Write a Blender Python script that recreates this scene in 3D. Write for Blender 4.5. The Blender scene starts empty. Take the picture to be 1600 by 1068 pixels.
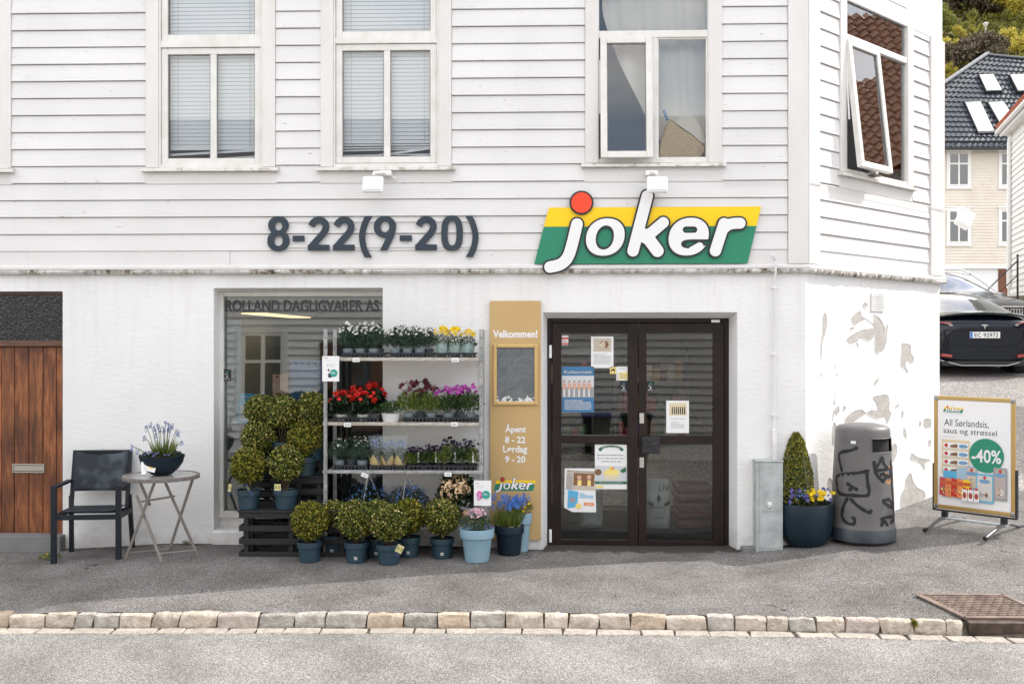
import bpy, bmesh, math, random
import numpy as np
from math import sin, cos, tan, radians, pi, sqrt, atan2
from mathutils import Vector, Matrix

random.seed(7)
RNG = np.random.default_rng(7)
SC = bpy.context.scene
COL = SC.collection

# ------------------------------------------------------------ camera, sky, sun, exposure
TH = radians(1.8); FPX = 1600.0; DIST = 9.36
CAM = Vector((DIST * tan(TH), -DIST, 1.92))
AX = Vector((-sin(TH), cos(TH), 0)); RT = Vector((cos(TH), sin(TH), 0))
cd = bpy.data.cameras.new('camera'); cam = bpy.data.objects.new('camera', cd); COL.objects.link(cam)
cam.location = CAM; cam.rotation_euler = (radians(90), 0, TH)
cd.sensor_width = 36; cd.lens = 36; cd.shift_y = -4 / 1600; cd.clip_start = .1; cd.clip_end = 900
SC.camera = cam

SUN_AZ, SUN_EL = radians(17), radians(42)      # azimuth counted from +x towards +y
sunv = Vector((cos(SUN_AZ) * cos(SUN_EL), sin(SUN_AZ) * cos(SUN_EL), sin(SUN_EL)))
ld = bpy.data.lights.new('sun', 'SUN'); ld.energy = 2.25; ld.angle = radians(.55); ld.color = (1, .955, .89)
sun = bpy.data.objects.new('sun', ld); COL.objects.link(sun)
sun.rotation_euler = sunv.to_track_quat('Z', 'Y').to_euler(); sun.location = (6, 3, 12)
W = bpy.data.worlds.new('World'); SC.world = W; W.use_nodes = True
wn, wl = W.node_tree.nodes, W.node_tree.links
wn.clear()
wo = wn.new('ShaderNodeOutputWorld'); wb = wn.new('ShaderNodeBackground'); wb.inputs[1].default_value = .15
sk = wn.new('ShaderNodeTexSky'); sk.sky_type = 'NISHITA'; sk.sun_disc = False
sk.sun_elevation = SUN_EL; sk.sun_rotation = radians(90) - SUN_AZ; sk.air_density = 1.0; sk.dust_density = 1.5
tc = wn.new('ShaderNodeTexCoord'); mp = wn.new('ShaderNodeMapping'); mp.inputs['Scale'].default_value = (1, 1, 2.6)
mp.inputs['Location'].default_value = (.35, .2, .1)
nz = wn.new('ShaderNodeTexNoise'); nz.inputs['Scale'].default_value = 2.1; nz.inputs['Detail'].default_value = 9; nz.inputs['Roughness'].default_value = .55
rp = wn.new('ShaderNodeValToRGB'); rp.color_ramp.elements[0].position = .36; rp.color_ramp.elements[1].position = .58
mx = wn.new('ShaderNodeMix'); mx.data_type = 'RGBA'; mx.inputs[7].default_value = (8.75, 8.42, 8.12, 1)
wl.new(tc.outputs['Generated'], mp.inputs[0]); wl.new(mp.outputs[0], nz.inputs['Vector']); wl.new(nz.outputs[0], rp.inputs[0])
wl.new(rp.outputs[0], mx.inputs[0]); wl.new(sk.outputs[0], mx.inputs[6]); wl.new(mx.outputs[2], wb.inputs[0]); wl.new(wb.outputs[0], wo.inputs[0])
SC.view_settings.view_transform = 'Standard'; SC.view_settings.look = 'None'
SC.view_settings.gamma = 1; SC.view_settings.use_curve_mapping = False
SC.view_settings.exposure = 1.08
SC.render.engine = 'CYCLES'
SC.cycles.use_denoising = True
SC.cycles.max_bounces = 10; SC.cycles.transparent_max_bounces = 16; SC.cycles.glossy_bounces = 5
SC.cycles.sample_clamp_indirect = 8

# ------------------------------------------------------------ where things stand
def hit(px, py, p0, n):
    d = AX + RT * ((px - 800) / FPX) + Vector((0, 0, (530 - py) / FPX))
    t = (p0 - CAM).dot(n) / d.dot(n)
    return CAM + d * t
def P(px, py, y=0.0): return hit(px, py, Vector((0, y, 0)), Vector((0, 1, 0)))
def X(px, y=0.0): return P(px, 530, y).x
def Z(py, px=800, y=0.0): return P(px, py, y).z
def lerp(a, b, t): return a + (b - a) * t
def interp(x, xs, ys): return float(np.interp(x, xs, ys))
def kerb_y(x): return -2.05 - .05 * max(0, x - 2.4) ** 1.3
def kerb_z(x): return interp(x, [-6, -3.2, 0, 3, 5], [-.09, -.06, -.03, -.045, -.06])
def ground_z(x, y):
    wz = interp(x, [-4.4, -3.75, -3.2, -.5, .2, 1.95, 2.2, 3.1, 4.5, 6], [-.03, .0, .035, .03, .0, .0, .03, .11, .16, .2])
    ky = kerb_y(x)
    if y <= 0:
        t = min(1, max(0, (y - ky) / (0 - ky)))
        t = t ** .8
        return lerp(kerb_z(x), wz, t)
    return wz + interp(y, [0, 1.4, 2.2, 3, 12, 20, 60], [0, .042, .10, .22, 1.50, 2.1, 3.0])
def G(px, py):
    d = AX + RT * ((px - 800) / FPX) + Vector((0, 0, (530 - py) / FPX))
    lo = 3.0
    t = lo
    while t < 60:
        p = CAM + d * t
        if p.z < ground_z(p.x, p.y): break
        t += .01
    p = CAM + d * t
    return Vector((p.x, p.y, ground_z(p.x, p.y)))
def depth(x, y): return (Vector((x, y, 0)) - Vector((CAM.x, CAM.y, 0))).dot(AX)

# ------------------------------------------------------------ materials
MATS = {}
def nt(name):
    m = bpy.data.materials.new(name); m.use_nodes = True
    n = m.node_tree.nodes; l = m.node_tree.links
    return m, n, l, n['Principled BSDF']
def ramp(n, stops):
    r = n.new('ShaderNodeValToRGB'); e = r.color_ramp.elements
    while len(e) < len(stops): e.new(.5)
    for k, (p, c) in enumerate(stops):
        e[k].position = p; e[k].color = (c[0], c[1], c[2], 1)
    return r
def mat(name, c, rough=.6, metal=0, c2=None, scale=8, bump=0, bscale=None, stretch=(1, 1, 1), spec=.5, coat=0, detail=5, lo=.35, hi=.65, emit=0, objrand=0):
    if name in MATS: return MATS[name]
    m, n, l, b = nt(name)
    b.inputs['Roughness'].default_value = rough; b.inputs['Metallic'].default_value = metal
    b.inputs['Specular IOR Level'].default_value = spec; b.inputs['Coat Weight'].default_value = coat
    b.inputs['Base Color'].default_value = (*c, 1)
    t = n.new('ShaderNodeTexCoord'); mpn = n.new('ShaderNodeMapping'); mpn.inputs['Scale'].default_value = stretch
    l.new(t.outputs['Object'], mpn.inputs[0])
    last = None
    if c2 is not None:
        z = n.new('ShaderNodeTexNoise'); z.inputs['Scale'].default_value = scale; z.inputs['Detail'].default_value = detail
        l.new(mpn.outputs[0], z.inputs['Vector'])
        r = ramp(n, [(lo, c), (hi, c2)])
        l.new(z.outputs[0], r.inputs[0]); last = r.outputs[0]
    if objrand:
        oi = n.new('ShaderNodeObjectInfo'); hs = n.new('ShaderNodeHueSaturation')
        mr = n.new('ShaderNodeMapRange'); mr.inputs[3].default_value = 1 - objrand; mr.inputs[4].default_value = 1 + objrand
        l.new(oi.outputs['Random'], mr.inputs[0]); l.new(mr.outputs[0], hs.inputs['Value'])
        if last is not None: l.new(last, hs.inputs['Color'])
        else: hs.inputs['Color'].default_value = (*c, 1)
        last = hs.outputs[0]
    if last is not None: l.new(last, b.inputs['Base Color'])
    if bump:
        z2 = n.new('ShaderNodeTexNoise'); z2.inputs['Scale'].default_value = bscale or scale * 4; z2.inputs['Detail'].default_value = 6
        l.new(mpn.outputs[0], z2.inputs['Vector'])
        bp = n.new('ShaderNodeBump'); bp.inputs['Strength'].default_value = min(1, bump); bp.inputs['Distance'].default_value = .01 * max(1, bump)
        l.new(z2.outputs[0], bp.inputs['Height']); l.new(bp.outputs[0], b.inputs['Normal'])
    if emit:
        b.inputs['Emission Color'].default_value = (*c, 1); b.inputs['Emission Strength'].default_value = emit
    MATS[name] = m
    return m

def glass_mat(name, tint=(.82, .86, .86), extra=.09, rough=.0, wob=.0):
    m = bpy.data.materials.new(name); m.use_nodes = True
    n = m.node_tree.nodes; l = m.node_tree.links; n.clear()
    o = n.new('ShaderNodeOutputMaterial'); mix = n.new('ShaderNodeMixShader')
    tr = n.new('ShaderNodeBsdfTransparent'); tr.inputs[0].default_value = (*tint, 1)
    gl = n.new('ShaderNodeBsdfGlossy'); gl.inputs['Roughness'].default_value = rough; gl.inputs[0].default_value = (1, 1, 1, 1)
    fr = n.new('ShaderNodeFresnel'); fr.inputs[0].default_value = 1.5
    ad = n.new('ShaderNodeMath'); ad.operation = 'ADD'; ad.inputs[1].default_value = extra; ad.use_clamp = True
    if wob:
        t = n.new('ShaderNodeTexCoord'); z = n.new('ShaderNodeTexNoise'); z.inputs['Scale'].default_value = .9; z.inputs['Detail'].default_value = 0
        bp = n.new('ShaderNodeBump'); bp.inputs['Strength'].default_value = 1; bp.inputs['Distance'].default_value = wob
        l.new(t.outputs['Object'], z.inputs['Vector']); l.new(z.outputs[0], bp.inputs['Height']); l.new(bp.outputs[0], gl.inputs['Normal'])
    l.new(fr.outputs[0], ad.inputs[0]); l.new(ad.outputs[0], mix.inputs[0]); l.new(tr.outputs[0], mix.inputs[1]); l.new(gl.outputs[0], mix.inputs[2])
    l.new(mix.outputs[0], o.inputs[0])
    return m

def leaf_mat(name, stops, rough=.5, trans=.25):
    m, n, l, b = nt(name)
    b.inputs['Roughness'].default_value = rough; b.inputs['Specular IOR Level'].default_value = .4
    g = n.new('ShaderNodeNewGeometry'); r = ramp(n, stops)
    l.new(g.outputs['Random Per Island'], r.inputs[0]); l.new(r.outputs[0], b.inputs['Base Color'])
    tl = n.new('ShaderNodeBsdfTranslucent'); mix = n.new('ShaderNodeMixShader'); mix.inputs[0].default_value = trans
    l.new(r.outputs[0], tl.inputs[0]); o = n['Material Output']
    l.new(b.outputs[0], mix.inputs[1]); l.new(tl.outputs[0], mix.inputs[2]); l.new(mix.outputs[0], o.inputs[0])
    return m

def paint_siding():
    m, n, l, b = nt('white_house_paint')
    t = n.new('ShaderNodeTexCoord'); 
    z = n.new('ShaderNodeTexNoise'); z.inputs['Scale'].default_value = 1.7; z.inputs['Detail'].default_value = 6
    l.new(t.outputs['Object'], z.inputs['Vector'])
    r = ramp(n, [(.3, (.66, .652, .642)), (.7, (.715, .707, .697))]); l.new(z.outputs[0], r.inputs[0])
    # flaked paint specks
    mpn = n.new('ShaderNodeMapping'); mpn.inputs['Scale'].default_value = (1, 1, 4); l.new(t.outputs['Object'], mpn.inputs[0])
    z3 = n.new('ShaderNodeTexNoise'); z3.inputs['Scale'].default_value = 9; z3.inputs['Detail'].default_value = 10; z3.inputs['Roughness'].default_value = .68
    l.new(mpn.outputs[0], z3.inputs['Vector'])
    r3 = ramp(n, [(.655, (0, 0, 0)), (.675, (1, 1, 1))]); l.new(z3.outputs[0], r3.inputs[0])
    mix = n.new('ShaderNodeMix'); mix.data_type = 'RGBA'; mix.inputs[7].default_value = (.36, .33, .30, 1)
    l.new(r3.outputs[0], mix.inputs[0]); l.new(r.outputs[0], mix.inputs[6])
    oi = n.new('ShaderNodeObjectInfo'); hs = n.new('ShaderNodeHueSaturation'); mr = n.new('ShaderNodeMapRange')
    mr.inputs[3].default_value = .965; mr.inputs[4].default_value = 1.03
    l.new(oi.outputs['Random'], mr.inputs[0]); l.new(mr.outputs[0], hs.inputs['Value']); l.new(mix.outputs[2], hs.inputs['Color'])
    l.new(hs.outputs[0], b.inputs['Base Color'])
    b.inputs['Roughness'].default_value = .45
    mp2 = n.new('ShaderNodeMapping'); mp2.inputs['Scale'].default_value = (1, 1, 14); l.new(t.outputs['Object'], mp2.inputs[0])
    z2 = n.new('ShaderNodeTexNoise'); z2.inputs['Scale'].default_value = 7; z2.inputs['Detail'].default_value = 6; l.new(mp2.outputs[0], z2.inputs['Vector'])
    bp = n.new('ShaderNodeBump'); bp.inputs['Strength'].default_value = .35; bp.inputs['Distance'].default_value = .004
    l.new(z2.outputs[0], bp.inputs['Height']); l.new(bp.outputs[0], b.inputs['Normal'])
    return m

def plaster():
    m, n, l, b = nt('white_rendered_masonry')
    t = n.new('ShaderNodeTexCoord')
    z = n.new('ShaderNodeTexNoise'); z.inputs['Scale'].default_value = 1.1; z.inputs['Detail'].default_value = 7; l.new(t.outputs['Object'], z.inputs['Vector'])
    r = ramp(n, [(.3, (.73, .728, .722)), (.68, (.81, .808, .80))]); l.new(z.outputs[0], r.inputs[0])
    # splash dirt close to the ground, broken by noise
    sx = n.new('ShaderNodeSeparateXYZ'); l.new(t.outputs['Object'], sx.inputs[0])
    zz = n.new('ShaderNodeTexNoise'); zz.inputs['Scale'].default_value = 11; zz.inputs['Detail'].default_value = 8; l.new(t.outputs['Object'], zz.inputs['Vector'])
    ma = n.new('ShaderNodeMath'); ma.operation = 'MULTIPLY_ADD'; ma.inputs[1].default_value = .5; l.new(zz.outputs[0], ma.inputs[0]); l.new(sx.outputs[2], ma.inputs[2])
    r4 = ramp(n, [(.24, (1, 1, 1)), (.44, (0, 0, 0))]); l.new(ma.outputs[0], r4.inputs[0])
    mu = n.new('ShaderNodeMath'); mu.operation = 'MULTIPLY'; mu.inputs[1].default_value = .38; l.new(r4.outputs[0], mu.inputs[0])
    mix = n.new('ShaderNodeMix'); mix.data_type = 'RGBA'; mix.inputs[7].default_value = (.30, .27, .24, 1)
    l.new(mu.outputs[0], mix.inputs[0]); l.new(r.outputs[0], mix.inputs[6])
    z5 = n.new('ShaderNodeTexNoise'); z5.inputs['Scale'].default_value = 16; z5.inputs['Detail'].default_value = 9; z5.inputs['Roughness'].default_value = .7; l.new(t.outputs['Object'], z5.inputs['Vector'])
    r5 = ramp(n, [(.715, (0, 0, 0)), (.73, (1, 1, 1))]); l.new(z5.outputs[0], r5.inputs[0])
    mx5 = n.new('ShaderNodeMix'); mx5.data_type = 'RGBA'; mx5.inputs[7].default_value = (.42, .40, .37, 1)
    l.new(r5.outputs[0], mx5.inputs[0]); l.new(mix.outputs[2], mx5.inputs[6]); mps = n.new('ShaderNodeMapping'); mps.inputs['Scale'].default_value = (9, 9, .7); l.new(t.outputs['Object'], mps.inputs[0])
    zs = n.new('ShaderNodeTexNoise'); zs.inputs['Scale'].default_value = 1.6; zs.inputs['Detail'].default_value = 6; l.new(mps.outputs[0], zs.inputs['Vector'])
    rs_ = ramp(n, [(.50, (0, 0, 0)), (.75, (.17, .17, .17))]); l.new(zs.outputs[0], rs_.inputs[0])      # drip streaks below the ledge, fading down the wall
    rz_ = n.new('ShaderNodeMapRange'); rz_.inputs[1].default_value = 1.4; rz_.inputs[2].default_value = 2.5; rz_.inputs[3].default_value = .15; l.new(sx.outputs[2], rz_.inputs[0])
    mm = n.new('ShaderNodeMath'); mm.operation = 'MULTIPLY'; l.new(rs_.outputs[0], mm.inputs[0]); l.new(rz_.outputs[0], mm.inputs[1])
    mx6 = n.new('ShaderNodeMix'); mx6.data_type = 'RGBA'; mx6.inputs[7].default_value = (.40, .37, .32, 1); l.new(mm.outputs[0], mx6.inputs[0]); l.new(mx5.outputs[2], mx6.inputs[6]); l.new(mx6.outputs[2], b.inputs['Base Color'])
    b.inputs['Roughness'].default_value = .75
    mp2 = n.new('ShaderNodeMapping'); mp2.inputs['Scale'].default_value = (1, 1, 2.3); mp2.inputs['Rotation'].default_value = (0, .2, 0); l.new(t.outputs['Object'], mp2.inputs[0])
    z2 = n.new('ShaderNodeTexNoise'); z2.inputs['Scale'].default_value = 13; z2.inputs['Detail'].default_value = 6; z2.inputs['Distortion'].default_value = .6; l.new(mp2.outputs[0], z2.inputs['Vector'])
    bp = n.new('ShaderNodeBump'); bp.inputs['Strength'].default_value = .45; bp.inputs['Distance'].default_value = .009
    l.new(z2.outputs[0], bp.inputs['Height']); l.new(bp.outputs[0], b.inputs['Normal'])
    return m

def asphalt(name, dark, light, patch, chip=.62, sc=160, wallgrime=False):
    m, n, l, b = nt(name)
    t = n.new('ShaderNodeTexCoord')
    big = n.new('ShaderNodeTexNoise'); big.inputs['Scale'].default_value = 1.5; big.inputs['Detail'].default_value = 10; big.inputs['Roughness'].default_value = .62; l.new(t.outputs['Object'], big.inputs['Vector'])
    rb = ramp(n, [(.32, patch), (.6, (1, 1, 1))]); l.new(big.outputs[0], rb.inputs[0])
    v = n.new('ShaderNodeTexVoronoi'); v.inputs['Scale'].default_value = sc; l.new(t.outputs['Object'], v.inputs['Vector'])
    sp = n.new('ShaderNodeSeparateColor'); l.new(v.outputs['Color'], sp.inputs[0])
    r = ramp(n, [(.0, tuple(c * .55 for c in dark)), (.3, dark), (.7, light), (.97, tuple(min(1, c * 1.8) for c in light))]); l.new(sp.outputs[0], r.inputs[0])
    mu = n.new('ShaderNodeMix'); mu.data_type = 'RGBA'; mu.blend_type = 'MULTIPLY'; mu.inputs[0].default_value = 1
    l.new(r.outputs[0], mu.inputs[6]); l.new(rb.outputs[0], mu.inputs[7])
    # fine cracks
    wv = n.new('ShaderNodeTexNoise'); wv.inputs['Scale'].default_value = 3; wv.inputs['Detail'].default_value = 6; l.new(t.outputs['Object'], wv.inputs['Vector'])
    vm = n.new('ShaderNodeMix'); vm.data_type = 'RGBA'; vm.inputs[0].default_value = .35; l.new(t.outputs['Object'], vm.inputs[6]); l.new(wv.outputs['Color'], vm.inputs[7])
    vc = n.new('ShaderNodeTexVoronoi'); vc.feature = 'DISTANCE_TO_EDGE'; vc.inputs['Scale'].default_value = 1.15; l.new(vm.outputs[2], vc.inputs['Vector'])
    lt = n.new('ShaderNodeMath'); lt.operation = 'LESS_THAN'; lt.inputs[1].default_value = .0035; l.new(vc.outputs[0], lt.inputs[0])
    br = n.new('ShaderNodeTexNoise'); br.inputs['Scale'].default_value = 1.6; l.new(t.outputs['Object'], br.inputs['Vector'])
    gt = n.new('ShaderNodeMath'); gt.operation = 'GREATER_THAN'; gt.inputs[1].default_value = .60 if wallgrime else .66; l.new(br.outputs[0], gt.inputs[0])
    an = n.new('ShaderNodeMath'); an.operation = 'MULTIPLY'; l.new(lt.outputs[0], an.inputs[0]); l.new(gt.outputs[0], an.inputs[1])
    mc = n.new('ShaderNodeMix'); mc.data_type = 'RGBA'; mc.inputs[7].default_value = (.03, .03, .03, 1)
    l.new(an.outputs[0], mc.inputs[0]); l.new(mu.outputs[2], mc.inputs[6]); l.new(mc.outputs[2], b.inputs['Base Color'])
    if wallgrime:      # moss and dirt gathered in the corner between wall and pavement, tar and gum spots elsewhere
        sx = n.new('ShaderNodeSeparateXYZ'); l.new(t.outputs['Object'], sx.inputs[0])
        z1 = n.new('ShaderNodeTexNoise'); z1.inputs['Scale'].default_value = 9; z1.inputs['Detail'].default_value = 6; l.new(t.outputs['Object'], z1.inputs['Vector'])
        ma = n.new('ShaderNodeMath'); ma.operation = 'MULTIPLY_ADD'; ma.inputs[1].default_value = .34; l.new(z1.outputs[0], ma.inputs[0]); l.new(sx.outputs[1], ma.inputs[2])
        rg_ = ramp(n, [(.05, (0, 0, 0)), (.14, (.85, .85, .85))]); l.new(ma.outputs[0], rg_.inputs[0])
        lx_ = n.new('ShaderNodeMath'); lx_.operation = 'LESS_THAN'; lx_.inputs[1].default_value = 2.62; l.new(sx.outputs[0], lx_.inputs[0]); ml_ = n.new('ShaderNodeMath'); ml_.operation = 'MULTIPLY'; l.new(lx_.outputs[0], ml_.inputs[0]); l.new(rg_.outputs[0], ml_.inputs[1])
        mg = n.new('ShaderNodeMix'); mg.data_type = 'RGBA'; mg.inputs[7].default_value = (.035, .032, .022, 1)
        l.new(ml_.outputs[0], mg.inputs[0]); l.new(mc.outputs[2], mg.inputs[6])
        vg = n.new('ShaderNodeTexVoronoi'); vg.inputs['Scale'].default_value = 2.6; l.new(t.outputs['Object'], vg.inputs['Vector'])
        lt2 = n.new('ShaderNodeMath'); lt2.operation = 'LESS_THAN'; lt2.inputs[1].default_value = .035; l.new(vg.outputs[0], lt2.inputs[0])
        m2 = n.new('ShaderNodeMix'); m2.data_type = 'RGBA'; m2.inputs[7].default_value = (.075, .07, .066, 1); l.new(lt2.outputs[0], m2.inputs[0]); l.new(mg.outputs[2], m2.inputs[6]); l.new(m2.outputs[2], b.inputs['Base Color'])
    b.inputs['Roughness'].default_value = .85; b.inputs['Specular IOR Level'].default_value = .3
    bp = n.new('ShaderNodeBump'); bp.inputs['Strength'].default_value = .8; bp.inputs['Distance'].default_value = .006
    nb = n.new('ShaderNodeTexNoise'); nb.inputs['Scale'].default_value = sc * .7; nb.inputs['Detail'].default_value = 3; l.new(t.outputs['Object'], nb.inputs['Vector'])
    l.new(nb.outputs[0], bp.inputs['Height']); l.new(bp.outputs[0], b.inputs['Normal'])
    return m

M_paint = paint_siding(); M_plaster = plaster()
M_trim = mat('white_trim_paint', (.71, .695, .68), .4, c2=(.66, .64, .61), scale=5, bump=.25, bscale=40, stretch=(1, 1, .3))
M_pave = asphalt('pavement_asphalt', (.11, .104, .10), (.22, .209, .20), (.56, .55, .535), sc=200, wallgrime=True)
M_road = asphalt('road_asphalt', (.18, .171, .163), (.30, .288, .276), (.60, .59, .575), sc=210)
M_street = asphalt('side_street_asphalt', (.17, .16, .152), (.30, .285, .27), (.8, .8, .8), sc=90)
M_glass = glass_mat('window_glass', extra=.042, wob=.0012)
M_glass_up = glass_mat('sky_window_glass', tint=(.97, .98, .985), extra=.012, wob=.001)
M_glass_ch = glass_mat('corner_window_glass', tint=(.93, .94, .95), extra=.07, wob=.001)
M_glass_door = glass_mat('door_glass', tint=(.82, .84, .84), extra=.004, wob=.0016)
M_black = mat('black_plastic', (.012, .013, .015), .45)
M_white = mat('white_plastic', (.84, .84, .83), .4)
M_paper = mat('white_paper', (.80, .80, .80), .6)
M_dark = mat('dark_void', (.01, .01, .01), .9)

# ------------------------------------------------------------ mesh helpers
class MB:
    def __init__(s): s.v = []; s.f = []; s.mi = []
    def add(s, vs, fs, mi=0):
        o = len(s.v); s.v += [tuple(v) for v in vs]; s.f += [tuple(i + o for i in f) for f in fs]; s.mi += [mi] * len(fs); return s
    def box(s, x0, x1, y0, y1, z0, z1, mi=0):
        if x0 > x1: x0, x1 = x1, x0
        if y0 > y1: y0, y1 = y1, y0
        if z0 > z1: z0, z1 = z1, z0
        return s.add([(x0, y0, z0), (x1, y0, z0), (x1, y1, z0), (x0, y1, z0), (x0, y0, z1), (x1, y0, z1), (x1, y1, z1), (x0, y1, z1)],
                     [(0, 3, 2, 1), (4, 5, 6, 7), (0, 1, 5, 4), (1, 2, 6, 5), (2, 3, 7, 6), (3, 0, 4, 7)], mi)
    def ring(s, x0, x1, z0, z1, w, y0, y1, wb=None, wt=None, mi=0):   # rectangular frame lying in xz
        wb = w if wb is None else wb; wt = w if wt is None else wt
        s.box(x0, x0 + w, y0, y1, z0, z1, mi); s.box(x1 - w, x1, y0, y1, z0, z1, mi)
        s.box(x0 + w, x1 - w, y0, y1, z1 - wt, z1, mi); s.box(x0 + w, x1 - w, y0, y1, z0, z0 + wb, mi); return s
    def beam(s, a, b, w, h, up=(0, 0, 1), mi=0):
        a = Vector(a); b = Vector(b); d = (b - a).normalized(); up = Vector(up)
        if abs(d.dot(up)) > .98: up = Vector((0, 1, 0))
        r = d.cross(up).normalized(); u = r.cross(d).normalized()
        vs = [p + r * (sx * w / 2) + u * (sz * h / 2) for p in (a, b) for sx, sz in ((-1, -1), (1, -1), (1, 1), (-1, 1))]
        return s.add(vs, [(0, 1, 2, 3), (7, 6, 5, 4), (0, 4, 5, 1), (1, 5, 6, 2), (2, 6, 7, 3), (3, 7, 4, 0)], mi)
    def tube(s, pts, r, n=8, mi=0, rs=None):
        pts = [Vector(p) for p in pts]; vs = []; fs = []
        for i, p in enumerate(pts):
            d = (pts[min(i + 1, len(pts) - 1)] - pts[max(i - 1, 0)]).normalized()
            up = Vector((0, 0, 1)) if abs(d.z) < .9 else Vector((0, 1, 0))
            a = d.cross(up).normalized(); b = a.cross(d).normalized(); rr = rs[i] if rs else r
            vs += [p + a * (cos(2 * pi * k / n) * rr) + b * (sin(2 * pi * k / n) * rr) for k in range(n)]
        for i in range(len(pts) - 1):
            for k in range(n):
                fs.append((i * n + k, i * n + (k + 1) % n, (i + 1) * n + (k + 1) % n, (i + 1) * n + k))
        fs.append(tuple(range(n - 1, -1, -1))); fs.append(tuple(range((len(pts) - 1) * n, len(pts) * n)))
        return s.add(vs, fs, mi)
    def lathe(s, prof, c=(0, 0, 0), n=28, mi=0, cap=True):
        c = Vector(c); vs = []; fs = []
        for r, z in prof:
            vs += [c + Vector((cos(2 * pi * k / n) * r, sin(2 * pi * k / n) * r, z)) for k in range(n)]
        for i in range(len(prof) - 1):
            for k in range(n):
                fs.append((i * n + k, i * n + (k + 1) % n, (i + 1) * n + (k + 1) % n, (i + 1) * n + k))
        if cap: fs.append(tuple(range(n - 1, -1, -1))); fs.append(tuple(range((len(prof) - 1) * n, len(prof) * n)))
        return s.add(vs, fs, mi)
    def prism(s, poly, y0, y1, mi=0):        # poly in (x,z); y0 front, y1 back
        n = len(poly)
        vs = [(x, y0, z) for x, z in poly] + [(x, y1, z) for x, z in poly]
        fs = [tuple(range(n - 1, -1, -1)), tuple(range(n, 2 * n))] + [(i, (i + 1) % n, n + (i + 1) % n, n + i) for i in range(n)]
        return s.add(vs, fs, mi)
    def quad(s, a, b, c, d, mi=0): return s.add([a, b, c, d], [(0, 1, 2, 3)], mi)
    def disc(s, x, y, z, r, n=20, rz=None, mi=0):
        rz = r if rz is None else rz
        return s.add([(x + cos(2 * pi * k / n) * r, y, z + sin(2 * pi * k / n) * rz) for k in range(n)], [tuple(range(n))], mi)
    def build(s, name, m=None, parent=None, smooth=False, bevel=0, label=None, kind=None, M=None, sub=0, auto=None):
        me = bpy.data.meshes.new(name); me.from_pydata(s.v, [], s.f)
        if M is not None: me.transform(M)
        ms = m if isinstance(m, (list, tuple)) else [m]
        for k in ms:
            if k: me.materials.append(k)
        if len(ms) > 1: me.polygons.foreach_set('material_index', s.mi)
        me.validate()
        bm = bmesh.new(); bm.from_mesh(me); bmesh.ops.recalc_face_normals(bm, faces=bm.faces); bm.to_mesh(me); bm.free()
        if smooth:
            me.polygons.foreach_set('use_smooth', [True] * len(me.polygons))
            me.set_sharp_from_angle(angle=radians(auto or 40))
        return link(name, me, parent, bevel, label, kind, sub)
def link(name, me, parent=None, bevel=0, label=None, kind=None, sub=0):
    o = bpy.data.objects.new(name, me); COL.objects.link(o)
    if parent is not None: o.parent = parent
    if bevel:
        b = o.modifiers.new('b', 'BEVEL'); b.width = bevel; b.segments = 2; b.limit_method = 'ANGLE'; b.angle_limit = radians(40)
    if sub:
        q = o.modifiers.new('s', 'SUBSURF'); q.levels = sub; q.render_levels = sub
    if label: o['label'] = label
    if kind: o['kind'] = kind
    return o
def thing(name, label, cat, loc=(0, 0, 0), rz=0, group=None):
    o = bpy.data.objects.new(name, None); COL.objects.link(o); o.location = loc; o.rotation_euler = (0, 0, rz)
    o.empty_display_size = .1
    o['label'] = label; o['category'] = cat
    if group: o['group'] = group
    return o
def tag(o, label, cat, group=None, kind=None):
    o['label'] = label; o['category'] = cat
    if group: o['group'] = group
    if kind: o['kind'] = kind
    return o
def kids(o): return [c for c in COL.objects if c.parent == o]
CH = {}
def dup(root, loc, rz=None, label=None, group=None):
    def rec(o, par):
        c = o.copy(); COL.objects.link(c)
        if par is not None: c.parent = par
        for ch in o.children: rec(ch, c)
        return c
    r = rec(root, None); r.location = loc
    if rz is not None: r.rotation_euler = (0, 0, rz)
    if label: r['label'] = label
    if group: r['group'] = group
    return r
def curve_shape(name, loops, m, parent=None, ext=.004, y=0, label=None, bev=0, loc=None):
    cu = bpy.data.curves.new(name, 'CURVE'); cu.dimensions = '2D'; cu.fill_mode = 'BOTH'; cu.extrude = ext; cu.bevel_depth = bev; cu.bevel_resolution = 1
    for lp in loops:
        s = cu.splines.new('POLY'); s.points.add(len(lp) - 1); s.use_cyclic_u = True
        s.points.foreach_set('co', [c for q in lp for c in (q[0], q[1], 0, 1)])
    t_ = bpy.data.objects.new(name, cu); me = bpy.data.meshes.new_from_object(t_); bpy.data.objects.remove(t_); bpy.data.curves.remove(cu)
    me.materials.clear(); me.materials.append(m); me.name = name
    o = bpy.data.objects.new(name, me); COL.objects.link(o)
    o.rotation_euler = (radians(90), 0, 0); o.location = loc or (0, y, 0)
    if parent is not None: o.parent = parent
    if label: o['label'] = label
    return o
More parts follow.
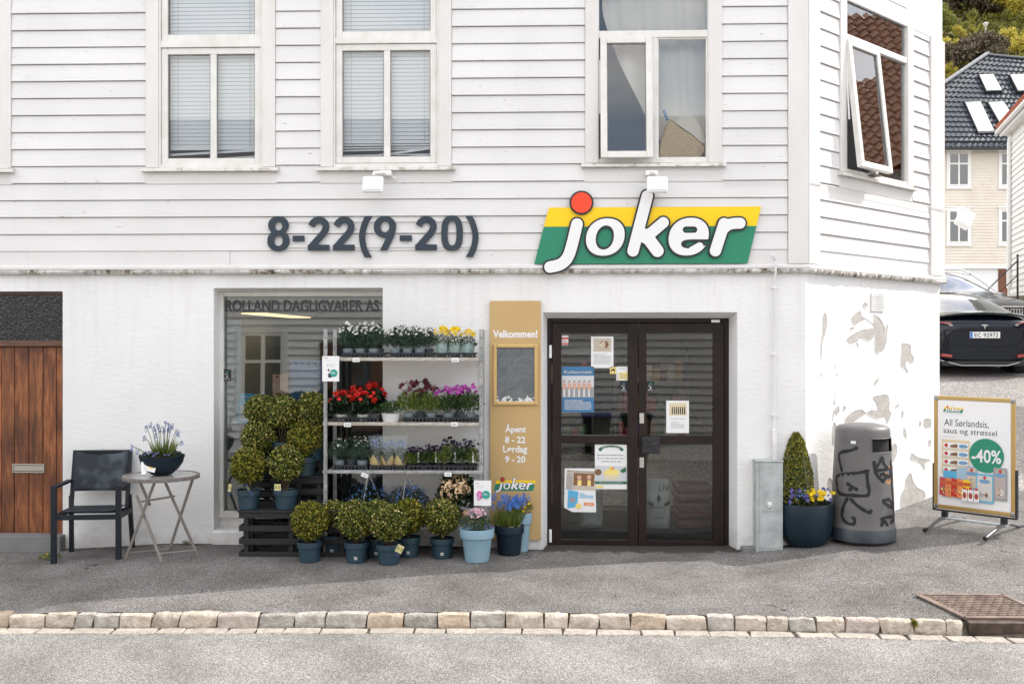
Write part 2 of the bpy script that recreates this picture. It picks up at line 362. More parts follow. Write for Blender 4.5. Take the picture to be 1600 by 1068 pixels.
def text(name, body, size, m, parent, x, y, z, ext=.0005, off=0, align='CENTER', shear=0, sx=1, rot=0, sp=1, width=None, height=None, label=None):
    """lettering as a thin solid in the xz plane, fitted to a width and height when given (size 1 = cap height of about .73)"""
    cu = bpy.data.curves.new(name, 'FONT'); cu.body = body; cu.size = size; cu.extrude = ext; cu.offset = off
    cu.align_x = align; cu.align_y = 'CENTER'; cu.shear = shear; cu.space_character = sp; cu.resolution_u = 3
    t_ = bpy.data.objects.new(name, cu); me = bpy.data.meshes.new_from_object(t_); bpy.data.objects.remove(t_); bpy.data.curves.remove(cu)
    co = np.empty(len(me.vertices) * 3, np.float32); me.vertices.foreach_get('co', co); co = co.reshape(-1, 3)
    if width: co[:, 0] *= width / (co[:, 0].max() - co[:, 0].min())
    if height:
        c_ = (co[:, 1].max() + co[:, 1].min()) / 2; co[:, 1] = (co[:, 1] - c_) * height / (co[:, 1].max() - co[:, 1].min())
    if width and align == 'CENTER': co[:, 0] -= (co[:, 0].max() + co[:, 0].min()) / 2
    me.vertices.foreach_set('co', co.ravel()); me.update(); me.materials.clear(); me.materials.append(m); me.name = name
    o = link(name, me, parent, label=label); o.rotation_euler = (radians(90), rot, 0); o.location = (x, y, z); o.scale = (sx, 1, 1)
    return o

# contours of a signed field
def contour(fn, x0, x1, z0, z1, h):
    xs = np.arange(x0, x1 + h, h); zs = np.arange(z0, z1 + h, h)
    XX, ZZ = np.meshgrid(xs, zs, indexing='ij'); Fv = fn(XX, ZZ)
    s = Fv < 0
    segs = {}
    nx, nz = s.shape
    mixed = (s[:-1, :-1] != s[1:, :-1]) | (s[:-1, :-1] != s[:-1, 1:]) | (s[:-1, :-1] != s[1:, 1:])
    def pt(e):
        i, j, k = e
        if k == 0: a, b = Fv[i, j], Fv[i + 1, j]; t = a / (a - b); return (xs[i] + t * h, zs[j])
        a, b = Fv[i, j], Fv[i, j + 1]; t = a / (a - b); return (xs[i], zs[j] + t * h)
    adj = {}
    def con(a, b): adj.setdefault(a, []).append(b); adj.setdefault(b, []).append(a)
    for i, j in zip(*np.nonzero(mixed)):
        i = int(i); j = int(j)
        c = (s[i, j], s[i + 1, j], s[i + 1, j + 1], s[i, j + 1])
        E = [(i, j, 0), (i + 1, j, 1), (i, j + 1, 0), (i, j, 1)]
        cr = [E[k] for k in range(4) if c[k] != c[(k + 1) % 4]]
        if len(cr) == 2: con(*cr)
        elif len(cr) == 4:
            if c[0]: con(E[0], E[1]); con(E[2], E[3])
            else: con(E[3], E[0]); con(E[1], E[2])
    loops = []; seen = set()
    for st in list(adj):
        if st in seen: continue
        lp = [st]; seen.add(st); cur = st
        while True:
            nxt = [q for q in adj[cur] if q not in seen]
            if not nxt: break
            cur = nxt[0]; seen.add(cur); lp.append(cur)
        if len(lp) > 5: loops.append([pt(e) for e in lp])
    out = []
    for lp in loops:      # drop nearly straight points
        q = [lp[0]]
        n = len(lp)
        for k in range(1, n):
            a = q[-1]; b = lp[k]; c = lp[(k + 1) % n]
            ar = abs((b[0] - a[0]) * (c[1] - a[1]) - (b[1] - a[1]) * (c[0] - a[0]))
            if ar > h * h * .12 or sqrt((b[0] - a[0]) ** 2 + (b[1] - a[1]) ** 2) > 12 * h: q.append(b)
        if len(q) > 3: out.append(q)
    return out
def sd_line(pts, hw, butt=False):
    pts = [np.array(p, float) for p in pts]
    def f(Xx, Zz):
        d = np.full(Xx.shape, 1e9)
        n = len(pts) - 1
        for i in range(n):
            a, b = pts[i], pts[i + 1]; e = b - a; L = np.hypot(*e); t = ((Xx - a[0]) * e[0] + (Zz - a[1]) * e[1]) / L ** 2
            tc_ = np.clip(t, 0, 1); w = hw if np.isscalar(hw) else hw[i] + (hw[i + 1] - hw[i]) * tc_
            dd = np.hypot(Xx - a[0] - tc_ * e[0], Zz - a[1] - tc_ * e[1]) - w
            if butt and i == 0: dd = np.maximum(dd, -t * L)
            if butt and i == n - 1: dd = np.maximum(dd, (t - 1) * L)
            d = np.minimum(d, dd)
        return d
    return f
def sd_ell(cx, cz, a, b, p=2.0, sh=0):
    def f(Xx, Zz):
        u = np.abs((Xx - cx) - sh * (Zz - cz)) / a; v = np.abs(Zz - cz) / b
        return ((u ** p + v ** p) ** (1 / p) - 1) * min(a, b)
    return f
def sd_box(x0, x1, z0, z1): return lambda Xx, Zz: np.maximum(np.maximum(x0 - Xx, Xx - x1), np.maximum(z0 - Zz, Zz - z1))
def U(*fs): return lambda a, b: np.minimum.reduce([f(a, b) for f in fs])
def SUBT(f, g): return lambda a, b: np.maximum(f(a, b), -g(a, b))
def smooth_pts(pts, n=6, closed=False):
    pts = [np.array(p, float) for p in pts]; out = []
    N = len(pts); rng = range(N if closed else N - 1)
    for i in rng:
        g = lambda k: pts[k % N] if closed else pts[min(max(k, 0), N - 1)]
        p0, p1, p2, p3 = g(i - 1), g(i), g(i + 1), g(i + 2)
        for k in range(n):
            t = k / n
            out.append(.5 * (2 * p1 + (p2 - p0) * t + (2 * p0 - 5 * p1 + 4 * p2 - p3) * t * t + (3 * p1 - p0 - 3 * p2 + p3) * t ** 3))
    if not closed: out.append(pts[-1])
    return [tuple(q) for q in out]

# leaves: many small folded blades in one mesh
def norm(a): return a / (np.linalg.norm(a, axis=1, keepdims=True) + 1e-9)
def blades(c, d, n, L, Wd, fold=.25):
    c = np.asarray(c, float); d = norm(np.asarray(d, float)); n = np.asarray(n, float)
    s = norm(np.cross(d, n)); n = np.cross(s, d)
    L = np.broadcast_to(np.asarray(L, float), (len(c),))[:, None]; Wd = np.broadcast_to(np.asarray(Wd, float), (len(c),))[:, None]
    v = np.stack([c, c + d * L * .5 + s * Wd / 2 + n * Wd * fold, c + d * L, c + d * L * .5 - s * Wd / 2 + n * Wd * fold], 1)
    return v.reshape(-1, 3)
def quads_mesh(name, v, m):
    v = np.asarray(v, np.float32); nq = len(v) // 4
    me = bpy.data.meshes.new(name); me.vertices.add(len(v)); me.vertices.foreach_set('co', v.ravel())
    me.loops.add(nq * 4); me.loops.foreach_set('vertex_index', np.arange(nq * 4, dtype=np.int32))
    me.polygons.add(nq); me.polygons.foreach_set('loop_start', np.arange(0, nq * 4, 4, dtype=np.int32)); me.polygons.foreach_set('loop_total', np.full(nq, 4, np.int32))
    me.materials.append(m); me.update(calc_edges=True)
    return me
def rdir(n, up=0.):
    a = RNG.normal(size=(n, 3)); a[:, 2] += up; return norm(a)
# ------------------------------------------------------------ ground
def sheet_grid(name, xs, ys, zf, m, kind='structure', smooth=True):
    vs = [(x, y, zf(x, y)) for y in ys for x in xs]; nx = len(xs); fs = []
    for j in range(len(ys) - 1):
        for i in range(nx - 1): fs.append((j * nx + i, j * nx + i + 1, (j + 1) * nx + i + 1, (j + 1) * nx + i))
    me = bpy.data.meshes.new(name); me.from_pydata(vs, [], fs); me.materials.append(m)
    if smooth: me.polygons.foreach_set('use_smooth', [True] * len(me.polygons))
    o = link(name, me, kind=kind); return o
from mathutils import noise as mnoise
def nz3(x, y, z=0): return mnoise.noise(Vector((x, y, z)))
KT = .012      # asphalt edge sits this far behind the kerb top
xs = list(np.linspace(-9, 9, 361)) + [10, 12, 14, 17, 20, 26, 34]
vs = []; fs = []; cols = 0
ts = list(np.linspace(0, 1, 15))
rows = [('k', t) for t in ts] + [('y', y) for y in [.3, .7, 1.1, 1.5, 2, 2.5, 3, 4, 5, 6, 7, 8, 9, 10, 11, 12, 14, 16, 18, 20, 25, 30, 40, 60]]
for kd, t in rows:
    for x in xs:
        yk = kerb_y(x) + .022 + .014 * nz3(x * 7, 3) + .008 * nz3(x * 23, 5) + .008 * nz3(x * 1.3, 9)
        y = lerp(yk, 0, t) if kd == 'k' else t
        z = ground_z(x, y) + .006 * nz3(x * 1.2, y * 1.5)
        if kd == 'k' and t == 0: z -= .006
        vs.append((x, y, z))
nx = len(xs)
for j in range(len(rows) - 1):
    for i in range(nx - 1): fs.append((j * nx + i, j * nx + i + 1, (j + 1) * nx + i + 1, (j + 1) * nx + i))
cut = 14
me = bpy.data.meshes.new('pavement'); me.from_pydata(vs, [], fs); me.materials.append(M_pave); me.materials.append(M_street)
mi = [0 if vs[f[0]][1] < 1.9 else 1 for f in fs]; me.polygons.foreach_set('material_index', mi); me.polygons.foreach_set('use_smooth', [True] * len(fs))
link('pavement', me, kind='structure')
def road_z(x, y):
    b = kerb_z(x) - .092
    return b - .045 * max(0, (kerb_y(x) - .24) - y)
gy = lambda x: kerb_y(x) - .215
vs = []; fs = []
tr = [0, .05, .1, .2, .35, .5, .8, 1.2, 2, 3.5, 6, 9.3]
for t in tr:
    for x in xs:
        y = gy(x) - t + (.006 * nz3(x * 9, 1) if t == 0 else 0); vs.append((x, y, road_z(x, y) + .003 + .004 * nz3(x, y)))
for j in range(len(tr) - 1):
    for i in range(nx - 1): fs.append((j * nx + i, j * nx + i + 1, (j + 1) * nx + i + 1, (j + 1) * nx + i))
me = bpy.data.meshes.new('road'); me.from_pydata(vs, [], fs); me.materials.append(M_road); me.polygons.foreach_set('use_smooth', [True] * len(fs))
link('road', me, kind='structure')
M_earth = mat('bare_earth', (.06, .05, .04), .95, c2=(.10, .09, .06), scale=.5)
MB().quad((-300, -300, -1.0), (300, -300, -1.0), (300, 400, -1.0), (-300, 400, -1.0)).build('ground', M_earth, kind='structure')

# kerb: rough granite blocks, each its own stone, and a flat gutter row
def stone_mat(nm, a, b):
    return mat(nm, a, .8, c2=b, scale=17, bump=1.6, bscale=42, detail=9, objrand=.10, lo=.3, hi=.7)
STONES = [stone_mat('granite_cream', (.36, .30, .235), (.60, .53, .45)), stone_mat('granite_grey', (.28, .255, .225), (.48, .45, .41)),
          stone_mat('granite_orange', (.38, .29, .21), (.60, .49, .38)), stone_mat('granite_pink', (.31, .25, .215), (.54, .47, .41))]
M_mortar = mat('joint_dirt', (.07, .06, .045), .95, c2=(.14, .12, .09), scale=30)
kerb = MB()
for i in range(nx - 1):
    x0, x1 = xs[i], xs[i + 1]
    if x0 > 5.3: break
    a, b = kerb_y(x0), kerb_y(x1); z0, z1 = kerb_z(x0), kerb_z(x1)
    kerb.add([(x0, a - .21, z0 - .105), (x1, b - .21, z1 - .105), (x1, b - .045, z1 - .103), (x0, a - .045, z0 - .103), (x0, a + .13, z0 - .012), (x1, b + .13, z1 - .012), (x0, a + .03, z0 - .014), (x1, b + .03, z1 - .014)],
             [(0, 1, 2, 3), (3, 2, 7, 6), (6, 7, 5, 4)])
kerb = kerb.build('kerb', M_mortar, kind='structure')
def stone(x0, x1, m, rnd):
    # a battered, rough hewn block: front face, rounded top edge
    yk = lambda x: kerb_y(x); n = 5; vs = []; fs = []
    prof = [(-.050, -.10), (-.052, -.072), (-.046, -.045), (-.043, -.018), (-.034, -.003), (.0, .001), (.06, -.006)]
    lean = rnd.uniform(-.022, .022); hh = rnd.uniform(-.007, .006); pr = rnd.uniform(-.010, .012)
    for i in range(n + 1):
        t = i / n
        for j, (py_, pz) in enumerate(prof):
            x = lerp(x0, x1, t) + lean * (pz / .1 + .5) * (1 if True else 0)
            e = min(t, 1 - t); rd = .007 * max(0, 1 - e * 7)
            y = yk(x) + py_ - pr + rd + rnd.uniform(-.008, .008) * (1 if j < 5 else .3)
            z = kerb_z(x) + pz + hh - rd * .5 + rnd.uniform(-.004, .004)
            vs.append((x, y, z))
    m_ = len(prof)
    for i in range(n):
        for j in range(m_ - 1): fs.append((i * m_ + j, (i + 1) * m_ + j, (i + 1) * m_ + j + 1, i * m_ + j + 1))
    fs.append(tuple(range(m_))); fs.append(tuple(range((n + 1) * m_ - 1, n * m_ - 1, -1)))
    q = MB(); q.add(vs, fs); q.build('kerb_stone', m, kerb, smooth=True, auto=55)
rk = random.Random(11)
# joints read from the picture across the view, then continued at random to the sides
jp = [-60, 16, 72, 118, 148, 188, 238, 281, 341, 405, 461, 509, 574, 631, 684, 735, 790, 850, 888, 936, 985, 1040, 1104, 1147, 1197, 1232, 1275, 1320, 1373, 1425, 1474, 1500]
jx = [X(p, -2.07) for p in jp]
cc = [2, 0, 0, 1, 1, 0, 0, 0, 3, 1, 1, 1, 2, 1, 2, 1, 0, 0, 0, 0, 2, 0, 1, 0, 0, 1, 0, 3, 0, 0, 0]
x = jx[0]
while x > -5.6:
    w = rk.uniform(.19, .27); stone(x - w + .008, x - .008, STONES[rk.choice([0, 0, 1, 2, 3])], rk); x -= w
for k in range(len(jx) - 1): stone(jx[k] + .006, jx[k + 1] - .006, STONES[cc[k]], rk)
M_gut = mat('gutter_granite', (.31, .275, .235), .8, c2=(.43, .39, .34), scale=18, bump=1, bscale=60, objrand=.06)
x = -5.6
while x < jx[-1] + .5:
    w = rk.uniform(.19, .34); n = 3; q = MB(); vs = []
    a, b = x + .008, x + w - .008
    sk_ = rk.uniform(-.015, .015); dy = rk.uniform(-.004, .004)
    pts = []
    for (u, v) in [(a, -.068), (lerp(a, b, .5), -.066), (b, -.068), (b + sk_, -.205), (lerp(a, b, .5), -.207), (a + sk_, -.205)]:
        pts.append((u + rk.uniform(-.012, .012), v + dy + rk.uniform(-.010, .010)))
    top = [(u, kerb_y(u) + v, kerb_z(u) - .089 + rk.uniform(-.003, .003)) for u, v in pts]
    bot = [(p[0], p[1], p[2] - .05) for p in top]
    q.add(top + bot, [(5, 4, 3, 2, 1, 0)] + [(i, (i + 1) % 6, 6 + (i + 1) % 6, 6 + i) for i in range(6)])
    q.build('gutter_stone', M_gut, kerb, bevel=.006)
    x += w
# grit, chips and litter on the asphalt
M_grit = mat('grit', (.13, .11, .085), .9, c2=(.30, .27, .23), scale=40)
rg = random.Random(5); gr = MB()
def chip(x, y, z, s):
    vs = [(x + rg.uniform(-s, s), y + rg.uniform(-s, s), z + rg.uniform(0, s * .7)) for _ in range(4)]
    gr.add(vs, [(0, 1, 2), (0, 2, 3), (0, 3, 1), (1, 3, 2)])
for _ in range(2200):
    x = rg.uniform(-4.4, 5); y = kerb_y(x) - .212 + rg.gauss(0, .016); chip(x, y, kerb_z(x) - .089, rg.uniform(.003, .008))
for _ in range(1100):
    x = rg.uniform(-4.4, 5); y = kerb_y(x) - .062 + rg.gauss(0, .008); chip(x, y, kerb_z(x) - .086, rg.uniform(.002, .006))
for _ in range(260):
    x = rg.uniform(-4.4, 5.5); y = rg.uniform(-1.9, -.02); chip(x, y, ground_z(x, y), rg.uniform(.003, .008))
for _ in range(500):
    x = rg.uniform(-4.4, 2.7); y = -abs(rg.gauss(0, .03)); chip(x, y, ground_z(x, y), rg.uniform(.003, .009))
for _ in range(120):
    x = rg.uniform(2.3, 5.3); y = rg.uniform(-1.9, -.2); chip(x, y, ground_z(x, y), rg.uniform(.005, .011))
gr.build('gravel', M_grit, kind='stuff')
# drain cover let into the pavement at the kerb
M_rust = mat('rusty_cast_iron', (.16, .115, .09), .75, .2, c2=(.27, .205, .17), scale=9, bump=.3, bscale=60)
p0 = G(1440, 926); 
dx0, dx1, dy0, dy1 = X(1497, -2.0) + .02, X(1497, -2.0) + .66, kerb_y(3.3) + .015, kerb_y(3.3) + .49
dz = ground_z(dx0 + .2, dy0 + .25) + .012
drain = thing('drain_cover', 'rusty cast iron drain cover with raised checker pattern at the kerb', 'drain cover', (dx0, dy0, ground_z(dx0 + .3, dy0) + .008)); drain.rotation_euler = (math.atan((ground_z(dx0 + .3, dy1) - ground_z(dx0 + .3, dy0)) / (dy1 - dy0)), 0, 0)
q = MB(); w = dx1 - dx0; h = dy1 - dy0
sk_ = -.17    # skewed plan, as it lies
q.add([(0, 0, 0), (w, 0, 0), (w + sk_, h, 0), (sk_, h, 0), (0, 0, -.015), (w, 0, -.015), (w + sk_, h, -.015), (sk_, h, -.015)], [(0, 1, 2, 3), (0, 4, 5, 1), (0, 3, 7, 4), (1, 5, 6, 2), (2, 6, 7, 3)])
q.build('plate', M_rust, drain, bevel=.004)
q = MB()
for a, b in (((0, .012), (w, .012)), ((0, .012), (sk_, h - .012)), ((sk_, h - .012), (w + sk_, h - .012)), ((w - .012, 0), (w + sk_ - .012, h))):
    q.beam((a[0], a[1], .004), (b[0], b[1], .004), .035, .012)
q.build('rim', M_rust, drain)
q = MB()
nxp, nyp = 16, 11
for i in range(nxp):
    for j in range(nyp):
        u = .05 + (w - .09) * (i + .5) / nxp; v = .045 + (h - .08) * (j + .5) / nyp; xx = u + sk_ * v / h
        a = .6 if (i + j) % 2 else -.6
        dxx, dyy = .014 * cos(a), .014 * sin(a)
        q.beam((xx - dxx, v - dyy, .003), (xx + dxx, v + dyy, .003), .011, .009)
nb_ = q.build('tread_pattern', M_rust, drain); nb_['kind'] = 'stuff'
M_iron = mat('dark_iron', (.05, .038, .03), .6, .4, c2=(.12, .09, .07), scale=12)
MB().box(.0, w, -.066, -.002, -.115, -.006).build('kerb_face', M_iron, drain, bevel=.006)

# ------------------------------------------------------------ the corner building
A = P(1259, 530, 0); A.z = 0                  # where the front wall turns into the chamfer
CM = Matrix.Translation(A) @ Matrix.Rotation(radians(45), 4, 'Z')
CMi = CM.inverted()
cn = Vector((sin(radians(45)), -cos(radians(45)), 0))
def PC(px, py, y=0.0):   # point on the chamfer plane in its own coordinates
    w_ = CMi @ hit(px, py, A - cn * y, cn); return (w_.x, w_.z)
LB = PC(1468, 530)[0]
B = CM @ Vector((LB, 0, 0))
XL = -6.4; ZT = 5.85; ROW = .1572; Z0 = Z(391.5, 800); ZC0, ZC1 = Z(428.5, 800), Z(418, 800)
house = thing('corner_house', 'white corner house, clapboard upper floor over rendered shop front', 'building')

def masonry(boxes, M=None, name='masonry_wall'):
    q = MB()
    for b in boxes: q.box(*b)
    return q.build(name, M_plaster, house, M=M)
# openings at ground level (front plane y=0)
wx0, wx1, wz1, wz0 = X(334), X(598), Z(449.5, 460), .16
dx0_, dx1_, dz1_ = X(848.5), X(1152), Z(487.5, 1000)
gx1, gz1 = X(98), Z(455, 50)
TW = .38
zt = ZC0 + .05
masonry([(gx1, wx0, 0, TW, -.3, zt), (wx1, dx0_, 0, TW, -.3, zt), (dx1_, A.x, 0, TW, -.3, zt), (XL, gx1, 0, TW, gz1, zt),
         (wx0, wx1, 0, TW, wz1, zt), (wx0, wx1, 0, TW, -.3, wz0), (dx0_, dx1_, 0, TW, dz1_, zt), (XL, gx1 - 1.15, 0, TW, -.3, gz1)])
masonry([(0, LB, 0, .3, -.3, zt)], CM)
masonry([(B.x - .3, B.x, B.y + .0, B.y + 9, -.3, zt)], name='side_masonry_wall')
# splayed door reveal, painted
fy = .20
fx0, fx1, fz1 = X(855, fy), X(1139, fy), Z(497, 1000, fy)
q = MB()
q.add([(dx0_, -.001, -.05), (fx0, fy, -.05), (fx0, fy, fz1), (dx0_, -.001, dz1_), (dx1_, -.001, -.05), (fx1, fy, -.05), (fx1, fy, fz1), (dx1_, -.001, dz1_)],
      [(0, 1, 2, 3), (5, 4, 7, 6), (3, 2, 6, 7)])
q.build('door_reveal', M_plaster, house)
# moulded ledge between the storeys: weathered timber drip board, white fillet above
def ledge_mat():
    m, n, l, b = nt('weathered_ledge'); t = n.new('ShaderNodeTexCoord'); mpn = n.new('ShaderNodeMapping'); mpn.inputs['Scale'].default_value = (1, 1, .5)
    l.new(t.outputs['Object'], mpn.inputs[0]); z = n.new('ShaderNodeTexNoise'); z.inputs['Scale'].default_value = 20; z.inputs['Detail'].default_value = 8; z.inputs['Roughness'].default_value = .7
    l.new(mpn.outputs[0], z.inputs['Vector']); r = ramp(n, [(.36, (.05, .04, .035)), (.43, (.22, .19, .16)), (.50, (.46, .43, .39)), (.6, (.68, .66, .63))]); l.new(z.outputs[0], r.inputs[0])
    zb = n.new('ShaderNodeTexNoise'); zb.inputs['Scale'].default_value = 1.6; l.new(t.outputs['Object'], zb.inputs['Vector'])
    rb = ramp(n, [(.44, (0, 0, 0)), (.60, (.75, .75, .75))]); l.new(zb.outputs[0], rb.inputs[0])
    mx_ = n.new('ShaderNodeMix'); mx_.data_type = 'RGBA'; mx_.inputs[7].default_value = (.66, .65, .63, 1); l.new(rb.outputs[0], mx_.inputs[0]); l.new(r.outputs[0], mx_.inputs[6])
    l.new(mx_.outputs[2], b.inputs['Base Color']); b.inputs['Roughness'].default_value = .8
    bp = n.new('ShaderNodeBump'); bp.inputs['Distance'].default_value = .006; l.new(z.outputs[0], bp.inputs['Height']); l.new(bp.outputs[0], b.inputs['Normal'])
    return m
M_ledge = ledge_mat()
def ledge(x0, x1, M=None, seed=0):
    r = random.Random(seed); n = int((x1 - x0) / .03); vs = []; fs = []
    zl = ZC0 + .012
    for i in range(n + 1):
        x = lerp(x0, x1, i / n)
        a = .005 * nz3(x * 14, seed) + .004 * nz3(x * 40, seed) + r.uniform(-.002, .002)
        w1 = .008 * nz3(x * 2, seed + 5)
        for (yy, zz) in ((-.004, zl - .008), (-.05 + a * 2 + w1, zl + a - .004), (-.062 + a * 1.5 + w1, zl + .014 + a), (-.064, zl + .030), (-.052, zl + .034), (-.004, zl + .036)): vs.append((x, yy, zz))
    for i in range(n):
        for j in range(5): fs.append((i * 6 + j, (i + 1) * 6 + j, (i + 1) * 6 + j + 1, i * 6 + j + 1))
    fs += [tuple(range(6)), tuple(range(n * 6 + 5, n * 6 - 1, -1))]
    q = MB(); q.add(vs, fs); q.build('drip_ledge', M_ledge, house, M=M)
    q = MB(); q.box(x0, x1, -.056, -.002, zl + .037, zl + .060)
    q.add([(x0, -.056, zl + .060), (x1, -.056, zl + .060), (x1, -.03, zl + .078), (x0, -.03, zl + .078), (x0, 0, zl + .078), (x1, 0, zl + .078)], [(0, 1, 2, 3), (3, 2, 5, 4)])
    q.build('ledge_moulding', M_trim, house, M=M)
ledge(XL, A.x + .022, None, 1); ledge(-.022, LB + .04, CM, 2)
ZF = ZC0 + .012 + .078

# upper wall: sheathing boxes behind the boards, with openings for windows
def upper_wall(x0, x1, ops, M, name='sheathing'):
    q = MB(); cur = x0
    for (a, b, z0, z1) in ops:
        q.box(cur, a, 0.0, .16, ZF - .06, ZT); q.box(a, b, 0.0, .16, ZF - .06, z0); q.box(a, b, 0.0, .16, z1, ZT); cur = b
    q.box(cur, x1, 0.0, .16, ZF - .06, ZT); return q.build(name, M_paint, house, M=M)
def board(x0, x1, z0, z1, M=None, t0=.031, seed=0):
    if x1 - x0 < .03 or z1 - z0 < .02: return
    r = random.Random(seed); n = max(2, int((x1 - x0) / .12)); vs = []; fs = []
    w = r.uniform(-.002, .003); tl = r.uniform(-.0015, .0015)
    for i in range(n + 1):
        x = lerp(x0, x1, i / n); wob = .0012 * nz3(x * 2.2, seed * 1.7) + .0006 * nz3(x * 11, seed) + tl * (i / n - .5)
        for yy, zz in ((-.002, z1 - .003), (-.016, z1 - .003), (-t0 - w, z0 + .006 + wob), (-t0 - w + .003, z0 + .003 + wob), (-.002, z0 + .004 + wob)): vs.append((x, yy, zz))
    for i in range(n):
        for j in range(4): fs.append((i * 5 + j, i * 5 + j + 1, (i + 1) * 5 + j + 1, (i + 1) * 5 + j))
        fs.append((i * 5 + 4, i * 5, (i + 1) * 5, (i + 1) * 5 + 4))
    fs += [tuple(range(4, -1, -1)), tuple(range(n * 5, n * 5 + 5))]
    q = MB(); q.add(vs, fs); return q.build('clapboard', M_paint, house, M=M)
def rows(x0, x1, gaps, M, seed, zmax=5.15):
    # gaps: (x0,x1,z from which the gap starts)
    k = 0
    z = Z0
    while z < zmax:
        z1 = z + ROW; segs = [(x0, x1)]
        for (a, b, gz) in gaps:
            if z1 > gz + .05:
                ns = []
                for (s, e) in segs:
                    if b <= s or a >= e: ns.append((s, e))
                    else:
                        if a > s: ns.append((s, a))
                        if b < e: ns.append((b, e))
                segs = ns
        for j, (s, e) in enumerate(segs):
            board(s + .002, e - .002, z, z1, M, seed=seed + k * 13 + j)
        z = z1; k += 1
# first flat board above the ledge
sill_z = Z(266, 600)
gapz = Z(287, 600)
CW = .118
def wx(a, b): return X(a), X(b)
g0 = wx(-90, 20); g1 = wx(230, 431.5); g2 = wx(502, 706); g3 = wx(914, 1127)
pil0 = X(1230)
front_ops = [(g0[0] + CW, g0[1] - CW, sill_z, 5.35), (g1[0] + CW, g1[1] - CW, sill_z, 5.35), (g2[0] + CW, g2[1] - CW, sill_z, 5.35), (g3[0] + CW, g3[1] - CW, sill_z, 5.35)]
upper_wall(XL, A.x, front_ops, None)
rows(XL, pil0, [(g[0], g[1], gapz) for g in (g0, g1, g2, g3)], None, 100)
MB().box(XL, X(360), -.022, -.002, ZF, Z0 + .002).build('frieze_board', M_paint, house, bevel=.002)
MB().box(X(360) + .003, pil0, -.020, -.002, ZF, Z0 + .002).build('frieze_board', M_paint, house, bevel=.002)
MB().box(XL, A.x, -.03, -.002, 5.15, ZT).build('upper_boarding', M_paint, house)
# chamfer
cg = (PC(1308, 100)[0], PC(1422, 100)[0]); sz = sill_z
upper_wall(.0, LB, [(cg[0] + .1, cg[1] - .1, sz, 5.35)], CM)
cp0 = PC(1275, 100)[0]; cp1 = PC(1449, 100)[0]
rows(cp0, cp1, [(cg[0], cg[1], gapz)], CM, 700)
MB().box(cp0, cp1, -.02, -.002, ZF, Z0 + .002).build('frieze_board', M_paint, house, M=CM, bevel=.002)
MB().box(0.012, LB, -.03, -.002, 5.15, ZT).build('upper_boarding', M_paint, house, M=CM)
MB().box(pil0 + .001, A.x + .014, -.044, -.0, ZF, 5.15).build('corner_board', M_trim, house, bevel=.003)
MB().box(-.012, cp0 - .001, -.0445, -.0, ZF, 5.15).build('corner_board', M_trim, house, M=CM, bevel=.003)
MB().box(cp1 + .001, LB + .03, -.045, -.0, ZF, 5.15).build('corner_board', M_trim, house, M=CM, bevel=.003)
MB().box(B.x - .3, B.x - .002, B.y + .03, B.y + 9, ZF - .05, ZT).build('side_wall', M_paint, house)
MB().box(B.x + .0, B.x + .028, B.y - .0, B.y + .13, ZF, 5.15).build('corner_board', M_trim, house, bevel=.003)
# eaves, roof and back walls close the volume
ez = ZT
M_roof = mat('dark_roof_tile', (.04, .042, .048), .6)
q = MB()
ea = [(XL - .1, -.16), (A.x + .066, -.16), (B.x + .16, B.y - .066), (B.x + .16, B.y + 9.2), (XL - .1, B.y + 9.2)]
q.add([(x, y, ez) for x, y in ea] + [(x, y, ez + .12) for x, y in ea] + [(-1.5, 5.5, ez + .9)],
      [(4, 3, 2, 1, 0)] + [(i, (i + 1) % 5, 5 + (i + 1) % 5, 5 + i) for i in range(5)] + [(5 + i, 5 + (i + 1) % 5, 10) for i in range(5)])
q.build('roof', M_roof, house)
MB().box(XL, B.x - .3, B.y + 8.7, B.y + 9, -.3, ZT).box(XL, XL + .2, 0.4, B.y + 9, -.3, ZT).build('back_wall', M_plaster, house)

# ---- windows of the upper floor
def wpart(M=None): return MB()
M_sash = mat('window_frame_paint', (.74, .73, .70), .35, c2=(.66, .64, .60), scale=7, bump=.15, bscale=50)
M_sill = mat('weathered_sill_paint', (.70, .68, .64), .6, c2=(.40, .36, .31), scale=14, lo=.52, hi=.68, detail=9, bump=.4, bscale=60)
def frame_of(q0, q1, zb, zt_, M=None):
    """casing, apron and sill; returns the frame object"""
    fr = MB().box(q0 + CW, q1 - CW, .065, .075, zb + .03, zb + .045).build('window', M_trim, house, M=M)
    for a_ in (q0, q1 - CW): MB().box(a_, a_ + CW, -.040, -.0, zb + .03, 5.15).build('casing', M_trim, fr, M=M, bevel=.003)
    MB().box(q0 - .012, q1 + .012, -.026, -.0, gapz + .004, zb - .012).build('apron', M_paint, fr, M=M, bevel=.002)
    q = MB()
    n = 24; vs = []; fs = []
    for i in range(n + 1):
        x = lerp(q0 - .035, q1 + .035, i / n); w = .002 * nz3(x * 9, q0 * 3)
        for yy, zz in ((.0, zb + .03), (-.045, zb + .026), (-.078 + w, zb + .014 + w), (-.080 + w, zb - .010 + w), (-.05, zb - .010), (.0, zb - .010)): vs.append((x, yy, zz))
    for i in range(n):
        for j in range(5): fs.append((i * 6 + j, (i + 1) * 6 + j, (i + 1) * 6 + j + 1, i * 6 + j + 1))
    fs += [tuple(range(6)), tuple(range(n * 6 + 5, n * 6 - 1, -1))]
    q.add(vs, fs); q.build('sill', M_sill, fr, M=M)
    return fr
def zz(py, px): return Z(py, px)
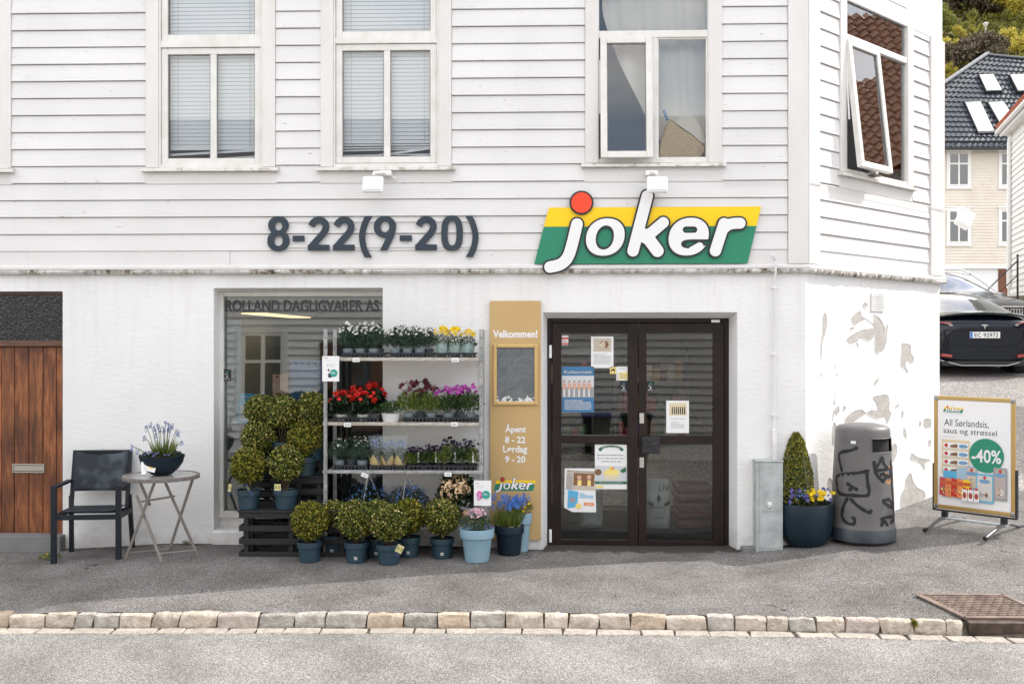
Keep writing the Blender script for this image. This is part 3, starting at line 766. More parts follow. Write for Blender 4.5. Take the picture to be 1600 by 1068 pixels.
def sash(fr, x0, x1, z0, z1, w, y0=-.012, dp=.045, mid=None, midw=.058, M=None, glass=None, wb=None, wt=None):
    q = MB(); q.ring(x0, x1, z0, z1, w, y0, y0 + dp, wb, wt)
    if mid is not None: q.box(mid - midw / 2, mid + midw / 2, y0 + .002, y0 + dp - .002, z0 + (wb or w), z1 - (wt or w))
    q.build('sash', M_sash, fr, M=M, bevel=.004)
    wb_ = wb or w; wt_ = wt or w
    cells = [(x0 + w, x1 - w)] if mid is None else [(x0 + w, mid - midw / 2), (mid + midw / 2, x1 - w)]
    for a, b in cells:
        q = MB(); q.box(a - .004, b + .004, y0 + .022, y0 + .026, z0 + wb_ - .004, z1 - wt_ + .004); q.build('pane', glass or M_glass_up, fr, M=M)
        q = MB(); q.ring(a, b, z0 + wb_, z1 - wt_, .006, y0 + .012, y0 + .021); q.build('putty_line', M_seal, fr, M=M)
M_seal = mat('grey_glazing_seal', (.22, .21, .20), .6)
M_blind = mat('white_blind', (.83, .87, .90), .5)
def blind(x0, x1, z0, z1, y, label, droop=None):
    t = thing('venetian_blind', label, 'blind', (x0, y, z0), group=None)
    q = MB(); pitch = .0365; z = z1 - z0; k = 0
    tz = 0 if droop is None else droop[0]
    while z > tz:
        q.add([(0, .009, z), (x1 - x0, .009, z), (x1 - x0, .0, z - .036), (0, .0, z - .036)], [(0, 1, 2, 3)]); z -= pitch
    q.build('slats', M_blind, t)['kind'] = 'stuff'
    for cx in (.075, x1 - x0 - .075) if x1 - x0 > .4 else (.06,):
        MB().box(cx - .001, cx + .001, -.004, -.002, tz, z1 - z0).build('cord', M_seal, t)
    if droop:
        # fallen slats lying over each other at different angles at the bottom
        for (za, zb_, wd, dy) in droop[1]:
            MB().beam((0.0, dy, za), (x1 - x0, dy, zb_), .004, wd).build('fallen_slat', M_blind, t)
    return t
def double_window(g, pxs, labels, rail_up, trans, low, mid, gl, droop):
    x0, x1 = g[0] + CW, g[1] - CW
    pxm = (pxs[0] + pxs[1]) / 2
    fr = frame_of(g[0], g[1], sill_z, 5.15)
    q = MB(); q.ring(x0, x1, sill_z + .028, 5.34, .018, -.03, .06, .03)
    q.box(x0 + .018, x1 - .018, -.028, .05, zz(trans[1], pxm), zz(trans[0], pxm)); q.build('frame', M_sash, fr, bevel=.003)
    sash(fr, x0 + .02, x1 - .02, zz(trans[0], pxm) + .002, 5.32, .058)
    sash(fr, x0 + .02, x1 - .02, zz(low[1], pxm), zz(low[0], pxm), .058, mid=X(mid), midw=.058)
    blind(x0 + .07, x1 - .07, sill_z + .06, 5.3, .075, labels, droop)
    return fr
dr1 = (.17, [(.155, .158, .016, 0), (.105, .145, .020, .004), (.04, .085, .022, .008), (.005, .03, .020, .012)])
dr2 = (.20, [(.185, .185, .014, 0), (.16, .165, .012, .005), (.135, .15, .012, .005), (.045, .155, .020, -.004), (.005, .095, .020, -.008), (.09, .10, .012, .01), (.0, .03, .018, .013)])
double_window(g0, (-90, 20), 'white venetian blind in the cut-off upper window at the facade\'s left edge', 55, (66, 76), (76, 258), -35, None, None)
double_window(g1, (230, 431), 'white venetian blind with fallen slats in the first full upper window, above the garden chair', 55, (64.5, 75), (75.5, 257.5), 334, None, dr1)
double_window(g2, (502, 706), 'white venetian blind with slanting fallen slats in the upper window above the opening hours', 52, (59.5, 69), (69.5, 255), 605, None, dr2)
# third window, one fixed light and one top-hung light standing ajar
x0, x1 = g3[0] + .105, g3[1] - .105
fr = frame_of(g3[0], g3[1], sill_z + .02, 5.15)
q = MB(); q.ring(x0, x1, sill_z + .05, 5.34, .022, -.03, .06, .04)
zt0, zt1 = Z(60, 1020), Z(49, 1020)
q.box(x0 + .022, x1 - .022, -.028, .05, zt0, zt1); xm = X(1022); q.box(xm - .026, xm + .026, -.026, .048, sill_z + .09, zt0); q.build('frame', M_sash, fr, bevel=.004)
MB().box(x0 + .02, x1 - .02, .0, .004, zt1, 5.33).build('pane', M_glass_up, fr)
MB().box(xm + .03, x1 - .026, .002, .006, sill_z + .09, zt0 - .02).build('pane', M_glass_up, fr)
q = MB(); q.ring(xm + .026, x1 - .022, sill_z + .09, zt0, .014, -.012, .01); q.build('glazing_bead', M_sash, fr)
def casement(fr, xa, xb, zb_, zt_, open_, M=None):
    h = zt_ - zb_; R = (M or Matrix()) @ Matrix.Translation((0, -.03, zt_)) @ Matrix.Rotation(-open_, 4, 'X')
    q = MB(); q.ring(xa, xb, -h, 0, .058, -.028, .026); s = q.build('casement', M_sash, fr, M=R, bevel=.005)
    MB().box(xa + .055, xb - .055, -.004, .0, -h + .055, -.055).build('pane', M_glass_ch if M else M_glass_up, fr, M=R)
    q = MB(); q.ring(xa + .058, xb - .058, -h + .058, -.058, .007, -.012, -.005); q.build('putty_line', M_seal, fr, M=R)
    for x_ in (xa - .004, xb + .004): MB().beam((x_, .02, -h * .18), (x_, .05, -h * .62), .008, .014).build('stay_arm', M_white, fr, M=R)
    return s
casement(fr, X(937.5), X(1018), sill_z + .075, zt0 + .0, radians(4.5))
# chamfer window
ca, cb = cg[0] + .09, cg[1] - .10
fr4 = frame_of(cg[0], cg[1], sz, 5.15, CM)
zu0 = PC(1405, 97)[1]; zu1 = PC(1405, 88)[1]
q = MB(); q.ring(ca, cb, sz + .03, 5.34, .022, -.03, .06, .04); q.box(ca + .022, cb - .022, -.028, .05, zu0, zu1)
cm_ = PC(1367, 200)[0]; q.box(cm_ - .024, cm_ + .024, -.026, .048, sz + .07, zu0); q.build('frame', M_sash, fr4, M=CM, bevel=.004)
MB().box(ca + .02, cb - .02, .0, .004, zu1, 5.33).build('pane', M_glass_ch, fr4, M=CM)
MB().box(cm_ + .026, cb - .024, .002, .006, sz + .07, zu0).build('pane', M_glass_ch, fr4, M=CM)
casement(fr4, ca + .02, cm_ - .01, sz + .06, zu0, radians(6.5), CM)
MB().box(cm_ - .20, cm_ - .05, -.10, -.0, sz + .045, sz + .06).build('window_stay', M_seal, fr4, M=CM)

# rooms behind
M_blue = mat('blue_room_wall', (.34, .50, .68), .8); M_room = mat('room_wall', (.62, .60, .56), .8); M_floor = mat('room_floor', (.15, .09, .05), .5)
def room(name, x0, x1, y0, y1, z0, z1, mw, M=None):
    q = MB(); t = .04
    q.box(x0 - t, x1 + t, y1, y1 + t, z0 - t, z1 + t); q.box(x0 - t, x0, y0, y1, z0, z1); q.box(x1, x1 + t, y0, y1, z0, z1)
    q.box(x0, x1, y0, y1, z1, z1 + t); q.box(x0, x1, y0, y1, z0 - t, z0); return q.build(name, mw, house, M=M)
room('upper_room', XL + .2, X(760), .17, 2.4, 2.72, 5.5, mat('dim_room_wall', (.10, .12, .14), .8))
room('blue_room', X(762) + .1, A.x - .35, .17, 1.6, 2.72, 5.5, M_blue)
room('corner_room', .30, LB - .25, .17, 1.5, 2.72, 5.5, M_room, CM)
# curtains: pleated sheets
def curtain(name, outline, y, label, m, loc, M=None, amp=.018, freq=26, lean=0):
    # outline: function v (0 bottom..1 top) -> (x left, x right)
    nu, nv = 48, 24; vs = []; fs = []
    zb_, zt_ = loc
    for j in range(nv + 1):
        v = j / nv; a, b = outline(v)
        for i in range(nu + 1):
            u = i / nu; x = lerp(a, b, u); s = (x * freq + lean * v)
            vs.append((x, y + amp * (sin(s) + .5 * sin(s * 2.3 + 1)) * (.5 + .5 * v) + .01 * nz3(x * 4, v * 3), lerp(zb_, zt_, v)))
    for j in range(nv):
        for i in range(nu): fs.append((j * (nu + 1) + i, j * (nu + 1) + i + 1, (j + 1) * (nu + 1) + i + 1, (j + 1) * (nu + 1) + i))
    q = MB(); q.add(vs, fs); o = q.build(name, m, None, smooth=True, M=M, auto=80); tag(o, label, 'curtain'); return o
m, n, l, b = nt('ivory_curtain'); b.inputs['Base Color'].default_value = (.84, .80, .73, 1); b.inputs['Roughness'].default_value = .8
tl = n.new('ShaderNodeBsdfTranslucent'); tl.inputs[0].default_value = (.5, .46, .4, 1); ms = n.new('ShaderNodeMixShader'); ms.inputs[0].default_value = .12
l.new(b.outputs[0], ms.inputs[1]); l.new(tl.outputs[0], ms.inputs[2]); l.new(ms.outputs[0], n['Material Output'].inputs[0]); M_curt = m
def oc(v):
    z = lerp(3.42, 5.3, v)
    pxy = np.interp(z, [Z(240, 1000, .15), Z(178, 1000, .15), Z(120, 1000, .15), Z(70, 1000, .15), Z(20, 1000, .15)], [1042, 1008, 978, 957, 941])
    return X(pxy, .15), X(1104, .15)
curtain('curtain', oc, .16, 'ivory curtain swept aside in the upper window above the shop sign', M_curt, (3.42, 5.3), lean=3)
def oc2(v): return ca - .05, lerp(ca + .13, ca + .25, min(1, abs(v - .35) * 1.5))
curtain('curtain', oc2, .13, 'pale curtain hanging inside the corner window that stands open', M_curt, (3.4, 5.3), M=CM, amp=.012, freq=40)
# woven bag and blue clip on the sill inside window three
M_weave = mat('woven_straw', (.50, .38, .22), .8, c2=(.70, .57, .38), scale=30, stretch=(1, 1, 4), bump=.6, bscale=60)
bag = thing('woven_bag', 'tan woven bag standing behind the glass of the window above the shop sign', 'bag', (X(1066, .1), .1, Z(249, 1066, .1)))
bx = lambda px: X(px, .1) - bag.location.x
bz = lambda py: Z(py, 1066, .1) - bag.location.z
pts = smooth_pts([(bx(1029), bz(249)), (bx(1031), bz(225)), (bx(1040), bz(200)), (bx(1047), bz(188)), (bx(1062), bz(200)), (bx(1080), bz(212)), (bx(1098), bz(227)), (bx(1101), bz(236)), (bx(1092), bz(249))], 4)
MB().prism(pts, -.03, .08).build('bag_body', M_weave, bag, bevel=.015)
pts = smooth_pts([(bx(1046), bz(187)), (bx(1056), bz(192)), (bx(1066), bz(180)), (bx(1083), bz(186)), (bx(1096), bz(205)), (bx(1100), bz(226)), (bx(1080), bz(211))], 4)
MB().prism(pts, -.035, .05).build('lining', M_curt, bag, bevel=.01)
MB().beam((bx(1036), -.05, bz(174)), (bx(1042), -.05, bz(190)), .035, .02).build('blue_clip', mat('blue_cloth', (.12, .25, .5), .7), bag)

# ---- left door
M_wood = None
m, n, l, b = nt('orange_stained_pine'); t = n.new('ShaderNodeTexCoord'); oi = n.new('ShaderNodeObjectInfo')
mpn = n.new('ShaderNodeMapping'); mpn.inputs['Scale'].default_value = (9, 9, 1.1); l.new(t.outputs['Object'], mpn.inputs[0])
cb_ = n.new('ShaderNodeCombineXYZ'); mu_ = n.new('ShaderNodeMath'); mu_.operation = 'MULTIPLY'; mu_.inputs[1].default_value = 37; l.new(oi.outputs['Random'], mu_.inputs[0]); l.new(mu_.outputs[0], cb_.inputs[2]); l.new(cb_.outputs[0], mpn.inputs['Location'])
z = n.new('ShaderNodeTexNoise'); z.inputs['Scale'].default_value = 2.2; z.inputs['Detail'].default_value = 9; z.inputs['Distortion'].default_value = 1.2; z.inputs['Roughness'].default_value = .62; l.new(mpn.outputs[0], z.inputs['Vector'])
r = ramp(n, [(.26, (.07, .023, .010)), (.42, (.17, .052, .018)), (.56, (.30, .10, .03)), (.74, (.48, .20, .065))]); l.new(z.outputs[0], r.inputs[0])
sx = n.new('ShaderNodeSeparateXYZ'); l.new(t.outputs['Object'], sx.inputs[0])
hs = n.new('ShaderNodeHueSaturation'); mr = n.new('ShaderNodeMapRange'); mr.inputs[3].default_value = .7; mr.inputs[4].default_value = 1.25
l.new(oi.outputs['Random'], mr.inputs[0]); l.new(mr.outputs[0], hs.inputs['Value']); zl = n.new('ShaderNodeTexNoise'); zl.inputs['Scale'].default_value = 2.6; zl.inputs['Detail'].default_value = 5; l.new(t.outputs['Object'], zl.inputs['Vector'])
rl = ramp(n, [(.32, (.40, .34, .30)), (.60, (1, 1, 1))]); l.new(zl.outputs[0], rl.inputs[0]); ml = n.new('ShaderNodeMix'); ml.data_type = 'RGBA'; ml.blend_type = 'MULTIPLY'; ml.inputs[0].default_value = 1
l.new(r.outputs[0], ml.inputs[6]); l.new(rl.outputs[0], ml.inputs[7]); l.new(ml.outputs[2], hs.inputs['Color']); l.new(hs.outputs[0], b.inputs['Base Color'])
b.inputs['Roughness'].default_value = .45
bp = n.new('ShaderNodeBump'); bp.inputs['Distance'].default_value = .003; l.new(z.outputs[0], bp.inputs['Height']); l.new(bp.outputs[0], b.inputs['Normal']); M_wood = m
M_brown = mat('brown_door_frame', (.085, .04, .022), .45, c2=(.14, .065, .035), scale=6, stretch=(1, 1, 4))
dy = .06
zd0, zd1 = Z(836, 50, dy), Z(532, 50, dy)
door = MB(); door.box(gx1 - 1.1, gx1 - .001, dy - .01, dy + .05, gz1 - .03, gz1 - .002); door.box(gx1 - 1.1, gx1 - .001, dy - .03, dy + .05, Z(541, 50, dy), Z(532, 50, dy))
door.box(gx1 - 1.1, gx1 - .001, dy + .052, dy + .07, zd0 - .2, Z(532, 50, dy))
door = door.build('plank_door', M_brown, house, bevel=.006)
m, n, l, b = nt('patterned_dark_glass'); b.inputs['Base Color'].default_value = (.018, .018, .022, 1); b.inputs['Roughness'].default_value = .18
t = n.new('ShaderNodeTexCoord'); v = n.new('ShaderNodeTexVoronoi'); v.inputs['Scale'].default_value = 42; l.new(t.outputs['Object'], v.inputs['Vector'])
bp = n.new('ShaderNodeBump'); bp.inputs['Distance'].default_value = .004; l.new(v.outputs[0], bp.inputs['Height']); l.new(bp.outputs[0], b.inputs['Normal'])
r = ramp(n, [(.1, (.05, .05, .055)), (.35, (.012, .012, .015))]); l.new(v.outputs[0], r.inputs[0]); l.new(r.outputs[0], b.inputs['Base Color'])
MB().box(gx1 - 1.1, gx1 - .001, dy + .005, dy + .015, Z(532, 50, dy), gz1 - .03).build('transom_pane', m, door)
edges = [-200, -175, -150, -125, -103, -82, -61, -40, -20, 2, 22.5, 45, 67, 88, 97.6]
for k in range(len(edges) - 1):
    a, c = X(edges[k], dy), X(edges[k + 1], dy)
    if c > gx1 - 1.1: MB().box(max(a, gx1 - 1.1) + .002, c - .0025, dy, dy + .03, zd0, Z(541.5, 50, dy)).build('plank', M_wood, door, bevel=.005)
M_steel = mat('brushed_steel', (.42, .40, .37), .35, .9)
q = MB(); q.ring(X(20, dy), X(70, dy), Z(738, 45, dy), Z(724, 45, dy), .012, dy - .012, dy + .0); q.box(X(20, dy) + .012, X(70, dy) - .012, dy - .006, dy - .003, Z(735, 45, dy), Z(727, 45, dy)); q.build('letter_slot', M_steel, door, bevel=.002)
M_slab = mat('grey_concrete', (.15, .15, .155), .8, c2=(.20, .20, .20), scale=4, bump=.4, bscale=80)
sp_ = Vector((0, -.10, 0))
step = MB().box(gx1 - 1.6, X(94, sp_.y), sp_.y, dy, -.2, Z(837, 50, sp_.y)).build('doorstep', M_slab, bevel=.006); tag(step, 'grey concrete doorstep below the orange plank door', 'doorstep')

# ---- shop window
wy = .19
w0, w1, w2 = X(343, wy), wx1 + .02, Z(456, 460, wy)
zb = Z(806, 350, wy)
q = MB(); q.ring(w0, w1, zb, w2, .042, wy - .02, wy + .05, .05); q.box(w0 - .03, w1, wy - .05, wy - .02, zb - .004, zb + .014)
sw = q.build('shop_window', M_sash, house, bevel=.004)
MB().box(w0 + .04, w1 - .04, wy + .01, wy + .016, zb + .045, w2 - .035).build('pane', M_glass, sw)
q = MB(); q.add([(wx0, -.001, -.05), (w0, wy - .0, -.05), (w0, wy - .0, w2), (wx0, -.001, wz1), (wx1, -.001, wz1), (wx1, wy, w2)], [(0, 1, 2, 3), (3, 2, 5, 4)]); q.build('window_reveal', M_plaster, house)
MB().box(wx0, wx1, wy + .0, wy + .19, 0, zb - .002).build('sill_wall', M_plaster, house)
MB().box(X(333), X(395), -.03, wy, .0, Z(829, 360)).build('plinth_block', M_plaster, house, bevel=.01)
text('window_lettering', 'ROLLAND DAGLIGVARER AS', .1, mat('dark_vinyl', (.035, .042, .05), .5), sw, (X(352, wy) + X(592, wy)) / 2, wy + .004, Z(477.5, 470, wy), off=.0018, width=X(592, wy) - X(352, wy), height=Z(468.5, 470, wy) - Z(487, 470, wy))
# ---- shop door (double, brown aluminium), set back in its reveal
M_alu = mat('brown_anodised_aluminium', (.013, .008, .007), .42, .1, c2=(.022, .013, .011), scale=3, spec=.3)
M_zinc = mat('galvanised_steel', (.36, .39, .39), .5, .35, c2=(.50, .53, .53), scale=9, detail=8)
M_chrome = mat('bright_metal', (.6, .6, .58), .25, .95)
fz0 = Z(858.5, 1000, fy)
PX = lambda px: X(px, fy); PZ = lambda py: Z(py, 1000, fy)
q = MB(); q.box(fx0, PX(862), fy, fy + .07, fz0, fz1); q.box(PX(1132), fx1, fy, fy + .07, fz0, fz1); q.box(PX(862), PX(1132), fy, fy + .07, PZ(504), fz1)
dfr = q.build('shop_door', M_alu, house, bevel=.003)
MB().box(fx0, fx1, fy - .03, fy + .10, fz0 - .05, fz0 - .001).build('threshold', M_zinc, dfr, bevel=.003)
for (a, b_, ga, gb, gt, gb1, gt2, gb2) in ((863, 996.5, 877, 981, 520, 680, 692, 843), (998, 1131, 1010, 1114, 520, 680, 693, 844)):
    q = MB()
    q.box(PX(a), PX(ga), fy - .012, fy + .04, fz0 + .005, PZ(505)); q.box(PX(gb), PX(b_), fy - .012, fy + .04, fz0 + .005, PZ(505))
    q.box(PX(ga), PX(gb), fy - .012, fy + .04, PZ(gt), PZ(505)); q.box(PX(ga), PX(gb), fy - .012, fy + .04, PZ(gt2), PZ(gb1)); q.box(PX(ga), PX(gb), fy - .012, fy + .04, fz0 + .005, PZ(gb2))
    q.build('door_leaf', M_alu, dfr, bevel=.003)
    for z1_, z0_ in ((gt, gb1), (gt2, gb2)):
        MB().box(PX(ga) - .005, PX(gb) + .005, fy + .012, fy + .018, PZ(z0_) - .005, PZ(z1_) + .005).build('pane', M_glass_door, dfr)
for py in (549, 837): MB().lathe([(.011, -.06), (.013, -.058), (.013, -.002), (.009, 0), (.013, .002), (.013, .058), (.011, .06)], (PX(860), fy - .014, PZ(py)), 12).build('hinge', M_white, dfr, smooth=True)
for py in (653, 722): MB().box(PX(999), PX(1006), fy - .018, fy - .011, PZ(py + 8), PZ(py - 8)).disc((PX(1002.5)), fy - .0195, PZ(py), .008).build('lock_plate', M_chrome, dfr, bevel=.002)
m_h = mat('hammered_black_handle', (.02, .022, .025), .3, .3, bump=1.0, bscale=30, c2=(.03, .03, .035))
MB().box(PX(1002), PX(1030), fy - .075, fy - .045, PZ(707), PZ(681)).box(PX(1010), PX(1020), fy - .045, fy - .01, PZ(700), PZ(688)).build('handle', m_h, dfr, bevel=.006)
MB().box(PX(1111), PX(1124), fy - .02, fy - .0125, PZ(503.5), PZ(499.5)).build('sensor', M_white, dfr)
# paint peeled jamb strip left of the door and threshold stone
MB().box(X(848), PX(1150), -.05, fy - .035, -.12, fz0 - .012).build('threshold_stone', M_slab, house, bevel=.008)

# ---- shop interior
M_shopwall = mat('shop_wall', (.34, .33, .31), .8); M_shopfloor = mat('shop_floor', (.10, .09, .085), .35)
q = MB(); sx0, sx1 = wx0 - .4, A.x - .05
q.box(sx0, sx1, 8, 8.1, 0, 2.42); q.box(sx0 - .1, sx0, TW, 8.1, 0, 2.42); q.box(sx1, sx1 + .1, TW, 8.1, 0, 2.42)
q.build('shop_inner_wall', M_shopwall, house)
MB().box(sx0, sx1, TW, 8, -.04, .012).build('shop_floor', M_shopfloor, house)
MB().box(sx0, sx1, TW, 8, 2.42, 2.46).build('shop_ceiling', M_shopwall, house)
M_tube = mat('warm_tube_light', (1, .74, .40), .5, emit=.9); M_tube_fill = mat('fill_tube_light', (1, .95, .85), .5, emit=3.5)
for k, (lx, ly0, ly1) in enumerate(((-2.78, 1.35, 3.5), (.9, 1.0, 4.6))):  # second lamp is added, unseen, to brighten the sacks and goods inside the door
    lamp = thing('ceiling_lamp', ['warm strip lamp glowing inside behind the shop window lettering', 'warm strip lamp on the shop ceiling seen dimly through the glass door'][k], 'lamp', (lx, ly0, 2.2))
    MB().box(-.16, .16, 0, ly1 - ly0, .0, .06).build('housing', M_white, lamp)
    MB().box(-.13, .13, .02, ly1 - ly0 - .02, -.012, -.001).build('diffuser', M_tube_fill if k else M_tube, lamp)
# lower dark board behind the window, ledge above it
M_gboard = mat('grey_backing_board', (.085, .088, .095), .6)
q = MB(); q.box(w0 + .05, w1, wy + .10, wy + .12, zb + .04, Z(661, 400, wy + .1)); o = q.build('window_backing_board', M_gboard, house)
MB().box(w0 + .05, w1, wy + .06, wy + .35, Z(662, 400, wy + .1), Z(657, 400, wy + .1)).build('window_ledge', M_white, house)
# goods glimpsed behind the glass: shelving, sacks, crates
M_box = [mat('goods_%s' % c, v, .6) for c, v in (('red', (.30, .05, .05)), ('ochre', (.35, .22, .07)), ('blue', (.06, .12, .30)), ('cream', (.42, .38, .30)), ('green', (.07, .18, .08)), ('brown', (.16, .09, .05)))]
rs = random.Random(3)
for k, (sxx, syy, lab) in enumerate(((-.95, 2.6, 'shelf of goods deep in the shop behind the flower rack'), (.45, 4.2, 'shelf of goods inside behind the left glass door leaf'), (1.75, 4.6, 'shelf of goods inside behind the right glass door leaf'))):
    sh = thing('shop_shelf', lab, 'shelf', (sxx, syy, .012))
    q = MB(); q.box(-.5, -.47, 0, .4, 0, 1.8); q.box(.47, .5, 0, .4, 0, 1.8); q.box(-.47, .47, .37, .4, 0, 1.8)
    for z_ in (.1, .5, .9, 1.3, 1.7): q.box(-.47, .47, 0, .37, z_, z_ + .03)
    q.build('shelf_frame', M_gboard, sh)
    for z_ in (.13, .53, .93, 1.33):
        xx = -.45
        while xx < .4:
            w = rs.uniform(.07, .14); MB().box(xx, xx + w - .01, rs.uniform(.0, .05), .25, z_, z_ + rs.uniform(.15, .3)).build('box', rs.choice(M_box), sh, bevel=.004); xx += w
# a soil sack with a print and two plainer ones, red crates
M_sack = mat('grey_plastic_sack', (.50, .55, .54), .45, c2=(.66, .70, .68), scale=6, bump=.8, bscale=22)
def sack(x0, x1, y, z0, z1, label, printed=False, m=M_sack):
    t = thing('soil_sack', label, 'sack', ((x0 + x1) / 2, y, z0)); w = (x1 - x0) / 2; h = z1 - z0; q = MB(); n = 14; k = 20; vs = []; fs = []
    for j in range(n + 1):
        v = j / n; e = sin(pi * min(1, max(.0, v))) ** .35 if 0 < v < 1 else 0
        for i in range(k):
            a = 2 * pi * i / k; vs.append((copysign(abs(cos(a)) ** .6, cos(a)) * w * (.88 + .12 * e) + .006 * nz3(i, j), copysign(abs(sin(a)) ** .8, sin(a)) * (.015 + .075 * e) + .012 * nz3(i * .7, j * .6, 4), v * h))
    for j in range(n):
        for i in range(k): fs.append((j * k + i, j * k + (i + 1) % k, (j + 1) * k + (i + 1) % k, (j + 1) * k + i))
    fs += [tuple(range(k)), tuple(range(n * k, n * k + k))]
    q.add(vs, fs); q.build('sack_body', m, t, smooth=True)
    if printed:
        inkm = mat('dark_print', (.03, .035, .035), .6)
        text('print', 'LIV', .1, inkm, t, w * .42, -.105, h * .85, width=.10, height=.055)
        R_ = 1.0; lo = []
        for (cx, cz, ang) in ((-.0, .27, 90), (-.045, .235, 150), (.05, .235, 35)):
            a = radians(ang); lo.append(smooth_pts([(cx, cz), (cx + .03 * cos(a) - .018 * sin(a), cz + .03 * sin(a) + .018 * cos(a)), (cx + .075 * cos(a), cz + .075 * sin(a)), (cx + .03 * cos(a) + .018 * sin(a), cz + .03 * sin(a) - .018 * cos(a))], 4, True))
        lo.append([(-.06, .215), (.06, .215), (.045, .12), (-.045, .12)])
        o = curve_shape('print', lo[:3], inkm, t, .0005, -.107)
        q = MB(); 
        for a_, c_ in (((-.06, .215), (.06, .215)), ((.06, .215), (.045, .12)), ((.045, .12), (-.045, .12)), ((-.045, .12), (-.06, .215)), ((0, .21), (0, .27))): q.beam((a_[0], -.108, a_[1]), (c_[0], -.108, c_[1]), .002, .006)
        q.build('print', inkm, t)
    return t
from math import copysign
iy = .62
sack(X(1008, iy), X(1047, iy), iy, .09, Z(748, 1030, iy), 'grey soil sack printed LIV behind the right door glass', True)
sack(X(905, iy), X(942, iy), iy, .09, Z(765, 920, iy), 'plain grey soil sack low behind the left door glass')
for k in range(5):
    t = MB().box(X(1056, iy), X(1112, iy), iy - .06, iy + .3, .10 + k * .085, .10 + k * .085 + .075).build('bark_bag', mat('dull_red_bag', (.20, .07, .07), .5, c2=(.12, .05, .05), scale=14, bump=.6, bscale=30), None, bevel=.025)
    tag(t, ['lowest', 'second from bottom', 'middle', 'fourth from bottom', 'topmost'][k] + ' dull red bag in the stack behind the right door glass', 'bag', 'red bags stacked inside the right door')
t = MB().box(X(878, iy), X(1114, iy), iy - .15, iy + .35, .012, .085).build('sack_plinth', M_dark); tag(t, 'low black plinth carrying the sacks behind the glass doors', 'plinth')

# ---- printed sheets: paper with print laid on it; local x to the right, z up
INK = lambda c, nm: mat('ink_' + nm, c, .6)
I_blue = INK((.05, .18, .36), 'blue'); I_lblue = INK((.10, .42, .68), 'light_blue'); I_navy = INK((.02, .035, .08), 'navy'); I_grey = INK((.30, .31, .32), 'grey')
I_black = INK((.02, .02, .022), 'black'); I_green = INK((.018, .24, .145), 'green'); I_dgreen = INK((.03, .14, .07), 'dark_green'); I_yel = INK((.85, .60, .02), 'yellow'); I_pyel = INK((.85, .68, .22), 'pale_yellow')
I_red = INK((.55, .03, .02), 'red'); I_orange = INK((.75, .25, .08), 'orange'); I_skin = INK((.62, .36, .26), 'skin'); I_cream = INK((.70, .62, .42), 'cream'); I_pink = INK((.65, .10, .40), 'pink')
I_brown = INK((.22, .11, .05), 'brown'); I_teal = INK((.02, .32, .26), 'teal'); I_white = INK((.80, .80, .80), 'white'); I_lgrey = INK((.58, .60, .62), 'light_grey'); I_beige = INK((.55, .48, .40), 'beige')
def sheet(name, label, cat, loc, w, h, base, items, rz=0, tilt=0, thick=.0012, parent=None, bend=None, group=None):
    """items: ('r',m,x0,z0,x1,z1) ('c',m,cx,cz,r) ('t',m,str,cx,cz,w,h) ('l',m,x0,z0,x1,h,n lines) in fractions of the sheet, origin bottom left"""
    t = thing(name, label, cat, loc, rz, group) if parent is None else parent
    if parent is None and tilt: t.rotation_euler = (0, tilt, rz)
    if base:
        q = MB()
        if bend: q.add([(x, yy, z) for yy in (-thick, 0) for (x, z) in bend], [tuple(range(len(bend))), tuple(range(2 * len(bend) - 1, len(bend) - 1, -1))])
        else: q.box(0, w, -thick, 0, 0, h)
        q.build('paper', base, t)
    lay = {}
    d = 0
    for it in items:
        d += 1; y = -thick - .0006 - d * .00022; m = it[1]
        if it[0] == 't':
            text('print', it[2], .1, m, t, it[3] * w, y, it[4] * h, ext=.0001, width=it[5] * w, height=it[6] * h, off=it[7] if len(it) > 7 else 0); continue
        q = lay.setdefault((m.name, d), (MB(), m, it[0]))[0]
        if it[0] == 'r': q.add([(it[2] * w, y, it[3] * h), (it[4] * w, y, it[3] * h), (it[4] * w, y, it[5] * h), (it[2] * w, y, it[5] * h)], [(0, 1, 2, 3)])
        elif it[0] == 'c': q.disc(it[2] * w, y, it[3] * h, it[4] * w, 24, rz=(it[5] * h if len(it) > 5 else None))
        elif it[0] == 'p': q.add([(a * w, y, b * h) for a, b in it[2]], [tuple(range(len(it[2])))])
        elif it[0] == 'l':
            r_ = random.Random(int(it[3] * 100) + it[6])
            for k in range(it[6]):
                zz_ = lerp(it[3], it[5], (k + .5) / it[6]) * h; th = abs(it[5] - it[3]) * h / it[6] * .22
                xx = it[2] * w; xe = it[4] * w * (1 if k < it[6] - 1 else .7)
                while xx < xe - .004:
                    ww = min(r_.uniform(.02, .06) * (w / .2), xe - xx); q.add([(xx, y, zz_ - th), (xx + ww, y, zz_ - th), (xx + ww, y, zz_ + th), (xx, y, zz_ + th)], [(0, 1, 2, 3)]); xx += ww + .004
    for q, m, kd in lay.values():
        if not q.v: continue
        o = q.build('print', m, t)
        if kd == 'l': o['kind'] = 'stuff'
    return t
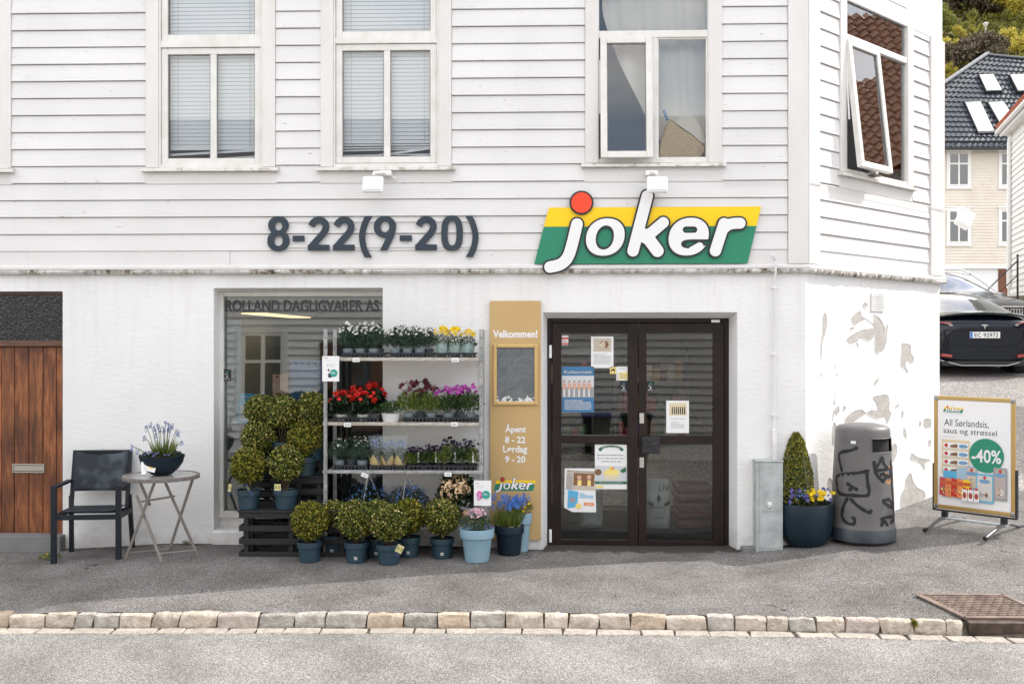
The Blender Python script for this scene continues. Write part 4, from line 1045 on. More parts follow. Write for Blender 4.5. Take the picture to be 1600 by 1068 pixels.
# the chain's emblem: strokes in quarter pixels of the big sign
M_sy = mat('sign_yellow', (.93, .60, .0), .35); M_sg = mat('sign_green', (.015, .22, .125), .35); M_sw = mat('sign_white', (.80, .80, .80), .3); M_sk = mat('sign_black', (.015, .018, .022), .35); M_sr = mat('sign_red', (.85, .06, .015), .35)
SG = 1 / 4.0
def logo(parent, w, ox, oz, thick=.006, step=.012, small=False, red=None, y0=0, kw=1.0):
    """w: width of the panel in metres; ox, oz its left and bottom"""
    k = w / (1470 - 60)
    T = lambda p: (ox + (p[0] - 60) * k, oz + (530 - p[1]) * k)
    def poly(pts, y0_, y1_, m, nm):
        MB().prism([T(p) for p in pts], y0_, y1_).build(nm, m, parent)
    y = y0
    poly([(152, 178), (1470, 176), (1441, 297), (119, 297)], y - thick, y, M_sy, 'yellow_band' if not small else 'print')
    poly([(119, 297.4), (1441, 297.4), (1385, 529), (60, 530)], y - thick, y, M_sg, 'green_band' if not small else 'print')
    # glyph fields; letters lean to the right
    j1 = sd_line(smooth_pts([(326, 284), (302, 385), (278, 468), (252, 512), (214, 538), (158, 551)], 4), 36)
    o1 = SUBT(sd_ell(502, 365, 119, 116, 2.15, -.12), sd_ell(499, 368, 56, 75, 2.1, -.12))
    k1 = U(sd_line([(763, 110), (674, 452)], 35), sd_line([(862, 276), (750, 372)], 34), sd_line([(752, 352), (826, 452)], 38))
    e_cut = U(sd_line([(968, 392), (1090, 392), (1200, 398)], 13), )
    e_out = SUBT(SUBT(sd_ell(1020, 364, 124, 118, 2.15, -.12), sd_ell(1028, 322, 51, 23, 2.4, -.2)), lambda a, b: np.maximum(np.maximum(382 - b, b - 434 + (a - 1000) * .0), np.maximum(974 - a, -9999 + b)))
    e1 = U(SUBT(SUBT(sd_ell(1019, 364, 123, 117, 2.15, -.12), U(sd_line([(1002, 321), (1052, 321)], 20))), lambda a, b: np.maximum(sd_ell(1046, 410, 74, 29, 2.6)(a, b), -9999)), )
    e1 = SUBT(e1, lambda a, b: np.maximum(np.maximum(a * 0 + 381 - b, b - 418), 1040 - a))
    e1 = U(e1, sd_line([(1040, 450), (1086, 424)], 24))
    r1 = U(sd_line([(1238, 284), (1184, 452)], 35), sd_line(smooth_pts([(1228, 322), (1262, 292), (1300, 283), (1336, 282)], 4), 34))
    fl = lambda f: (lambda a, b: f(60 + (a - ox) / k, 530 - (b - oz) / k) * k)
    white = U(j1, o1, k1, e1, r1)
    st = (3.2 if not small else 5) * k
    b0, b1 = T((60, 640)), T((1420, 60))
    def mk(f, m, nm, yy, th):
        lps = contour(fl(f), b0[0], b1[0], b0[1], b1[1], st)
        curve_shape(nm, lps, m, parent, th / 2, yy - th / 2)
    blk = lambda f, d=11 * kw: (lambda a, b: f(a, b) - d)
    if small:
        mk(U(blk(white), blk(sd_ell(354, 150, 66, 66))), M_sk, 'print', y - thick - .0004, .0006); mk(white, M_sw, 'print', y - thick - .0014, .0006)
        mk(sd_ell(354, 150, 64, 64), red or M_sr, 'print', y - thick - .0014, .0006)
    else:
        for f, nm in ((U(j1), 'letter_j'), (o1, 'letter_o'), (k1, 'letter_k'), (e1, 'letter_e'), (r1, 'letter_r')):
            mk(f, M_sw, nm, y - thick - .0225, .006)
        mk(blk(white), M_sk, 'letter_backing', y - thick - .002, .020)
        mk(sd_ell(354, 150, 64, 64), M_sr, 'red_dot', y - thick - .0225, .006); mk(sd_ell(354, 150, 75, 75), M_sk, 'dot_backing', y - thick - .002, .020)
sg = thing('shop_sign', 'large yellow and green shop sign reading joker in raised white letters', 'sign', (X(835), -.045, Z(412.5, 1000)))
logo(sg, X(1187.5) - X(835), 0, 0)
q = MB()
for a_ in (.3, 1.0, 1.7): q.box(a_, a_ + .05, .001, .02, .03, .48)
q.build('mounting_rail', M_zinc, sg)

# ---- opening hours in cut-out figures
hr = thing('opening_hours_sign', 'dark blue-grey cut-out figures reading 8-22(9-20) on the clapboards', 'sign', (X(420), -.04, Z(392, 590)))
kq = (X(749) - X(420)) / (1476 - 160)
FT = lambda f: (lambda a, b: f(160 + a / kq, 524 - b / kq) * kq)
def two(dx): return U(sd_line([(434 + dx, 372), (444 + dx, 352), (460 + dx, 338), (481 + dx, 332), (503 + dx, 338), (520 + dx, 353), (526 + dx, 374), (522 + dx, 396), (508 + dx, 418), (428 + dx, 508)], 20.5, True), sd_box(413 + dx, 547 + dx, 487, 524))
def clipz(f, z0, z1): return lambda a, b: np.maximum(f(a, b), np.maximum(z0 - b, b - z1))
gl = [('figure_8', SUBT(U(sd_ell(229, 366, 64, 56, 2.1), sd_ell(229, 462, 69, 66, 2.1)), U(sd_ell(230, 371, 23, 27), sd_ell(229, 462, 27, 32)))),
      ('dash', sd_box(318, 392, 430, 466)), ('figure_2', two(0)), ('figure_2', two(157.5)),
      ('bracket', clipz(sd_line(smooth_pts([(806, 290), (770, 352), (751, 438), (766, 520), (800, 584)], 5), 19), 311, 567)),
      ('figure_9', clipz(U(SUBT(sd_ell(893, 378, 69, 67, 2.1), sd_ell(893, 378, 28, 33)), sd_line([(941, 388), (930, 432), (874, 545)], 20)), 300, 524)),
      ('dash', sd_box(985, 1060, 430, 466)), ('figure_2', two(668)),
      ('figure_0', SUBT(sd_ell(1309, 419, 67, 109, 2.7), sd_ell(1309, 419, 27, 74, 2.7))),
      ('bracket', clipz(sd_line(smooth_pts([(1398, 290), (1434, 352), (1454, 438), (1439, 520), (1405, 584)], 5), 19), 311, 567))]
M_fig = mat('slate_blue_figures', (.030, .043, .060), .5, c2=(.038, .052, .070), scale=5, spec=.3)
for nm, f in gl: curve_shape(nm, contour(FT(f), -.03, 1.97, -.12, .34, .0038), M_fig, hr, .006, -.006)
q = MB()
for z_ in (.02, .255): q.box(.05, 1.88, .0, .004, z_ + .01, z_ + .028)
q.build('mounting_strip', M_paint, hr)

# ---- gold information board
gb = thing('info_board', 'tall gold panel with welcome text, display case and opening times by the door', 'sign', (X(765.5, -.02), -.012, Z(842, 805)))
gw, gh = X(845, -.02) - X(765.5, -.02), Z(470, 805) - Z(842, 805)
M_gold = mat('gold_panel', (.53, .36, .16), .42, .25, c2=(.56, .385, .175), scale=2)
MB().box(0, gw, -.022, 0, 0, gh).build('panel', M_gold, gb, bevel=.002)
lz = lambda py: Z(py, 805) - Z(842, 805); lx = lambda px: X(px, -.03) - X(765.5, -.02)
text('lettering', 'Velkommen!', .1, M_sw, gb, lx(805), -.0235, lz(521.5), off=.0034, width=lx(840.5) - lx(771), height=lz(516) - lz(528))
for s_, py, a_, b_, hgt in (('Åpent', 669.5, 789, 822, 16), ('8 - 22', 686, 789, 821, 10.5), ('Lørdag', 702, 786, 824, 14), ('9 - 20', 716.5, 789, 821, 10.5)):
    text('lettering', s_, .1, M_sw, gb, lx((a_ + b_) / 2), -.0235, lz(py), off=.003, width=lx(b_) - lx(a_), height=hgt / 171)
q = MB(); q.ring(lx(771), lx(840.5), lz(632), lz(537.5), .032, -.048, -.0225); 
q.build('display_case', mat('gold_frame', (.60, .42, .18), .3, .5), gb, bevel=.006)
m, n, l, b = nt('clouded_display'); t = n.new('ShaderNodeTexCoord'); z = n.new('ShaderNodeTexNoise'); z.inputs['Scale'].default_value = 7; z.inputs['Detail'].default_value = 3; z.inputs['Distortion'].default_value = 1.5; l.new(t.outputs['Object'], z.inputs['Vector'])
r = ramp(n, [(.40, (.105, .12, .13)), (.44, (.125, .14, .15)), (.55, (.145, .16, .165)), (.57, (.115, .13, .14))]); l.new(z.outputs[0], r.inputs[0])
sx = n.new('ShaderNodeSeparateXYZ'); l.new(t.outputs['Object'], sx.inputs[0]); z6 = n.new('ShaderNodeTexNoise'); z6.inputs['Scale'].default_value = 42; z6.inputs['Detail'].default_value = 5; l.new(t.outputs['Object'], z6.inputs['Vector'])
zc = lz(632) + .05
ma = n.new('ShaderNodeMath'); ma.operation = 'MULTIPLY_ADD'; ma.inputs[1].default_value = .28; l.new(z6.outputs[0], ma.inputs[0]); l.new(sx.outputs[2], ma.inputs[2])
r6 = ramp(n, [(.0, (1, 1, 1)), (.5, (1, 1, 1)), (.51, (0, 0, 0))]); mr6 = n.new('ShaderNodeMapRange'); mr6.inputs[1].default_value = zc; mr6.inputs[2].default_value = zc + .28; l.new(ma.outputs[0], mr6.inputs[0]); l.new(mr6.outputs[0], r6.inputs[0])
mx6 = n.new('ShaderNodeMix'); mx6.data_type = 'RGBA'; mx6.inputs[7].default_value = (.66, .68, .68, 1); l.new(r6.outputs[0], mx6.inputs[0]); l.new(r.outputs[0], mx6.inputs[6]); l.new(mx6.outputs[2], b.inputs['Base Color']); b.inputs['Roughness'].default_value = .12
MB().box(lx(775), lx(836), -.030, -.0235, lz(628), lz(541.5)).build('display_pane', m, gb)
logo(gb, lx(837) - lx(771.5), lx(771.5), lz(765.5), thick=.001, small=True, red=mat('dark_red_dot', (.45, .02, .02), .4), y0=-.0225, kw=1.3)
# rough plaster gap under the panel is the wall itself

# ---- posters and stickers on the doors (flat paper on the glass)
gyy = fy + .0105
def door_sheet(name, label, x0, y0, x1, y1, base, items, cat='poster', rot=0, bend=None, group=None):
    l_ = (X(x0, gyy), gyy, Z(y1, x0, gyy)); w = X(x1, gyy) - l_[0]; h = Z(y0, x0, gyy) - l_[2]
    if bend: bend = [(a * w, c * h) for a, c in bend]
    return sheet(name, label, cat, l_, w, h, base, items, tilt=rot, bend=bend, group=group)
rr = random.Random(9)
def picture(x0, z0, x1, z1, cols, n=26, seed=0, s=(.05, .12)):
    r_ = random.Random(seed); out = []
    for _ in range(n):
        cx, cz = r_.uniform(x0 + s[1] * .6, x1 - s[1] * .6), r_.uniform(z0 + s[1] * .6, z1 - s[1] * .6); a = r_.uniform(*s) * .5; c_ = r_.uniform(*s) * .5; m = r_.choice(cols)
        k = r_.randint(5, 7); ph = r_.uniform(0, 6)
        out.append(('p', m, [(min(x1, max(x0, cx + a * cos(ph + 2 * pi * i / k))), min(z1, max(z0, cz + c_ * sin(ph + 2 * pi * i / k)))) for i in range(k)]))
    return out
door_sheet('poster', 'white sheet with a small photograph taped high on the left door leaf', 923.5, 525.5, 958.5, 574.5, M_paper,
           [('r', I_beige, .10, .52, .90, .94)] + picture(.10, .52, .90, .94, [I_skin, I_grey, I_brown, I_beige, I_cream], 22, 1, (.1, .3)) + [('l', I_lgrey, .12, .12, .88, .46, 6)])
door_sheet('poster', 'blue event poster showing a row of performers on the left door leaf', 878, 572.5, 928, 643.5, I_blue,
           [('t', I_cream, 'Kulturnatt', .5, .885, .86, .07), ('r', I_lgrey, .0, .32, 1, .80)] + [('r', I_grey, .0, .32, 1, .55)] +
           sum([[('r', I_white, .05 + .155 * k, .34, .09 + .155 * k, .52), ('p', I_skin, [(.03 + .155 * k, .50), (.12 + .155 * k, .50), (.14 + .155 * k, .62), (.02 + .155 * k, .66)]), ('c', I_brown, .08 + .155 * k, .68, .026)] for k in range(6)], []) +
           [('l', I_lgrey, .08, .05, .92, .28, 5)])
door_sheet('poster', 'green and white cream cake poster in the lower pane of the left door leaf', 929.5, 694, 979.5, 763.5, M_paper,
           [('p', I_dgreen, [(.16, .84), (.30, .92), (.5, .945), (.70, .92), (.86, .84), (.90, .90), (.78, .96), (.5, .985), (.22, .96), (.10, .90)]), ('t', I_white, 'Kakebestill.no', .5, .93, .56, .05),
            ('t', I_black, 'Bestill på kakebestill.no', .5, .76, .84, .04), ('t', I_black, 'før kl 12.00 og hent kaken', .5, .69, .86, .04), ('t', I_black, 'i butikk neste dag', .5, .62, .62, .04),
            ('r', I_lgrey, .0, .18, 1, .52), ('c', I_cream, .52, .30, .25, .09), ('r', I_cream, .27, .28, .77, .38), ('c', I_pyel, .52, .38, .25, .07), ('c', I_yel, .50, .47, .05), ('c', I_orange, .56, .46, .04), ('c', I_brown, .10, .38, .11, .07), ('p', I_dgreen, [(.78, .42), (.96, .50), (.98, .40), (.86, .36)]),
            ('r', I_dgreen, 0, .115, 1, .175), ('t', I_white, 'Kaker for enhver anledning', .5, .145, .7, .03), ('r', I_pyel, .05, .03, .26, .08)])
door_sheet('poster', 'creased newspaper clipping with a blue leaflet taped low on the left door leaf', 879.5, 729, 931.5, 798.5, M_paper,
           [('r', I_beige, .06, .50, .94, .94), ('t', I_black, 'Barnas egen avis kommer', .5, .91, .8, .035), ('r', I_brown, .28, .60, .90, .88), ('c', I_skin, .45, .78, .07), ('c', I_skin, .74, .80, .07), ('r', I_pyel, .40, .60, .52, .72), ('r', I_pyel, .70, .60, .80, .73), ('l', I_grey, .08, .50, .26, .86, 8),
            ('p', I_lblue, [(.13, .08), (.42, .12), (.44, .46), (.13, .50)]), ('c', I_grey, .27, .27, .09), ('c', I_pyel, .46, .14, .09), ('l', I_lblue, .48, .32, .90, .44, 3), ('r', I_orange, .62, .16, .92, .23), ('t', I_white, 'avis', .77, .195, .16, .04)],
           rot=radians(2.5), bend=[(0, .97), (.90, 1.0), (1.0, .02), (.28, 0), (.03, .09)])
door_sheet('poster', 'white notice with a group photograph on the right door leaf', 1041, 625.5, 1076.5, 676, M_paper,
           [('r', I_cream, .12, .54, .90, .93)] + sum([[('r', I_black, .24 + .09 * k, .58, .29 + .09 * k, .78), ('c', I_brown, .265 + .09 * k, .80, .025)] for k in range(7)], []) + [('t', I_black, 'VELKOMMEN TIL KONSERT', .5, .44, .64, .02), ('l', I_lgrey, .2, .14, .8, .36, 4)])
door_sheet('sticker', 'small red and white stickers in the top corner of the left door leaf', 878, 524, 888, 539, I_white, [('r', I_red, 0, .62, 1, .8), ('r', I_red, 0, .05, 1, .18), ('l', I_red, .1, .2, .9, .55, 3)], 'sticker')
door_sheet('sticker', 'tiny orange dog pictogram sticker left of the yellow notice on the door', 953, 573, 962.5, 583.5, I_pyel, [('p', I_black, [(.2, .2), (.3, .2), (.35, .45), (.6, .45), (.7, .2), (.8, .2), (.8, .6), (.9, .7), (.7, .75), (.2, .6)])], 'sticker')
door_sheet('sticker', 'yellow and white notice sticker at the right edge of the left door glass', 963, 572.5, 980.5, 594, I_white, [('t', I_green, 'joker', .5, .85, .6, .12), ('r', I_pyel, .25, .08, 1, .58), ('l', I_grey, .3, .1, .9, .55, 4), ('c', I_black, .12, .46, .05), ('c', I_black, .12, .28, .05), ('c', I_black, .12, .12, .05)], 'sticker')
def blk(lbl, x0, y0, x1, y1, yy=None):
    it = [('p', I_teal, [(.3, .68), (.5, .88), (.7, .68), (.62, .66), (.5, .78), (.38, .66)]), ('l', I_white, .2, .52, .8, .62, 1), ('c', I_white, .5, .38, .1), ('l', I_lgrey, .15, .1, .85, .28, 3)]
    door_sheet('sticker', lbl, x0, y0, x1, y1, I_black, it, 'sticker') if yy is None else sheet('sticker', lbl, 'sticker', (X(x0, yy), yy, Z(y1, x0, yy)), X(x1, yy) - X(x0, yy), Z(y0, x0, yy) - Z(y1, x0, yy), I_black, it)
blk('black card-size sticker below the yellow notice on the left door leaf', 969, 595.5, 980.5, 612.5)
blk('black card-size sticker on the left edge of the right door glass', 1010.5, 595, 1022.5, 612)
blk('black card-size sticker low on the left edge of the shop window', 349.5, 576.5, 361, 594.5, wy + .008)
# posters inside the shop window
iw = wy + .05
def win_sheet(label, x0, y0, x1, y1, base, items, yy=iw, tilt=0):
    return sheet('poster', label, 'poster', (X(x0, yy), yy, Z(y1, x0, yy)), X(x1, yy) - X(x0, yy), Z(y0, x0, yy) - Z(y1, x0, yy), base, items, tilt=tilt)
win_sheet('light blue leaflet leaning inside the shop window beside the box balls', 370, 613, 410, 660, I_lblue, [('t', I_white, 'Nyheter fra oss', .45, .88, .7, .07), ('t', I_white, 'i nabolaget', .4, .78, .5, .06), ('r', I_lgrey, .08, .1, .6, .6)] + picture(.08, .1, .6, .6, [I_grey, I_blue, I_white], 14, 4, (.08, .2)), tilt=radians(5))
win_sheet('salmon pink card with a small black mark inside the shop window', 426, 584.5, 450, 618, INK((.62, .33, .24), 'salmon'), [('r', I_black, .2, .84, .36, .92), ('r', INK((.66, .40, .30), 'salmon_light'), .0, .05, 1, .6), ('c', I_brown, .4, .06, .2, .08)])
win_sheet('blue banner with white dots hanging inside the shop window', 453, 563, 512, 640, I_blue, [('p', INK((.20, .27, .48), 'periwinkle'), [(0, 1), (1, 1), (1, .56), (.5, .52), (0, .46)])] + [('r', I_white, .06 + .17 * k, .93, .09 + .17 * k, .97) for k in range(6)], yy=iw + .06)
# side trim seen inside the glass on the left
MB().box(X(352, iw), X(374, iw), iw + .05, iw + .07, Z(657, 400, iw), 2.1).build('window_side_panel', mat('pale_grey_panel', (.42, .44, .45), .6), house)
# ------------------------------------------------------------ fittings on the facade
pp = X(1208.5)
pipe = thing('conduit_pipe', 'thin white painted pipe running down to the zinc cabinet', 'pipe', (pp, -.03, Z(718, 1200)))
hz = Z(400, 1208) - pipe.location.z
q = MB(); q.tube([(0, -.0, -.02), (0, 0, 1.62), (.004, -.045, 1.70), (.0, -.05, 1.80), (-.012, -.03, hz), (-.03, -.02, hz + .01)], .011, 8)
q.build('tube', M_plaster, pipe, smooth=True)
for z_ in (.40, .95, 1.55): MB().box(-.02, .02, -.014, .03, z_, z_ + .02).build('clip', M_plaster, pipe)
MB().box(-.020, .020, -.018, .026, -.02, .28).build('cover_strip', M_plaster, pipe, bevel=.004)
cab = thing('utility_cabinet', 'galvanised steel utility cabinet against the wall beside the round planter', 'cabinet', (X(1181, -.13), -.14, ground_z(2.3, -.1)))
cw_ = X(1223, -.13) - X(1181, -.13); ch = Z(719, 1200, -.13) - cab.location.z
MB().box(0, cw_, .0, .135, -.03, ch - .012).build('casing', M_zinc, cab, bevel=.004)
MB().box(-.006, cw_ + .006, -.008, .137, ch - .012, ch).build('lid', M_zinc, cab, bevel=.003)
MB().box(.03, cw_ - .018, -.006, .0, ch * .435, ch - .03).build('door', M_zinc, cab, bevel=.002)
MB().box(.03, cw_ - .018, -.006, .0, .02, ch * .425).build('door', M_zinc, cab, bevel=.002)
q = MB(); q.lathe([(.011, 0), (.011, .008), (.006, .012)], (0, 0, 0), 12); q.build('lock', M_chrome, cab, M=Matrix.Translation((cw_ * .5, -.006, ch * .48)) @ Matrix.Rotation(radians(90), 4, 'X'))
sheet('label', '', '', (0, 0, 0), .036, .036, None, [], parent=cab)
MB().box(cw_ * .5 - .018, cw_ * .5 + .018, -.008, -.006, ch * .505, ch * .505 + .032).build('rating_plate', M_paper, cab)
MB().box(X(1157), X(1181), -.10, -.002, ground_z(2.2, 0) - .05, ground_z(2.2, 0) + .022).build('cable_slab', M_slab, house, bevel=.008)
# flood lights
def flood(px, py, lab, off):
    t = thing('flood_light', lab, 'lamp', (X(px, -.2), -.05, Z(275, px, -.1)))
    s = 1
    h = .155
    R_ = Matrix.Translation((0, -.14, -.02)) @ Matrix.Rotation(radians(-12), 4, 'X')
    MB().box(-.095, .095, -.03, .02, -h, .0).build('lamp_head', M_white, t, bevel=.022, M=R_)
    MB().box(-.075, .075, -.034, -.029, -h + .02, -.02).build('lamp_glass', mat('milky_glass', (.72, .73, .73), .2), t, M=R_, bevel=.003)
    q = MB(); q.tube([(0, -.13, -.005), (0, -.11, .02), (off, -.06, .03), (off, 0.0, .03)], .016, 10); q.build('bracket', M_white, t, smooth=True)
    q = MB(); q.box(off - .05, off + .06, -.06, .0, .005, .05); q.build('junction_box', M_white, t, bevel=.008)
    q = MB(); q.tube([(off + .05, -.03, .01), (off + .10, -.02, -.02), (off + .10, .01, -.03)], .006, 6); q.build('cable', M_white, t, smooth=True)
    return t
flood(583, 290, 'white floodlight under the sill above the opening hours', .09)
flood(1027, 278, 'white floodlight under the sill above the shop sign', -.045)
# vent on the chamfer
v0, v1 = PC(1360, 458), PC(1380, 487)
vt = thing('wall_vent', 'white slatted vent grille set in the peeling corner wall', 'vent', CM @ Vector((v0[0], 0, v1[1])), radians(45))
vw, vh = v1[0] - v0[0], v0[1] - v1[1]
q = MB(); q.ring(0, vw, 0, vh, .01, -.012, .0); q.box(.01, vw - .01, -.003, -.001, .01, vh - .01); q.build('frame', M_trim, vt)
q = MB()
for k in range(8):
    z_ = .012 + (vh - .02) * k / 8; q.add([(.01, -.004, z_ + .016), (vw - .01, -.004, z_ + .016), (vw - .01, -.016, z_ + .001), (.01, -.016, z_ + .001)], [(0, 1, 2, 3)])
q.build('slats', M_trim, vt)['kind'] = 'stuff'
# old plaster showing where paint has come off
M_peel = mat('bare_old_plaster', (.37, .35, .33), .85, c2=(.45, .43, .405), scale=12, bump=.6, bscale=45)
zm = lambda x, y: (1250 + x / 5.34, 440 + y / 5.34)
z5 = lambda x, y: (1150 + x / 2.322, 420 + y / 2.322)
z8 = lambda x, y: (1400 + x / 3.56, 580 + y / 3.56)
patches = [
 [zm(*p) for p in [(205, 255), (222, 300), (224, 370), (205, 450), (185, 510), (180, 600), (175, 662), (170, 600), (172, 510), (185, 400), (188, 300)]],
 [zm(*p) for p in [(500, 245), (515, 290), (555, 310), (600, 345), (615, 310), (612, 272), (660, 300), (700, 370), (712, 420), (712, 520), (695, 570), (655, 600), (625, 580), (622, 500), (618, 455), (590, 495), (540, 485), (495, 480), (475, 505), (432, 520), (395, 495), (392, 470), (430, 440), (500, 405), (560, 392), (612, 385), (600, 350), (555, 318), (500, 340), (465, 362), (435, 340), (430, 295), (460, 262)]],
 [zm(*p) for p in [(470, 500), (480, 510), (487, 542), (475, 530)]],
 [zm(*p) for p in [(720, 360), (732, 365), (725, 430), (722, 505), (712, 500), (712, 420)]],
 [zm(*p) for p in [(540, 172), (562, 190), (556, 215), (536, 222), (523, 200), (526, 180)]],
 [zm(*p) for p in [(430, 374), (450, 388), (440, 404), (420, 402), (416, 388)]],
 [zm(*p) for p in [(850, 514), (920, 528), (922, 590), (948, 635), (935, 680), (895, 665), (880, 690), (884, 720), (903, 758), (888, 752), (872, 722), (842, 705), (838, 640), (845, 570)]],
 [zm(*p) for p in [(640, 806), (655, 812), (645, 845), (625, 866), (614, 858), (622, 825)]],
 [zm(*p) for p in [(296, 690), (301, 700), (292, 725), (288, 712)]], [zm(*p) for p in [(305, 756), (312, 768), (306, 787), (299, 775)]],
 [zm(*p) for p in [(177, 752), (183, 775), (178, 795), (173, 775)]], [zm(*p) for p in [(290, 918), (294, 930), (291, 945), (288, 932)]], [zm(*p) for p in [(286, 980), (292, 1005), (287, 1030), (279, 1005)]],
 [z5(*p) for p in [(497, 463), (545, 455), (556, 480), (555, 510), (562, 528), (548, 562), (541, 540), (515, 545), (490, 535), (470, 528), (445, 545), (420, 560), (400, 568), (392, 560), (400, 535), (430, 512), (458, 510), (470, 520), (490, 510), (512, 512), (508, 485)]],
 [z5(*p) for p in [(355, 555), (364, 575), (362, 620), (352, 640), (349, 600), (351, 570)]],
 [z5(*p) for p in [(370, 495), (375, 515), (365, 530), (356, 525), (350, 552), (350, 522), (360, 503)]],
 [z5(*p) for p in [(390, 495), (398, 505), (392, 515), (386, 508)]], [z5(*p) for p in [(588, 488), (590, 498), (580, 506), (576, 498)]],
 [z5(*p) for p in [(632, 738), (640, 765), (655, 790), (680, 805), (686, 830), (660, 850), (600, 870), (598, 820), (612, 790), (615, 760)]],
 [z5(*p) for p in [(570, 632), (582, 640), (582, 670), (570, 700), (556, 700), (560, 660)]],
 [z5(*p) for p in [(636, 668), (660, 682), (700, 690), (702, 698), (685, 706), (683, 728), (670, 705), (645, 695), (634, 690)]],
 [z5(*p) for p in [(682, 543), (706, 545), (706, 575), (690, 575), (680, 562)]],
 [z5(*p) for p in [(608, 575), (616, 590), (618, 612), (610, 605), (606, 590)]], [z5(*p) for p in [(665, 550), (671, 560), (668, 572), (663, 565)]],
 [z5(*p) for p in [(697, 620), (706, 622), (706, 640), (698, 640)]], [z5(*p) for p in [(603, 512), (607, 525), (604, 540), (600, 525)]],
 [z5(*p) for p in [(336, 755), (348, 770), (354, 800), (345, 810), (335, 790)]]]
for i, pl in enumerate(patches):
    pts = [PC(x, y) for x, y in pl]; pts = smooth_pts(pts, 3, True)
    me = bpy.data.meshes.new('bare_patch'); n_ = len(pts); r_ = random.Random(i)
    vs = [(x + r_.uniform(-.0018, .0018), -.0012, z + r_.uniform(-.0018, .0018)) for x, z in pts]
    me.from_pydata(vs + [(x, 0.001, z) for x, _, z in vs], [], [tuple(range(n_))] + [(k, (k + 1) % n_, n_ + (k + 1) % n_, n_ + k) for k in range(n_)]); me.transform(CM); me.materials.append(M_peel)
    link('bare_patch', me, house)
    MB().tube([CM @ Vector((p[0], -.0022, p[1])) for p in pts + pts[:1]], .0026, 4).build('lifted_paint_edge', M_plaster, house)
# cable stapled along the boards near the corner
q = MB(); cpts = [P(1130, 284.5, -.05), P(1228, 286, -.055)]; q.tube(cpts, .004, 6)
a1 = PC(1262, 287); a2 = PC(1420, 318); q.build('cable', M_trim, house)
q = MB(); q.tube([CM @ Vector((.0, -.053, a1[1])), CM @ Vector((PC(1300, 290)[0], -.052, a1[1] + .004)), CM @ Vector((LB, -.055, a1[1] - .01))], .004, 6); q.build('cable', M_trim, house)
# ------------------------------------------------------------ garden chair
M_ch = mat('anthracite_metal', (.009, .013, .019), .5, .0, c2=(.013, .018, .025), scale=6, spec=.3)
m, n, l, b = nt('charcoal_mesh_fabric'); t = n.new('ShaderNodeTexCoord'); z = n.new('ShaderNodeTexNoise'); z.inputs['Scale'].default_value = 5; z.inputs['Detail'].default_value = 2; l.new(t.outputs['Object'], z.inputs['Vector'])
r = ramp(n, [(.50, (.013, .020, .030)), (.66, (.075, .09, .11))]); l.new(z.outputs[0], r.inputs[0]); l.new(r.outputs[0], b.inputs['Base Color']); b.inputs['Roughness'].default_value = .6
w_ = n.new('ShaderNodeTexWave'); w_.inputs['Scale'].default_value = 90; l.new(t.outputs['Object'], w_.inputs[0]); bp = n.new('ShaderNodeBump'); bp.inputs['Distance'].default_value = .001; l.new(w_.outputs[0], bp.inputs['Height']); l.new(bp.outputs[0], b.inputs['Normal']); M_fab = m
# corners found on the ground: front legs and back legs
fl_ = P(84, 870, -.60); fl_.z = ground_z(fl_.x, -.60); fr_ = P(185, 864, -.53); fr_.z = fl_.z
cdir = (fr_ - fl_); cdir.z = 0; cwid = cdir.length; rzc = atan2(cdir.y, cdir.x)
chair = thing('garden_chair', 'dark metal armchair with mesh seat and back beside the orange plank door', 'chair', fl_, rzc)
dpt = .47; sh_ = .43; ah = .65; bh = .93
leg_ = lambda pts: [MB()]
for x_ in (0, cwid):
    q = MB(); q.box(x_ - .022, x_ + .022, -.02, .025, 0, ah); q.build('leg', M_ch, chair, bevel=.004)
    q = MB(); q.beam((x_, dpt, 0), (x_ * .94 + cwid * .03, dpt - .06, sh_ + .1), .035, .045, up=(0, 1, 0)); q.build('leg', M_ch, chair, bevel=.004)
    xb = lerp(x_, cwid / 2, .10)
    q = MB(); q.beam((xb, dpt - .10, sh_ - .02), (xb, dpt + .02, bh), .035, .03, up=(0, 1, 0)); q.build('back_post', M_ch, chair, bevel=.004)
    q = MB(); q.beam((x_, -.02, ah + .010), (x_, dpt - .04, ah + .012), .05, .025); q.build('armrest', M_ch, chair, bevel=.005)
    q = MB(); q.beam((x_, 0.0, sh_ - .03), (x_, dpt - .06, sh_ - .04), .028, .045); q.build('side_rail', M_ch, chair, bevel=.003)
q = MB(); q.box(.02, cwid - .02, -.012, .018, sh_ - .055, sh_ - .012); q.build('seat_rail', M_ch, chair, bevel=.003); MB().box(.02, cwid - .02, dpt - .1, dpt - .07, sh_ - .06, sh_ - .02).build('seat_rail', M_ch, chair, bevel=.003)
vs = []; fs = []; nu = 12; nv = 10
for j in range(nv + 1):
    for i in range(nu + 1):
        u, v = i / nu, j / nv; vs.append((lerp(.05, cwid - .05, u), lerp(.0, dpt - .08, v), sh_ + .01 - .03 * sin(pi * u) * sin(pi * v) + .012 * (1 - v)))
for j in range(nv):
    for i in range(nu): fs.append((j * (nu + 1) + i, j * (nu + 1) + i + 1, (j + 1) * (nu + 1) + i + 1, (j + 1) * (nu + 1) + i))
def sheet_solid(vs, fs, th, nm, m, par):
    q = MB(); q.add(vs, fs); o = q.build(nm, m, par, smooth=True, auto=80); sm = o.modifiers.new('t', 'SOLIDIFY'); sm.thickness = th; return o
sheet_solid(vs, fs, .006, 'seat', M_fab, chair)
vs = []
